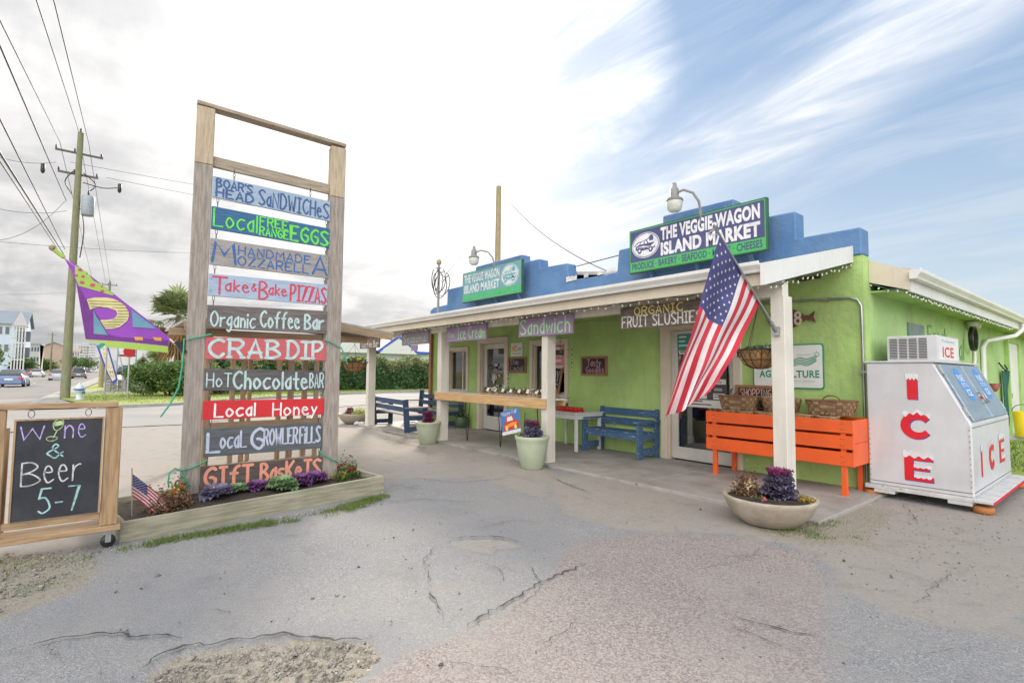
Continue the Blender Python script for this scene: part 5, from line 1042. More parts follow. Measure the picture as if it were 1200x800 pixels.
def basket(label, loc, w, d, h, group, rz=0.0, handle=True, mat_=None, cat='basket'):
    """splint basket: woven from crossing strips over a tapered tub"""
    t = thing('basket', label, cat, loc, rz, group); ma = mat_ or m_wick
    def S_(a, v): 
        k = .84 + .16 * v; c, s = math.cos(a), math.sin(a); e = .5; return (math.copysign(abs(c) ** e, c) * w / 2 * k, math.copysign(abs(s) ** e, s) * d / 2 * k, v * h)
    n = 32; mb = MB(); vs = [S_(2 * math.pi * i / n, v) for v in (0, .5, 1) for i in range(n)]; vs += [(x * .94, y_ * .94, z) for x, y_, z in vs[2 * n:]] + [(x * .8, y_ * .8, .02) for x, y_, z in vs[2 * n:]]
    mb.add(vs, [(r_ * n + i, r_ * n + (i + 1) % n, (r_ + 1) * n + (i + 1) % n, (r_ + 1) * n + i) for r_ in range(4) for i in range(n)], True); mb.add([vs[4 * n + i] for i in range(n)], [tuple(range(n))]); mb.add([vs[i] for i in range(n)], [tuple(range(n))[::-1]]); mb.build('tub', ma, t)
    mb = MB(); ns = 26; nr = max(3, int(h / .042))
    for i in range(ns):
        a0, a1 = 2 * math.pi * (i + .08) / ns, 2 * math.pi * (i + .92) / ns
        for j in range(nr):
            o = .006 if (i + j) % 2 else .001; v0, v1 = (j + .06) / nr * .93, (j + .94) / nr * .93; q = []
            for a, v in ((a0, v0), (a1, v0), (a1, v1), (a0, v1)): x, y_, z = S_(a, v); l = math.hypot(x, y_); q.append((x + x / l * (o + .002), y_ + y_ / l * (o + .002), z))
            m_ = [(x * .985, y_ * .985, z) for x, y_, z in q]; mb.cur = (i + j) % 2; mb.add(q + m_, [(0, 1, 2, 3), (0, 4, 5, 1), (1, 5, 6, 2), (2, 6, 7, 3), (3, 7, 4, 0)])
    tag(mb.build('splint', [ma, m_wickp if ma is m_wick else m_wick], t), kind='stuff')
    mb = MB(); mb.tube([S_(2 * math.pi * i / 24, 1.0) for i in range(25)], .009, 6, cap=False); mb.build('rim', ma, t)
    if handle: mb = MB(); mb.tube([(w * .20 * math.cos(R(a)), 0, h * .75 + (.095 + h * .1) * math.sin(R(a))) for a in range(0, 181, 15)], .008, 6); mb.build('handle', m_wood_dk, t)
    return t
def pebbleset(t, name, m, pts, r): 
    for p in pts: MB().lathe([(0, -r), (r * .7, -r * .7), (r, 0), (r * .7, r * .7), (0, r)], p, 10).build(name, m, t)
m_tom = paint('tomato', (.55, .03, .02), rough=.25)
t = thing('tomato_tray', 'shallow tray of red tomatoes on the white table', 'tray', (-7.42, 7.50, .781)); MB().box(-.27, .24, -.14, .14, 0, .03).build('tray', m_tom, t, bevel=.006); pebbleset(t, 'tomato', m_tom, [(-.23 + .075 * i, -.09 + .09 * j, .055) for i in range(7) for j in range(3)], .036)
basket('pale square basket on the white table beside the post', (-7.94, 7.62, .781), .30, .26, .15, None, 0, False, m_wickp)
t = thing('jug', 'small brown and white jug between the pale basket and the tomatoes', 'jug', (-7.72, 7.62, .781)); MB().lathe([(.06, 0), (.08, .04), (.075, .10), (.07, .14), (.06, .14), (.06, .02), (0, .02)], seg=18).build('body', m_wood_dk, t); MB().lathe([(.05, .141), (.085, .17), (.09, .22), (.06, .25), (.0, .255)], seg=16).build('cloth_cover', mat('cloth_white', (.62, .62, .66), .8), t)

# wall-mounted boards
m_slate = mat('small_slate', (.03, .025, .028), .8, (.06, .05, .055), ns=4, nd=6); m_wfr = mat('board_frame_wood', (.38, .18, .08), .6, (.26, .12, .05), ns=6, nd=6, stretch=(2, 2, 9)); m_chp = m_chbl[0]; m_chr = mat('chalk_pink', (.62, .34, .38), .9, (.4, .2, .25), ns=25)
def wallboard(label, x0, x1, z0, z1, y=8.095, rows=(), m=None, name='wall_chalkboard'):
    t = thing(name, label, 'chalkboard', (x0, y, z0), 0, 'small chalkboards on the porch wall'); W, H_ = x1 - x0, z1 - z0; f = .045
    mb = MB(); mb.box(f, W - f, -.02, 0, f, H_ - f); mb.build('slate', m_slate, t)
    mb = MB(); mb.box(0, W, -.035, 0, 0, f); mb.box(0, W, -.035, 0, H_ - f, H_); mb.box(0, f, -.035, 0, f, H_ - f); mb.box(W - f, W, -.035, 0, f, H_ - f); mb.build('frame', m_wfr, t, bevel=.004)
    F = frame((0, -.02, 0), (1, 0, 0), (0, 0, 1), (0, -1, 0))
    for s, u0, v0, u1, v1, wd in rows: mb = MB(); hand(mb, s, F, W * u0, H_ * v0, W * u1, H_ * v1, wd, .001); mb.build('chalk_writing', m or m_chr, t)
    return t
wallboard('wooden framed chalkboard reading Tasty in pink chalk, alone on the green wall', -7.69, -6.97, 1.50, 1.90, rows=[('Tasty', .26, .50, .76, .84, .018), ('Goodies', .20, .16, .88, .46, .016)])
wallboard('dim framed chalkboard under the square North Carolina sign', -10.20, -9.50, 1.54, 1.93, rows=[('Stay', .14, .55, .6, .85, .012), ('Local', .14, .15, .8, .45, .012)], m=m_chbl[2])
t = wallboard('chalkboard reading SHOPPING BASKETS standing in the orange bin', -4.25, -3.58, .78, 1.385, y=8.05, rows=[('SHOPPING', .12, .70, .84, .90, .015), ('BASKETS', .12, .42, .84, .62, .015)], m=mat('chalk_coral', (.72, .42, .36), .9, (.5, .3, .26), ns=20)); t['group'] = 'small chalkboards on the porch wall'
t = thing('leaning_chalkboard', 'chalkboard leaning against the glass of the window behind the third post', 'chalkboard', (-8.42, 8.02, 1.03)); mb = MB(); mb.beam((-.05, -.03, 0), (.02, .05, .62), .30, .02, (0, 1, .2)); mb.build('slate', m_slate, t)
for s in (-1, 1): mb = MB(); mb.beam((-.05 + .16 * s, -.035, 0), (.02 + .16 * s, .045, .64), .035, .03, (0, 1, .2)); mb.build('frame_side', m_wfr, t)
FL = frame((-.05, -.048, .0), (1, 0, 0), (.07, .08, .62)); mb = MB(); hand(mb, 'HY', FL, -.10, .34, .10, .56, .016, -.008); hand(mb, 'PS', FL, -.10, .08, .10, .28, .014, -.008); mb.build('chalk_writing', m_chbl[2], t)
# NC sign
m_signw = mat('sign_enamel_white', (.74, .74, .72), .35, (.68, .68, .66), ns=4); m_gd = paint('sign_dark_green_ink', (.01, .27, .15)); m_or = paint('sign_orange', (.80, .32, .04))
t = thing('farm_sign', 'small square white sign with orange letters over the dim chalkboard', 'sign', (-10.10, 8.09, 1.95)); MB().box(0, .45, -.006, 0, 0, .33).build('plate', m_signw, t); F = frame((0, -.006, 0), (1, 0, 0), (0, 0, 1), (0, -1, 0))
mb = MB(); hand(mb, 'NC', F, .05, .13, .22, .25, .030, .001); mb.build('lettering', m_or, t); mb = MB(); ribbon(mb, _smooth([(.26, .15), (.31, .20), (.36, .18), (.41, .21)]), F, .02, .001); ribbon(mb, [(.29, .14), (.38, .15)], F, .014, .001); tag(mb.build('leaf_mark', m_gd, t), kind='stuff'); mb = MB(); block(mb, 'AGRICULTURE', F, .06, .05, .40, .08, .001, .01); mb.build('small_lettering', m_gd, t)
# agriculture sign
t = thing('agriculture_sign', 'white enamel sign with green border reading AGRICULTURE, behind the corner post', 'sign', (-3.98, 8.085, 1.35), 0); F = frame((0, -.008, 0), (1, 0, 0), (0, 0, 1), (0, -1, 0)); W, H_ = 1.02, .655
mb = MB(); mb.prism(rrect(0, 0, W, H_, .04), frame((0, 0, 0), (1, 0, 0), (0, 0, 1), (0, -1, 0)), .008); mb.build('plate', m_gd, t); mb = MB(); mb.prism(rrect(.018, .018, W - .018, H_ - .018, .03), F, .0015); mb.build('face', m_signw, t)
mb = MB(); block(mb, 'AGRICULTURE', F, .10, .16, W - .06, .27, .003, .03); mb.build('lettering', m_gd, t)
mb = MB()
for k in range(5): ribbon(mb, _smooth([(.60, .33 + .022 * k), (.70, .36 + .024 * k), (.80, .34 + .024 * k), (.92, .40 + .02 * k)]), F, .012, .003)
for a in range(0, 360, 45): ribbon(mb, [(.93 + .02 * math.cos(R(a)), .50 + .02 * math.sin(R(a))), (.93 + .042 * math.cos(R(a)), .50 + .042 * math.sin(R(a)))], F, .008, .003)
ribbon(mb, _smooth([(.22, .36), (.34, .44), (.45, .40), (.56, .46)]), F, .03, .003); tag(mb.build('field_mark', m_gd, t), kind='stuff'); mb = MB(); block(mb, 'Farmers Market', F, .66, .485, .86, .51, .003, .0); block(mb, 'Consumer Services', F, .50, .10, .90, .128, .003, .0); mb.build('small_lettering', mat('grey_ink', (.35, .40, .40), .5), t)
# fish-shaped house number
t = thing('fish_number', 'brown wooden fish with cream house number, half behind the corner post', 'house number', (-3.39, 8.085, onY(937, 372.5, 8.085).z)); F = frame((0, 0, 0), (1, 0, 0), (0, 0, 1), (0, -1, 0)); m_fish = paint('fish_brown', (.15, .06, .04)); m_ringc = paint('number_cream', (.62, .55, .42))
body = _smooth([(.20, .0), (.12, .09), (-.02, .15), (-.18, .14), (-.33, .0), (-.18, -.14), (-.02, -.15), (.12, -.09), (.20, .0)], 6)[:-1]
mb = MB(); mb.prism([(x, z) for x, z in body], F, .02); mb.build('body', m_fish, t); mb = MB(); mb.prism([(.16, .03), (.25, .03), (.33, .085), (.31, .0), (.34, -.075), (.25, -.035), (.16, -.03)], F, .019); mb.build('tail', m_fish, t)
for cx, dd in ((-.25, '0'), (-.07, '0'), (.10, '8')):
    o_ = ell(cx, .044, .034, .040, 17); o2 = ell(cx, -.044, .040, .046, 17); mb = MB()
    if dd == '8': ribbon(mb, o_ + [o_[0]], F, .034, .021); ribbon(mb, o2 + [o2[0]], F, .034, .021)
    else: o_ = ell(cx, 0, .042, .082, 21); ribbon(mb, o_ + [o_[0]], F, .034, .021)
    mb.build('number', m_ringc, t)
m_dkw = paint('driftwood_brown', (.07, .04, .03)); t = thing('driftwood_sign', 'dark brown carved fish mounted high beside the porch end', 'sign', (-3.13, 8.085, onY(948, 326, 8.085).z)); mb = MB(); mb.prism([(x * .62, z * .8) for x, z in _smooth([(.0, 0), (.18, .045), (.42, .02), (.56, .05), (.55, -.03), (.4, -.02), (.2, -.045), (0, 0)], 4)[:-1]], frame((-.2, 0, 0), (1, 0, 0), (0, 0, 1), (0, -1, 0)), .02); mb.build('board', m_dkw, t)

# counter along the front of the porch
m_ply = mat('honey_pine', (.66, .42, .20), .5, (.52, .31, .14), ns=3, nd=8, stretch=(.9, 9, 9), bump=.1, bs=10); m_whtop = mat('white_counter', (.72, .70, .66), .4, (.62, .59, .54), ns=4)
T = thing('serving_counter', 'long honey pine counter on hairpin legs between the second and third porch posts', 'counter', (-10.16, 5.99, 0)); LC = 3.66
mb = MB(); mb.box(-.02, LC, -.035, -.004, .935, 1.10); mb.build('front_board', m_ply, T, bevel=.004)
mb = MB(); mb.box(.17, LC - .16, .0, .60, 1.06, 1.098); mb.box(-.02, LC, -.04, .0, 1.1005, 1.112); mb.build('countertop', m_whtop, T, bevel=.003)
mb = MB(); mb.box(.17, LC - .16, .56, .598, .96, 1.059); mb.build('rear_board', m_ply, T)
for x in (.55, 1.75, 2.95):
    for y_ in (.48,):
        mb = MB(); mb.tube([(x - .09, y_, 1.058), (x, y_, .05), (x + .012, y_, .035), (x + .02, y_, .06), (x + .11, y_, 1.058)], .009, 6); mb.build('hairpin_leg', m_black, T)
mb = MB(); mb.box(1.6, 3.35, .03, .06, 1.113, 1.15); mb.box(1.6, 3.35, .52, .55, 1.113, 1.2); mb.box(1.57, 1.6, .03, .55, 1.113, 1.17); mb.box(3.35, 3.38, .03, .55, 1.113, 1.17); mb.box(1.6, 3.35, .06, .52, 1.113, 1.125)
TR = thing('produce_tray', 'open wooden tray on the counter full of small potted produce and price cards', 'tray', (-10.16, 5.99, 0)); mb.build('tray', m_wickp, TR)
m_prod = [leafmat('produce_green', (.05, .14, .03), (.18, .32, .08)), leafmat('produce_brown', (.22, .09, .03), (.45, .24, .10)), leafmat('produce_pale', (.55, .50, .40), (.75, .72, .65))]
for k in range(14):
    for j in range(2):
        x = 1.68 + k * .122; y_ = .16 + j * .22; o = thing('produce_pot', 'potted %s%s, %s row, %s from the left' % (['green leaves', 'brown fruit', 'pale fruit'][(k + j) % 3 if k % 4 else 0], ' with white card' if (k + j) % 2 else '', ['front', 'rear'][j], ['first', 'second', 'third', 'fourth', 'fifth', 'sixth', 'seventh', 'eighth', 'ninth', 'tenth', 'eleventh', 'twelfth', 'thirteenth', 'fourteenth'][k]), 'pot', (-10.16 + x, 5.99 + y_, 1.127), 0, 'small pots of produce in the counter tray')
        MB().lathe([(.035, 0), (.045, .06), (.040, .06), (.03, .02), (0, .02)], seg=10).build('pot', random.choice([m_wickp, m_wood_dk]), o)
        q = RNG.normal(size=(34, 3)) * [.026, .026, .022] + [0, 0, .085]; leaf_cloud('leaves', q, .030, m_prod[(k + j) % 3 if k % 4 else 0], o)
        if (k + j) % 2: mb = MB(); mb.beam((.0, -.06, .05), (.01, -.03, .115), .07, .004, (0, 1, 0)); mb.build('price_card', m_paper, o)
# pots, flowers
m_sage = mat('sage_pot', (.44, .49, .36), .55, (.38, .43, .31), ns=3, nd=6, bump=.12, bs=20, streak=.12); m_stone = mat('cast_stone', (.48, .42, .34), .8, (.36, .30, .23), ns=4, nd=8, bump=.35, bs=25, grime=.25); m_clay = mat('taupe_bowl', (.38, .33, .26), .6, (.32, .27, .21), ns=3)
def tallpot(label, loc, r, h, ko, ki, kr, mo, mi):
    t = thing('planter_pot', label, 'pot', loc, 0, 'sage green pots at the porch edge')
    MB().lathe([(r * .62, 0), (r * .66, .01), (r * .92, h * .72), (r * .95, h * .86), (r * 1.0, h * .90), (r * 1.02, h * .985), (r, h), (r * .93, h), (r * .90, h * .9), (0, h * .88)], seg=32).build('pot', m_sage, t)
    MB().lathe([(r * .89, h * .905), (r * .5, h * .925), (0, h * .92)], seg=20, closed=False).build('soil', m_soil, t)
    kale('ornamental_kale', ko, (loc[0], loc[1], loc[2] + h * .92), kr, .17, mo, mi, .85, 'kale heads in the porch pots', tall=.13, scale_z=1.15); return t
tallpot('sage green pot beside the second porch post', (-9.98, 5.70, 0), .275, .47, 'dark red kale in the pot beside the second porch post', None, .15, m_kred, m_kred)
tallpot('larger sage green pot with a truck flag, by the third porch post', (-6.46, 5.63, 0), .28, .52, 'purple and green kale in the pot by the third porch post', None, .20, m_kout, m_kred)
def bowl(label, loc, r, h, m, group='wide stone bowls of plants'):
    t = thing('bowl_planter', label, 'planter', loc, 0, group)
    MB().lathe([(r * .42, 0), (r * .60, .02), (r * .84, h * .42), (r * .97, h * .82), (r * 1.0, h * .93), (r * .99, h), (r * .93, h), (r * .90, h * .88), (0, h * .8)], seg=44).build('bowl', m, t)
    MB().lathe([(r * .91, h * .885), (r * .5, h * .94), (0, h * .92)], seg=24, closed=False).build('soil', m_soil, t); return t
bowl('wide pale stone bowl in front of the corner post', (-2.60, 5.57, 0), .455, .29, m_stone)
kale('ornamental_kale', 'tall purple kale in the stone bowl under the corner post', (-2.52, 5.64, .25), .20, .17, m_kout, m_kred, .85, 'kale heads in the porch pots', tall=.16, scale_z=1.15)
GBW = 'small plants in the stone bowls'
clump('bowl_plant', 'dried cream-flowered plant left of the kale in the stone bowl', (-2.80, 5.50, .25), .15, .13, .20, 800, m_twig, leafmat('cream_flower', (.60, .45, .28), (.75, .62, .42)), 22, GBW); clump('bowl_plant', 'low yellow plant at the right rim of the stone bowl', (-2.30, 5.72, .24), .10, .10, .06, 260, leafmat('yellow_leaf', (.40, .28, .05), (.55, .40, .12)), None, 0, GBW)
clump('bowl_plant', 'small brown plant just behind the dried one in the stone bowl', (-2.66, 5.72, .25), .09, .09, .15, 300, m_twig, MATS['cream_flower'], 8, GBW); clump('bowl_plant', 'little pink flower at the front rim of the stone bowl', (-2.60, 5.36, .24), .07, .05, .05, 120, m_mixleaf, leafmat('pink_flower', (.5, .1, .15), (.7, .2, .25)), 4, GBW)
bowl('taupe bowl of yellow and purple flowers beside the first porch post', (-15.0, 6.05, 0), .46, .30, m_clay)
clump('bowl_plant', 'yellow and green flowers in the far taupe bowl', (-14.85, 6.15, .25), .30, .24, .18, 900, leafmat('lime_leaf', (.20, .34, .05), (.50, .58, .14)), m_pansy, 16, GBW); kale('ornamental_kale', 'dark purple kale in the far taupe bowl', (-15.2, 6.0, .27), .15, .14, m_kred, m_kred, group='kale heads in the porch pots', tall=.1)
t = thing('glazed_pot', 'squat dark green glazed pot against the far wall under the window', 'pot', (-11.95, 7.85, .035)); MB().lathe([(.13, 0), (.19, .08), (.20, .18), (.16, .27), (.155, .30), (.14, .30), (.14, .22), (0, .2)], seg=24).build('pot', mat('green_glaze', (.05, .10, .06), .3, (.09, .13, .07), ns=8), t); clump('pot_plant', 'sparse brown plant in the glazed pot', (-11.95, 7.85, .30), .20, .15, .22, 160, m_mixleaf, size=.04)
for i, (x, y_) in enumerate(((-14.33, 6.02), (-14.45, 5.93), (-12.36, 7.20))): o = thing('white_stone', ['white stone at the foot of the first porch post', 'smaller pale stone beside the far bowl', 'white bag lying under the far bench'][i], 'stone' if i < 2 else 'bag', (x, y_, .0 if i < 2 else .035)); MB().lathe([(.0, 0), (.08, .01), (.10, .05), (.06, .10), (0, .12)], seg=9).build('lump', mat('pale_stone', (.55, .54, .54), .8, ns=9, bump=.5), o)
# garden flag with a red pickup
gf = thing('garden_flag', 'small blue garden flag showing a red pickup truck, stuck in the pale pot', 'flag', (-6.80, 5.50, 0)); FG = frame((-.27, 0, .465), (.97, 0, .24), (-.20, 0, .97), (0, -1, 0)); GW, GH = .50, .40
mb = MB(); mb.prism([(0, 0), (GW, 0), (GW, GH), (0, GH)], FG, .004); mb.build('cloth', paint('garden_blue', (.06, .19, .50)), gf)
mb = MB(); mb.prism([(0, 0), (GW, 0), (GW, .055), (0, .055)], FG, .002, .0045); mb.build('snow_band', m_signw, gf)
mb = MB(); mb.prism([(.05, .07), (.07, .17), (.12, .20), (.15, .30), (.33, .31), (.37, .22), (.46, .20), (.48, .07)], FG, .002, .005); mb.build('truck_body', paint('garden_red', (.60, .04, .03)), gf)
mb = MB(); mb.prism([(.165, .215), (.18, .285), (.31, .29), (.335, .215)], FG, .001, .0075); mb.build('windscreen', m_signw, gf)
mb = MB(); mb.prism([(.08, .15), (.30, .185), (.44, .175), (.40, .13), (.12, .11)], FG, .001, .0078); mb.build('fender', m_or, gf)
for x in (.14, .38): mb = MB(); mb.prism(ell(x, .10, .035, .04, 14), FG, .001, .009); mb.build('lamp', m_yel, gf)
mb = MB(); hand(mb, 'Happy Fall', FG, .05, .325, .44, .385, .008, .006); mb.build('lettering', m_ivory, gf)
mb = MB(); mb.tube([(.25, .01, .35), (.30, .01, .90)], .006, 6); mb.build('stake', m_black, gf)
# orange slatted bin with baskets
m_org = mat('orange_paint', (.84, .115, .014), .45, (.74, .10, .014), ns=3, nd=6, bump=.15, bs=14, wear=(.50, .30, .18), wt=.70, ws=16, grime=.12)
OB = thing('display_bin', 'bright orange slatted display bin on legs, in front of the AGRICULTURE sign', 'display bin', (-4.40, 7.40, .0)); LB = 2.0
for z0, z1 in ((.41, .585), (.62, .79), (.822, .985)):
    for y0, nm in ((0, 'front_slat'), (.64, 'rear_slat')): mb = MB(); mb.box(0, LB, y0, y0 + .022, z0, z1); mb.build(nm, m_org, OB, bevel=.003)
for x in (.001, LB - .024):
    for z0, z1 in ((.41, .69), (.694, .985)): mb = MB(); mb.box(x, x + .022, .023, .639, z0, z1); mb.build('end_board', m_org, OB, bevel=.003)
for x in (.09, LB - .155):
    for y0 in (.023, .585): mb = MB(); mb.box(x, x + .062, y0, y0 + .055, .0, .97); mb.build('leg', m_org, OB, bevel=.004)
mb = MB(); mb.box(.025, LB - .025, .03, .635, .40, .42); mb.build('bin_floor', m_org, OB)
mb = MB()
for z in (.46, .53, .66, .75, .86, .94):
    for x in (.11, .14, LB - .14, LB - .11): mb.lathe([(0, .002), (.006, .001), (.006, -.001), (0, -.002)], (x, -.002, z + random.uniform(-.01, .01)), 8, axis='y')
tag(mb.build('screw_heads', m_chain, OB), kind='stuff')
mb = MB(); mb.box(.03, LB - .03, .03, .63, .70, .72); mb.build('false_floor', m_wood_dk, OB)
GS = 'splint shopping baskets in the orange bin'
def bz(x, y_, z): return (-4.40 + x, 7.40 + y_, z)
for i, (x, lab) in enumerate(((.30, 'small round basket lying low at the left end of the bin'), (.56, 'second low basket from the left, just over the top slat'), (.84, 'low basket with a thin bent handle, left of the corner post'), (1.12, 'low basket hidden partly by the corner post'), (1.34, 'low basket right of the corner post'), (1.64, 'low basket with a raised handle near the right end'))):
    basket(lab, bz(x, .20, .81), .25, .26, .20, GS, 0, i in (2, 5), m_wickp if i != 3 else None)
basket('large woven basket with handle at the left end, on top of the low ones', bz(.38, .33, 1.02), .60, .34, .20, GS); basket('large pale basket whose end shows left of the corner post', bz(.98, .36, 1.02), .50, .32, .20, GS, 0, False, m_wickp); basket('large chequered basket with upright handle at the right end', bz(1.62, .40, 1.02), .60, .34, .19, GS, .08)
# hanging baskets
def hangbasket(label, loc, r, h, hook, plants, n=1):
    t = thing('hanging_basket', label, 'hanging basket', loc, 0, 'hanging baskets under the porch'); m_coco = mat('coco_liner', (.46, .26, .11), .9, (.34, .18, .07), ns=14, nd=6, bump=.8, bs=50)
    pr = [(0, 0), (r * .30, .01), (r * .62, h * .22), (r * .85, h * .60), (r * .97, h * .97)]; MB().lathe(pr + [(r * .9, h * .95), (0, h * .85)], seg=28).build('liner', m_coco, t)
    mb = MB(); mb.tube([(r * 1.0 * math.cos(R(a)), r * 1.0 * math.sin(R(a)), h) for a in range(0, 361, 15)], .006, 6, cap=False); mb.tube([(r * .82 * math.cos(R(a)), r * .82 * math.sin(R(a)), h * .47) for a in range(0, 361, 15)], .004, 6, cap=False)
    for a in range(0, 360, 30):
        c, s = math.cos(R(a)), math.sin(R(a)); mb.tube([((q + .012) * c, (q + .012) * s, z) for q, z in pr], .004, 5)
        for sg in (-1, 1): mb.tube([((r * .93 + .012) * math.cos(R(a + sg * k)), (r * .93 + .012) * math.sin(R(a + sg * k)), h * (.62 + .30 * math.sin(R(k * 12)))) for k in range(0, 16, 3)], .003, 4)
    tag(mb.build('wire_frame', m_black, t), kind='stuff'); mb = MB()
    for a in (30, 150, 270): mb.tube([(r * math.cos(R(a)), r * math.sin(R(a)), h), (0, 0, hook)], .0035, 4)
    tag(mb.build('hanger', m_chain, t), kind='stuff'); MB().tube([(0, 0, hook), (0, 0, hook + .05)], .005, 5).build('hook', m_chain, t); return t
hangbasket('coco-lined iron hanging basket in front of the AGRICULTURE sign', (-3.02, 6.30, 1.62), .255, .23, .80, None)
kale('ornamental_kale', 'pale green kale in the hanging basket by the corner post', (-3.08, 6.26, 1.81), .15, .08, m_kgrn, m_kcr, group='kale heads in the porch pots'); clump('basket_plant', 'grey leaves spilling from the near hanging basket', (-3.02, 6.32, 1.83), .22, .20, .05, 350, leafmat('grey_leaf', (.16, .18, .19), (.34, .36, .38)), size=.03)
hangbasket('small terracotta-coloured hanging basket left of the first porch post', (-10.6, 4.25, 1.52), .26, .22, .60, None); clump('basket_plant', 'yellow and purple flowers in the far hanging basket', (-10.6, 4.25, 1.74), .22, .22, .09, 500, m_mixleaf, m_pansy, 14, size=.03)

# ---------------------------------------------------------------- ice freezer
m_ice = mat('freezer_enamel', (.60, .60, .62), .40, (.55, .55, .57), ns=2.5, nd=7, bump=.06, bs=3, streak=.05, grime=.10); m_steel = mat('brushed_door', (.27, .33, .38), .38, (.22, .28, .33), ns=2.5, nd=6, stretch=(1, 1, 6), metal=.35); m_icer = paint('ice_red', (.66, .008, .02)); m_iceb = paint('ice_blue', (.02, .06, .35)); m_icel = paint('decal_blue', (.03, .25, .70)); m_worn = mat('worn_white_timber', (.62, .61, .60), .6, (.50, .49, .48), ns=6, nd=6, wear=(.30, .22, .16), wt=.62, ws=9)
FX = Vector((-2.40, 7.93, .15)); FZ = thing('ice_freezer', 'white slant-front ice freezer lettered ICE in red, beside the building corner', 'freezer', tuple(FX))
D_, LN, HT = 1.035, 2.40, 1.56
prof = [(0, .006), (D_, .006), (D_, .835), (.70, 1.565), (0, HT + .005)]
mb = MB(); mb.prism(prof, frame((0, 0, 0), (1, 0, 0), (0, 0, 1), (0, -1, 0)), LN, -LN); mb.build('cabinet', m_ice, FZ, bevel=.012)
mb = MB(); mb.box(-.02, .74, -.012, LN + .012, 1.568, 1.59); mb.build('top_cap', m_ice, FZ, bevel=.004)
mb = MB(); mb.box(-.04, D_ + .0, -.04, LN + .03, -.045, .004); mb.build('base_frame', m_worn, FZ, bevel=.004); mb = MB(); mb.box(D_ + .003, D_ + .17, -.06, LN + .05, -.032, .0); mb.build('front_step', m_worn, FZ, bevel=.004); mb = MB(); mb.box(D_ + .171, D_ + .178, -.06, LN + .05, -.037, -.006); mb.build('red_strip', m_icer, FZ)
for a, b in ((.06, .28), (.80, 1.02)): mb = MB(); mb.box(a, b, -.052, .3, -.085, -.047); mb.build('skid', m_worn, FZ, bevel=.003)
m_blk = mat('orange_block', (.60, .20, .03), .6, (.42, .16, .05), ns=5)
for x, y_ in ((.02, .06), (1.10, .06), (.02, 2.3), (1.10, 2.3)): MB().lathe([(.085, -.15), (.10, -.14), (.10, -.09), (.085, -.075), (0, -.075)], (x, y_, 0), 20).build('support_puck', m_blk, FZ)
FD = frame((D_, 0, .835), (0, 1, 0), Vector((.70 - D_, 0, 1.565 - .835)), Vector((.73, 0, .335))); SL = math.hypot(.70 - D_, .73)
for k, (a, b) in enumerate(((.10, 1.17), (1.21, 2.28))):
    d_ = thing('freezer_door', None, None); d_.parent = FZ; mb = MB(); mb.prism([(a, .03), (b, .03), (b, SL - .03), (a, SL - .03)], FD, .03, .002); mb.build('door_panel', m_steel, d_, bevel=.008)
    mb = MB(); c = (a + b) / 2 + .08; o_ = ell(c, SL * .62, .20, .23, 26); mb.prism(o_, FD, .001, .033); mb.build('decal', m_icel, d_)
    mb = MB(); block(mb, 'PURE', FD, c - .15, SL * .62 + .04, c + .15, SL * .62 + .13, .036, .03); block(mb, 'CRYSTAL', FD, c - .17, SL * .62 - .04, c + .17, SL * .62 + .02, .036, .02); block(mb, 'ICE', FD, c - .12, SL * .62 - .16, c + .12, SL * .62 - .07, .036, .03); mb.build('decal_lettering', m_signw, d_)
    mb = MB(); hx = b - .05 if k == 0 else a + .05; mb.tube([FD(hx, SL * .28, .034), FD(hx, SL * .28, .07), FD(hx, SL * .46, .07), FD(hx, SL * .46, .034)], .010, 8); mb.build('handle', m_metal, d_)
    for v in (.10, SL - .16): mb = MB(); hx = a - .035 if k == 0 else b + .035; mb.prism([(hx - .02, v), (hx + .02, v), (hx + .02, v + .12), (hx - .02, v + .12)], FD, .03, .002); mb.build('hinge', m_metal, d_, bevel=.003)
mb = MB(); mb.prism([(1.172, .03), (1.208, .03), (1.208, SL - .03), (1.172, SL - .03)], FD, .012, .002); mb.build('door_mullion', m_chain, FZ); MB().lathe([(0, 0), (.03, .005), (.03, .03), (0, .035)], tuple(FD(1.19, SL * .36, .03)), 10).build('padlock', m_icer, FZ)
mb = MB()   # seams, edge trims and rivets of the cabinet
for x in (.012, D_ - .03): mb.box(x, x + .018, -.0035, -.0005, .02, .83)
tag(mb.build('edge_trim', m_worn, FZ), kind='stuff'); mb = MB(); mb.beam((.03, -.001, .055), (D_ - .03, -.001, .055), .004, .006); mb.build('seam', m_chain, FZ); mb = MB()
for k in range(12):
    for x in (.021, D_ - .021): mb.lathe([(0, .002), (.006, 0), (.006, -.001)], (x, -.005, .06 + k * .065), 7, axis='y')
tag(mb.build('rivets', m_chain, FZ), kind='stuff')
mb = MB(); mb.box(D_ + .0005, D_ + .004, .02, LN - .02, .055, .061); mb.box(D_ + .0005, D_ + .004, .02, LN - .02, .80, .806); tag(mb.build('front_seam', m_chain, FZ), kind='stuff')
FS_ = frame((0, -.001, 0), (1, 0, 0), (0, 0, 1), (0, -1, 0)); fx = lambda X_: X_ + 2.40; fz = lambda z: z - .15
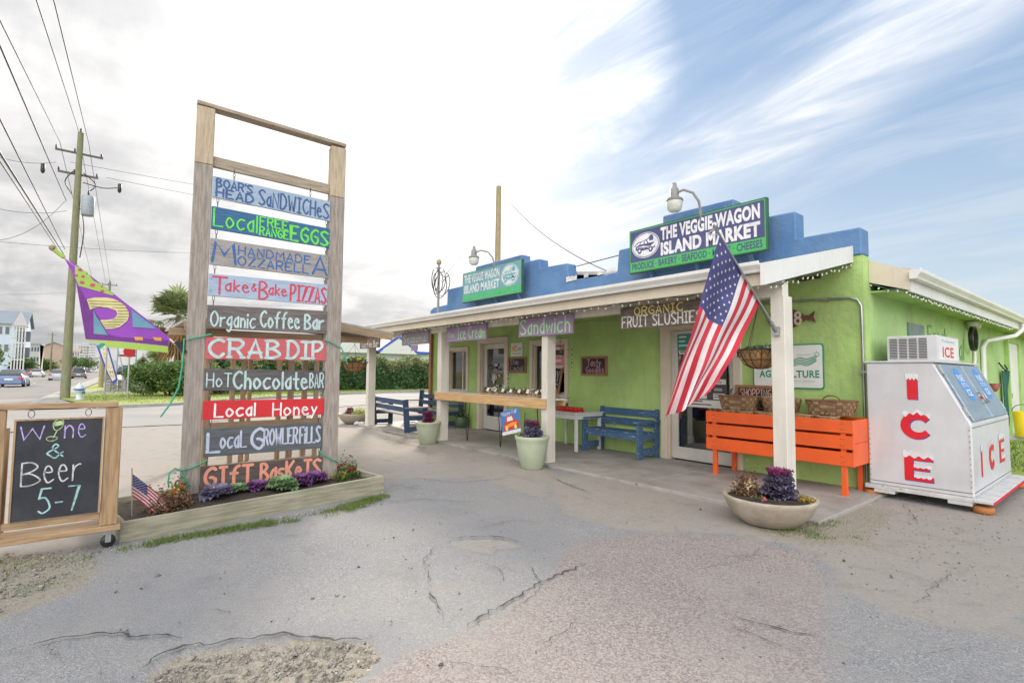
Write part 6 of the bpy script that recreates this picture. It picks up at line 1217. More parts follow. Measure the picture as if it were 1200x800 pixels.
def iceletter(ch, F, x0, x1, z0, z1, parent):
    """red block letter with blue shadow and a cap of snow"""
    W, H_ = x1 - x0, z1 - z0; shp = {'I': [[(0, 0), (1, 0), (1, 1), (0, 1)]], 'E': [[(0, 0), (1, 0), (1, .2), (.32, .24), (.32, .40), (.88, .40), (.88, .62), (.32, .62), (.32, .78), (1, .78), (1, 1), (0, 1)]]}
    if ch == 'C':
        o = [(.5 + .5 * math.cos(R(a)), .5 + .5 * math.sin(R(a))) for a in range(35, 326, 10)]; i = [(.56 + .26 * math.cos(R(a)), .5 + .24 * math.sin(R(a))) for a in range(325, 34, -10)]; P_ = [o + i]
    else: P_ = shp[ch]
    if ch == 'I' and parent is FZ: pass
    for p in P_:
        q = [(x0 + W * x + .008, z0 + H_ * z - .008) for x, z in p]; mb = MB(); mb.prism(q, F, .001, .0); mb.build('letter_shadow', m_iceb, parent)
        q = [(x0 + W * x, z0 + H_ * z) for x, z in p]; mb = MB(); mb.prism(q, F, .001, .0015); mb.build('letter', m_icer, parent)
    mb = MB(); top = [(x0 - .015 + (W + .03) * k / 16, z1 + .025 + .022 * abs(math.sin(k * .8 + 1)) * min(1, k, 16 - k)) for k in range(17)]; bot = [(x0 - .010 + (W + .02) * k / 16, z1 - H_ * (.10 + .05 * math.sin(k * 1.3))) for k in range(16, -1, -1)]
    if ch == 'C': bot = [(x0 + W * .12 + W * .80 * k / 16, z1 - H_ * (.04 + .05 * math.sin(k * 1.3) + .12 * abs(k / 8 - 1) ** 2)) for k in range(16, -1, -1)]; top = [(x0 + W * .04 + W * .94 * k / 16, z1 + .02 + .02 * math.sin(k * .9) - .07 * H_ * abs(k / 8 - 1) ** 2.2 * 1.8) for k in range(17)]
    mb.prism(top + bot, F, .001, .003); mb.build('snow_cap', mat('snow_print', (.74, .74, .78), .4), parent)
    if ch == 'E':
        for zz in (.40, .02): mb = MB(); mb.prism([(x0 + W * .34, z0 + H_ * (zz + .24))] + [(x0 + W * (.34 + .62 * k / 10), z0 + H_ * (zz + .24 - .03 * (k % 2))) for k in range(11)] + [(x0 + W * (.96 - .62 * k / 10), z0 + H_ * (zz + .14 - .06 * abs(math.sin(k)))) for k in range(11)], F, .001, .003); mb.build('snow_drip', MATS['snow_print'], parent)
iceletter('I', FS_, fx(-1.965), fx(-1.86), fz(1.262), fz(1.54), FZ); iceletter('C', FS_, fx(-2.045), fx(-1.725), fz(.775), fz(1.10), FZ); iceletter('E', FS_, fx(-2.02), fx(-1.735), fz(.265), fz(.585), FZ)
FP_ = frame((D_ + .001, 0, 0), (0, 1, 0), (0, 0, 1), (1, 0, 0))
for ch, a, b, z0 in (('I', .42, .50, .20), ('C', .90, 1.25, .22), ('E', 1.58, 1.95, .25)): iceletter(ch, FP_, a, b, z0, z0 + .34, FZ)
CU = thing('condenser_unit', 'small white louvred cooling unit sitting on the freezer, lettered ICE', 'cooling unit', (-2.26, 8.30, 1.745)); mb = MB(); mb.box(0, .54, 0, 1.1, 0, .33); mb.build('housing', m_ice, CU, bevel=.006)
for k in range(4):
    mb = MB(); mb.box(.03 + k * .105, .115 + k * .105, -.004, .0, .03, .30); mb.build('grille_recess', m_chain, CU); mb = MB()
    for j in range(13): mb.beam((.03 + k * .105, -.008, .04 + j * .021), (.115 + k * .105, -.008, .04 + j * .021), .012, .006)
    tag(mb.build('louvre', m_ice, CU), kind='stuff')
FC = frame((.541, 0, 0), (0, 1, 0), (0, 0, 1), (1, 0, 0)); mb = MB(); block(mb, 'ICE', FC, .22, .05, .80, .19, .001, .03); mb.build('red_lettering', m_icer, CU); mb = MB(); block(mb, 'Packaged', FC, .20, .23, .85, .29, .001, .02); mb.build('grey_lettering', mat('grey_print', (.4, .4, .45), .5), CU); mb = MB(); mb.prism([(.02, .02), (1.08, .02), (1.08, .31), (.02, .31)], FC, .0005); mb.build('label', m_signw, CU)
# painted side wall, fixtures
FW_ = frame((-2.448, 0, 0), (0, 1, 0), (0, 0, 1), (1, 0, 0))
t = thing('mural_board', 'painted board and green lettering fading on the side wall above the freezer', 'mural', (0, 0, 0)); mb = MB(); mb.prism([(10.0, 2.0), (10.9, 2.0), (10.9, 2.40), (10.0, 2.40)], FW_, .02); mb.build('board', mat('mural_grey', (.22, .26, .27), .7), t)
mb = MB(); hand(mb, 'Local', FW_, 10.08, 2.05, 10.8, 2.30, .04, .022); mb.build('board_lettering', m_sgreen, t); mb = MB(); hand(mb, 'Fresh', FW_, 11.2, 2.12, 12.5, 2.42, .05, .003); hand(mb, 'Local', FW_, 12.1, 1.9, 13.8, 2.3, .05, .004); mb.build('green_lettering', mat('mural_green', (.16, .36, .12), .7), t)
mb = MB(); block(mb, 'MEATS', FW_, 11.2, 1.93, 12.3, 2.08, .003, .02); block(mb, 'SEAFOOD', FW_, 11.2, 1.74, 12.9, 1.86, .003, .02); mb.build('red_lettering', mat('mural_red', (.38, .05, .06), .7), t)
t = thing('floodlight', 'white twin floodlight and coiled black cable under the side eave', 'lamp', (-2.42, 14.0, 2.45)); MB().lathe([(.0, 0), (.07, .01), (.11, .10), (.0, .13)], (.10, 0, .12), 14).build('head', m_white, t); MB().lathe([(.0, 0), (.07, .01), (.11, .10), (.0, .13)], (.10, .3, .10), 14).build('head', m_white, t)
for k in range(3): MB().tube([(.06 + .02 * k, .12 + .26 * math.cos(R(a)), -.12 + .24 * math.sin(R(a))) for a in range(0, 361, 20)], .022, 6).build('cable_loop', m_black, t)
t = thing('side_door', None, None); t.parent = B; mb = MB(); mb.box(-2.449, -2.36, 18.3, 18.45, .1, 2.45); mb.box(-2.449, -2.36, 19.95, 20.1, .1, 2.45); mb.box(-2.449, -2.36, 18.3, 20.1, 2.45, 2.6); mb.build('door_frame', m_green, t); mb = MB(); mb.box(-2.449, -2.40, 18.45, 19.95, .1, 2.45); mb.build('door_leaf', m_white, t); mb = MB(); mb.box(-2.40, -2.37, 18.62, 18.70, 1.0, 1.12); mb.build('handle', m_metal, t)
m_hose = mat('hose_green', (.01, .13, .09), .5, (.015, .09, .07)); t = thing('garden_hose', 'dark green garden hoses hanging from a wall bracket at the right edge', 'hose', (-2.42, 17.6, 1.7))
for k in range(5): MB().tube([(.04 + .02 * k, -.12 + .07 * k, 0), (.06, -.16 + .08 * k, -.5), (.07, -.12 + .07 * k, -1.2), (.06, -.02 + .05 * k, -1.55 + .05 * k), (.05, .04 + .05 * k, -.9), (.04, -.0 + .05 * k, .0)], .022, 6).build('hose_loop', m_hose, t)
MB().tube([(0, -.3, .2), (.08, -.25, .05), (.10, 0, .0), (.08, .25, .05), (.02, .3, .15)], .018, 6).build('bracket', m_black, t)
t = thing('terracotta_wall_pot', 'small red-brown wall pot behind the freezer', 'pot', (-2.40, 15.6, 1.32)); MB().lathe([(.05, -.1), (.13, .08), (.12, .08), (0, .0)], (.12, 0, 0), 14).build('pot', paint('brick_red', (.30, .07, .05)), t)
t = thing('yellow_bucket', 'yellow bucket on a low white rail at the right edge', 'bucket', (-1.42, 12.2, .55)); MB().lathe([(.12, 0), (.15, .42), (.14, .42), (.11, .03), (0, .03)], seg=18).build('pail', paint('bucket_yellow', (.80, .58, .02)), t); MB().tube([(.15 * math.cos(R(a)), 0, .42 + .12 * math.sin(R(a))) for a in range(0, 181, 20)], .006, 5).build('handle', m_chain, t)
t = thing('low_rail', 'low white timber rail behind the freezer', 'rail', (-2.3, 12.25, 0)); MB().box(0, 1.9, -.05, .05, .49, .549).build('rail', m_worn, t)
for x in (.1, 1.75): MB().box(x, x + .09, -.045, .045, 0, .489).build('post', m_worn, t)
t = thing('electric_meter', 'white electric meter on the far end of the porch wall', 'meter', (-14.16, 8.2, 1.35)); MB().lathe([(.11, 0), (.11, .06), (.08, .12), (0, .13)], (-.02, -.02, .22), 14, axis='y').build('dial', m_signw, t); MB().box(-.12, .0, -.06, .12, -.15, .40).build('meter_box', m_white, t); MB().tube([(-.06, .02, .4), (-.06, .02, 1.9)], .03, 8).build('conduit', m_white, t)
mb = MB(); mb.box(-14.08, -13.96, 8.02, 8.1, 0, 3.1); o = mb.build('downpipe', m_wfr, B)
# ---------------------------------------------------------------- coffee kiosk behind the tall sign
m_kw = mat('kiosk_timber', (.40, .28, .17), .75, (.29, .20, .12), ns=4, nd=8, stretch=(9, 9, .9), bump=.3, bs=12); m_kh = mat('kiosk_rail', (.40, .29, .18), .75, (.29, .21, .13), ns=4, nd=8, stretch=(9, .9, 9), bump=.3, bs=12)
K = thing('coffee_kiosk', 'open timber stall with low pitched roof standing behind the tall sign', 'stall', (-8.4, 0, 0))
for y_, x, w in ((1.24, 0, .09), (3.03, 0, .09), (1.56, -.02, .06), (1.72, -.10, .06), (2.20, -.02, .06), (2.40, -.12, .08), (2.76, -.02, .06), (1.24, -1.5, .09), (3.03, -1.5, .09), (2.1, -1.5, .06)):
    mb = MB(); mb.box(x - .035, x + .035, y_ - w / 2, y_ + w / 2, .0, 2.02 + .10 * (1 - abs(y_ - 2.13))); mb.build('post', m_kw, K, bevel=.004)
for z0, z1, y0, y1 in ((2.02, 2.12, .75, 3.55), (.72, .81, 1.28, 2.99), (.14, .22, 1.28, 2.99)):
    mb = MB(); mb.box(.036, .07, y0, y1, z0, z1); mb.build('cross_rail', m_kh, K, bevel=.003)
mb = MB(); mb.box(-1.5, .0, 1.2, 1.24, .9, .94); mb.box(-.5, .0, 1.28, 2.98, .93, .97); mb.build('shelf', m_kh, K)
m_kroof = mat('kiosk_roof', (.48, .46, .44), .7, (.36, .34, .33), ns=3, nd=6)
for s in (-1, 1):
    mb = MB(); a = Vector((0, 2.23, 2.43)); b = Vector((0, 2.23 + (1.68 if s > 0 else -1.36), 2.205)); o = [Vector((.35, 0, 0)), Vector((-1.9, 0, 0))]; vs = [a + o[0], b + o[0], b + o[1], a + o[1]]; vs += [v - Vector((0, 0, .03)) for v in vs]
    mb.add(vs, [(0, 1, 2, 3), (7, 6, 5, 4), (0, 4, 5, 1), (1, 5, 6, 2), (2, 6, 7, 3), (3, 7, 4, 0)]); mb.build('roof_slope', m_kroof, K)
    mb = MB(); mb.beam((.33, 2.23, 2.34), (.33, 2.23 + (1.66 if s > 0 else -1.34), 2.13), .03, .12); mb.build('barge_board', m_kh, K)
    mb = MB(); mb.beam((-.75, 2.23, 2.34), (-.75, 2.23 + (1.66 if s > 0 else -1.34), 2.13), .04, .12); mb.build('rafter', m_kh, K)
# ================================================================= THE STREET AND WHAT STANDS BEYOND
def utility_pole(label, x, y, h, r0, r1, big):
    t = thing('utility_pole', label, 'utility pole', (x, y, 0), 0, 'utility poles along the street'); MB().tube([(0, 0, -.1), (-.02, 0, h * .5), (-.12 * (h / 14), 0, h)], [r0, (r0 + r1) / 2, r1], 14).build('pole', mat('treated_pole', (.24, .25, .13), .85, (.18, .17, .11), ns=4, nd=8, stretch=(7, 7, .6), bump=.5, bs=16), t)
    tx = -.12 * (h / 14)
    for z, w in ((h - 1.1, 1.9), (h - 2.2, 1.6)) if big else ((h - .4, 1.6),):
        mb = MB(); mb.beam((tx, -w / 2, z), (tx, w / 2, z), .08, .09); mb.build('crossarm', mat('crossarm_wood', (.13, .11, .08), .8), t)
        for s in (-.48, -.1, .46): MB().lathe([(.03, 0), (.05, .04), (.03, .08), (.05, .12), (.0, .2)], (tx, w * s, z + .06), 8).build('insulator', m_black, t)
    MB().lathe([(.04, 0), (.06, .06), (.04, .12), (.06, .18), (0, .26)], (tx, 0, h), 8).build('top_insulator', m_black, t)
    if big:
        MB().lathe([(.0, -.02), (.24, 0), (.27, .06), (.27, .95), (.24, 1.02), (0, 1.08)], (.05, .45, h - 4.3), 18).build('transformer', mat('transformer_grey', (.34, .38, .42), .45), t); 
        for s in (-.1, .1): MB().lathe([(.03, 0), (.045, .1), (.03, .2), (0, .3)], (.05 + s, .45, h - 3.25), 8).build('bushing', m_black, t)
        mb = MB(); mb.box(-.1, .1, .15, .30, h - 4.0, h - 3.4); mb.build('mount', m_metal, t)
        for pts in ([(0, .2, h - 2.1), (.1, .7, h - 2.6), (.05, .5, h - 3.0)], [(0, .2, h - 2.6), (0, 1.0, h - 2.7), (.0, 1.6, h - 2.55)], [(0, -.2, h - 2.1), (0, -.5, h - 2.7), (0, -.2, h - 3.3)], [(0, .25, h - 4.2), (.1, .35, h - 5.2), (0, .25, h - 6.5)]): MB().tube(_smooth(pts, 4), .025, 5).build('jumper', m_black, t)
        MB().lathe([(.04, 0), (.09, .1), (.09, .45), (.04, .5)], (0, 1.7, h - 2.8), 10).build('cutout', m_black, t); MB().lathe([(.04, 0), (.09, .1), (.09, .45), (.04, .5)], (0, -1.35, h - 2.5), 10).build('cutout', m_black, t)
    return t
utility_pole('tall greenish utility pole with a grey transformer, behind the chalkboard stand', -34.2, -1.13, 13.7, .205, .125, True)
utility_pole('more distant utility pole whose top shows over the purple flag', onX(125, 400, -88).x, onX(125, 400, -88).y, onX(125, 330, -88).z, .2, .13, False)
utility_pole('far utility pole in front of the tan gabled building', -185, -9.4, 11, .2, .15, False)
PT0 = Vector((-34.3, -1.15, 13.9)); PW = 'street wires strung from the tall utility pole'
t = thing('bollard_post', 'short weathered wooden post on the verge behind the street-name sign', 'post', (-52.4, .38, .08)); MB().tube([(0, 0, 0), (0, 0, 3.0)], [.17, .15], 10).build('post', m_pole, t)
def w2(label, near, dn, mid, midp=None, farpix=None, r=.014, sag=.0):
    a = ray_at(near[0], near[1], dn); m_ = midp if midp is not None else onX(mid[0], mid[1], -34.2); pts = [tuple(a), tuple(m_)]
    if farpix: pts.append(tuple(onX(farpix[0], farpix[1], -88)))
    wire('overhead_wire', label, pts, r, sag, group=PW)
w2('wire from the very top of the tall pole on to the distant pole', (36, -20), 15, (91, 150), None, (124, 332)); w2('wire right of the pole top, crossing the frame edge highest', (58, -20), 15, (104, 168), None, (130, 337)); w2('wire from the left end of the upper crossarm to the left edge', (-8, 8), 14, (70, 166), None, (110, 336))
w2('thick wavy cable reaching the pole beside the transformer', (-6, 40), 14, (78, 236), r=.018); w2('cable dropping from the left edge to the middle of the pole', (-6, 128), 14, (76, 292), r=.015); w2('heaviest cable bundle, lowest on the pole, from the left edge', (-6, 170), 13, (76, 300), r=.020); w2('second strand just under the heaviest cable bundle', (-6, 180), 13, (74, 302), r=.012)
def w3(label, p, q, d0, d1, r=.012, sag=.2): wire('service_wire', label, [tuple(ray_at(*p, d0)), tuple(ray_at(*q, d1))], r, sag, group='thin wires crossing behind the tall sign')
w3('thin wire crossing at crossarm height, from the left edge', (-5, 183), (66, 190), 40, 41); w3('thin wire leaving the pole rightwards above the tall sign boards', (82, 190), (425, 246), 41, 60); w3('lower thin wire leaving the pole rightwards', (124, 208), (430, 262), 41, 60); w3('level wire left of the transformer', (-5, 244), (78, 247), 40, 41); w3('wire curving up from the left edge to the transformer', (-5, 282), (76, 236), 36, 41, sag=.5); w3('low level wire passing behind the purple flag', (-5, 283), (300, 296), 50, 60, sag=.3); w3('faint far wire over the purple flag', (-5, 345), (110, 340), 90, 100)
# hydrant, signs by the kerb
t = thing('fire_hydrant', 'blue and white fire hydrant on the grass right of the tall pole', 'hydrant', (-32.0, -.55, .09)); m_hb = paint('hydrant_blue', (.06, .16, .38)); m_hw = paint('hydrant_white', (.60, .64, .70))
MB().lathe([(.16, 0), (.17, .04), (.12, .05), (.12, .36), (.17, .38), (.17, .42), (.13, .43)], seg=16).build('barrel', m_hw, t); MB().lathe([(.13, .43), (.22, .45), (.22, .50), (.14, .52)], seg=16).build('collar', m_hb, t); MB().lathe([(.16, .52), (.15, .62), (.09, .72), (.03, .76), (.03, .82), (0, .82)], seg=16).build('bonnet', m_hw, t)
for s in (-1, 1): MB().lathe([(.07, 0), (.07, .10), (.05, .12), (0, .12)], (0, s * .10, .34), 10, sy=s, axis='y').build('outlet', m_hb, t)
t = thing('stop_sign', 'red stop sign on a grey post in front of the clipped bush', 'sign', (-32.9, 1.32, .09)); MB().tube([(0, 0, 0), (0, 0, 2.55)], .04, 8).build('post', m_metal, t); F = frame((.045, 0, 2.35), Vector((-.45, .9, 0)), (0, 0, 1)); mb = MB(); mb.prism(ell(0, 0, .30, .30, 8, 22.5, 382.5 - 45), F, .01); mb.build('plate', paint('stop_red', (.55, .02, .03)), t)
t = thing('street_name_post', 'thin grey post with green street-name blade below the purple flag', 'sign', (-34.4, .42, .09)); MB().tube([(0, 0, 0), (0, 0, 3.0)], .03, 8).build('post', m_metal, t); m_blade = paint('blade_green', (.02, .30, .22)); mb = MB(); mb.beam((0, -.35, 2.55), (0, .10, 3.05), .03, .20); mb.build('name_blade', m_blade, t); MB().lathe([(0, -.12), (.12, 0), (0, .12)], (0, -.02, 3.0), 10).build('cap', m_blade, t)
t = thing('welcome_banner', 'tall blue and yellow feather banner reading WELCOME', 'banner', (-38.2, .75, .09)); FB_ = frame((0, 0, .55), (0, 1, 0), (.0, -.28, 1)); Hb = 2.35; m_bw = paint('banner_white', (.70, .70, .74)); m_bb = paint('banner_blue', (.06, .08, .42)); m_by = paint('banner_yellow', (.78, .55, .12))
mb = MB(); mb.prism([(.10, 0), (.38, .28), (.40, Hb), (-.15, Hb), (-.05, .6)], FB_, .01); mb.build('cloth', m_bb, t); mb = MB(); mb.prism([(.10, .2), (.30, .36), (.32, Hb), (-.05, Hb), (.02, .7)], FB_, .004, .012); mb.build('panel', m_bw, t)
for k, c in enumerate('EMOCLEW'): mb = MB(); block(mb, c, FB_, .05, .42 + k * .27, .30, .62 + k * .27, .02, .04); mb.build('letter', m_by, t)
MB().tube([(0, .55, -.5), (0, .48, 1.6), (0, .10, 3.1)], .025, 6).build('pole', m_metal, t)
t = thing('pylon_sign', 'white two-panel roadside business sign behind the stop sign', 'sign', (-45, 1.2, 0)); m_py = paint('pylon_frame', (.10, .30, .34)); 
for a, b in ((1.85, 2.42), (2.56, 3.20)): mb = MB(); mb.box(-.1, .1, -.02, .95, a, b); mb.build('panel', m_signw, t)
mb = MB(); mb.box(-.09, .09, -.02, .95, 2.42, 2.56); mb.build('divider', m_ink, t)
for y_ in (-.07, .97): mb = MB(); mb.box(-.08, .08, y_, y_ + .05, .0, 3.2); mb.build('post', m_py, t)
F = frame((.11, 0, 0), (0, 1, 0), (0, 0, 1)); mb = MB(); hand(mb, 'A', F, .25, 2.75, .60, 3.08, .06, .002); mb.build('mark', m_iceb, t); mb = MB(); ribbon(mb, [(.1, 2.50), (.85, 2.50)], F, .06, .002); mb.build('red_line', m_icer, t)
t = thing('blue_bin', 'bright blue bin on a stand beside the white business sign', 'bin', (-42, 1.33, .1)); MB().box(-.25, .25, 0, .36, 1.0, 1.68).build('box', paint('bin_blue', (.01, .10, .42)), t, bevel=.02); MB().box(-.03, .03, .1, .26, 0, 1.0).build('stand', m_metal, t)
m_stonew = mat('rubble_stone', (.40, .38, .35), .9, (.24, .23, .21), ns=3, nd=4, bump=.8, bs=6); m_mort = mat('mortar', (.22, .21, .19), .95)
t = thing('stone_wall', 'low grey stone wall and pier left of the clipped bush', 'wall', (-43.0, .55, .08)); MB().box(-.24, .24, .03, .57, 0, 1.22).build('pier_core', m_mort, t); MB().box(-.20, .12, .65, 4.4, 0, .75).build('wall_core', m_mort, t); first = None
for r_ in range(6):
    for y_ in np.arange(.0, .55, .29): o = MB().box(.22, .27, y_ + .01 + .02 * (r_ % 2), y_ + .27, r_ * .2 + .015, r_ * .2 + .19).build('stone', m_stonew, t, bevel=.012)
for r_ in range(4):
    for y_ in np.arange(.68, 4.3, .36): o = MB().box(.10, .15, y_ + .01 + (.15 if r_ % 2 else 0), y_ + .34 + (.15 if r_ % 2 else 0) * .3, r_ * .19 + .012, r_ * .19 + .18).build('stone', m_stonew, t, bevel=.012)

# vegetation
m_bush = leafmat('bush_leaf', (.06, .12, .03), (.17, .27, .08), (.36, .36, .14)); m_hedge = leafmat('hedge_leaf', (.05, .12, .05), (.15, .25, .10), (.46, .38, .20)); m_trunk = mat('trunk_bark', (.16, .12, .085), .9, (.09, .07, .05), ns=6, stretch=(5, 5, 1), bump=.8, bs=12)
def bush(label, loc, rx, ry, h, n, size, m=None, name='bush', group=None, trunks=5, base=.35):
    t = thing(name, label, 'bush', loc, 0, group); P_ = []
    nb = 26; cs = [((random.uniform(-.8, .8)) * rx, random.uniform(-.8, .8) * ry, random.uniform(.3, .80) * h) for _ in range(nb)]
    for c in cs:
        k = n // nb; q = RNG.normal(size=(k, 3)); q /= np.linalg.norm(q, axis=1)[:, None]; q *= (RNG.uniform(.55, 1, (k, 1)) ** .5) * np.array([rx * .38, ry * .38, h * .24]) * random.uniform(.8, 1.2); P_.append(q + c)
    P_ = np.concatenate(P_); P_ = P_[P_[:, 2] > h * .05]; leaf_cloud('crown', P_, size, m or m_bush, t)
    mb = MB()
    for k in range(trunks): a = random.uniform(0, 6.28); mb.tube([(math.cos(a) * .1, math.sin(a) * .1, -.05), (math.cos(a) * rx * .25, math.sin(a) * ry * .25, h * .3), (math.cos(a) * rx * .6, math.sin(a) * ry * .6, h * .75)], [.07, .05, .02], 6)
    tag(mb.build('trunk', m_trunk, t), kind='stuff'); return t
bush('large clipped evergreen bush left of the tall sign', (-34.8, 3.35, .05), 1.9, 2.1, 1.95, 15000, .10)
bush('lower bush half hidden behind the left sign post', (-36.5, 6.0, .05), 1.6, 1.8, 1.8, 9000, .10)
HG = thing('hedge', 'long clipped green hedge across the side street behind the porch', 'hedge', (-40, 16.5, .05)); n = 60000
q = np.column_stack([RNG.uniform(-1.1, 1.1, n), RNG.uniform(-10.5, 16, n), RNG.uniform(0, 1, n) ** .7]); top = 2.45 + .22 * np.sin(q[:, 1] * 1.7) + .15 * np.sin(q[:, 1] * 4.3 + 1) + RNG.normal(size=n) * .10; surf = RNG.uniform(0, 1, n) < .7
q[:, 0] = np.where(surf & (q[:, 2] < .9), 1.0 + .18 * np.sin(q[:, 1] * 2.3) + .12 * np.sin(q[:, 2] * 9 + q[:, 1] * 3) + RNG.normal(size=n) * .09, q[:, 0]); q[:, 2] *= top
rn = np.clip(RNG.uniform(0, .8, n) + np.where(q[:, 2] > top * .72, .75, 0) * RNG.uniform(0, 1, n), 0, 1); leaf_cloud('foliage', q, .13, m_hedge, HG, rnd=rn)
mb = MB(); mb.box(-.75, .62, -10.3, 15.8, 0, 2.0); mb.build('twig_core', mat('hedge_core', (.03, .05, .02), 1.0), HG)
for k in range(8): MB().tube([(.3, -9 + k * 3.2, -.05), (.3, -8.9 + k * 3.2, 1.0)], .06, 6).build('trunk', m_trunk, HG)
def palm(label, loc, h, r, n=34, seed=1):
    t = thing('palm_tree', label, 'palm tree', loc, 0, 'cabbage palms beyond the side street'); random.seed(seed)
    MB().tube([(0, 0, -.1), (.1, .05, h * .5), (0, 0, h)], [.22, .17, .19], 12).build('trunk', m_trunk, t); mg = leafmat('palm_green', (.14, .19, .08), (.32, .38, .17)); mbn = leafmat('palm_dead', (.22, .12, .05), (.42, .27, .13)); 
    for nm, mm, cnt, e0, e1 in (('frond', mg, n, -15, 75), ('dead_frond', mbn, int(n * .8), -85, -20)):
        vs, fs = [], []
        for k in range(cnt):
            az = k * 2.4 + random.uniform(-.3, .3); el = R(random.uniform(e0, e1)); L_ = r * random.uniform(.75, 1.05); st = Vector((math.cos(az) * math.cos(el), math.sin(az) * math.cos(el), math.sin(el))); o = Vector((0, 0, h)); hub = o + st * L_ * .5 - Vector((0, 0, .10 * L_)); side = st.cross(Vector((0, 0, 1))).normalized(); up = side.cross(st)
            b = len(vs); w = st.cross(side).normalized() * .01 + side * .012; vs += [o - w, o + w, hub + w, hub - w]; fs.append((b, b + 1, b + 2, b + 3))
            for j in range(17):
                a = (j / 16 - .5) * 2.7; d = (st * math.cos(a) + side * math.sin(a) + up * .15 * math.cos(a * 2)).normalized(); l = L_ * .55 * (1 - .25 * abs(a) / 1.4) * random.uniform(.85, 1.1); tip = hub + d * l - Vector((0, 0, .22 * l * random.uniform(.6, 1.6))); mid = hub + d * l * .55; pw = d.cross(up).normalized() * .026 * r
                b = len(vs); vs += [hub, mid + pw, tip, mid - pw]; fs.append((b, b + 1, b + 2, b + 3))
        f = np.array(fs); np_mesh(nm + 's', np.array([tuple(v) for v in vs]), f, mm, t, rnd=RNG.uniform(0, 1, len(f)))
    return t
palm('cabbage palm with brown skirt left of the tall sign', (-41.3, 4.25, 0), 5.15, 2.7, 46, 3); palm('low brownish palm behind the clipped bush', (-47, 3.5, 0), 2.0, 1.7, 30, 5); random.seed(21)
def tree(label, loc, h, r, n, m, size, tr=.12, th=.35):
    t = thing('tree', label, 'tree', loc, 0, 'broadleaf trees along the street'); cs = [Vector((random.uniform(-.6, .6) * r, random.uniform(-.6, .6) * r, h * random.uniform(th + .1, .88))) for _ in range(16)]
    P_ = np.concatenate([RNG.normal(size=(n // 16, 3)) * np.array([r * .24, r * .24, h * .09]) + np.array(tuple(c)) for c in cs]); leaf_cloud('crown', P_, size, m, t)
    mb = MB(); mb.tube([(0, 0, -.1), (.05, .02, h * th), (0, 0, h * .7)], [tr, tr * .8, tr * .3], 8)
    mb.build('trunk', m_trunk, t); mb = MB()
    for c in cs[:8]: mb.tube([(0, 0, h * th), tuple(c * .6 + Vector((0, 0, h * th * .4))), tuple(c)], [tr * .5, tr * .3, .02], 5)
    tag(mb.build('limb', m_trunk, t), kind='stuff'); return t
m_tl = leafmat('tree_leaf', (.05, .10, .03), (.15, .24, .08), (.26, .26, .10))
tree('small green street tree in front of the blue house at the left edge', (-88, -10.6, 0), 4.4, 2.0, 3600, m_tl, .20); 
for i, (px, D_2, h, r) in enumerate(((24, 150, 3.5, 2.4), (46, 200, 4.5, 3.2), (52, 200, 3.6, 3), (82, 260, 6, 4), (96, 330, 7, 5), (104, 380, 6, 5))):
    p = onX(px, 433, -D_2); tree(['low tree right of the blue house', 'tree at the foot of the tan gabled building', 'shrubby tree just right of it before the tan gable', 'tree right of the tall pole by the long wing', 'distant tree under the pale towers', 'farthest tree at the end of the street'][i], (p.x, p.y, 0), h, r, 1300, m_tl, .42, .2)
# far belt of trees along the horizon, one mass
n = 26000; yy = RNG.uniform(12, 210, n); hh = 4.5 + 1.8 * np.sin(yy * .11) + 1.2 * np.sin(yy * .31 + 2); q = np.column_stack([-150 + RNG.normal(size=n) * 3, yy, np.abs(RNG.uniform(0, 1, n)) * hh]); tag(leaf_cloud('far_wood', q, .9, m_tl), kind='stuff')
t = thing('pine_tip', 'sparse conifer whose tip shows over the side roof at the right edge', 'tree', (-1.7, 50, 0), 0); hp = onY(1189, 366, 50); t.location.x = hp.x; n = 3400; z = RNG.uniform(.35, 1, n); q = np.column_stack([RNG.normal(size=n) * (1 - z) * 1.5, RNG.normal(size=n) * (1 - z) * 1.5, np.floor(z * 26) / 26 * hp.z]); leaf_cloud('crown', q, .16, m_bush, t); MB().tube([(0, 0, 0), (0, 0, hp.z)], [.2, .02], 8).build('trunk', m_trunk, t)

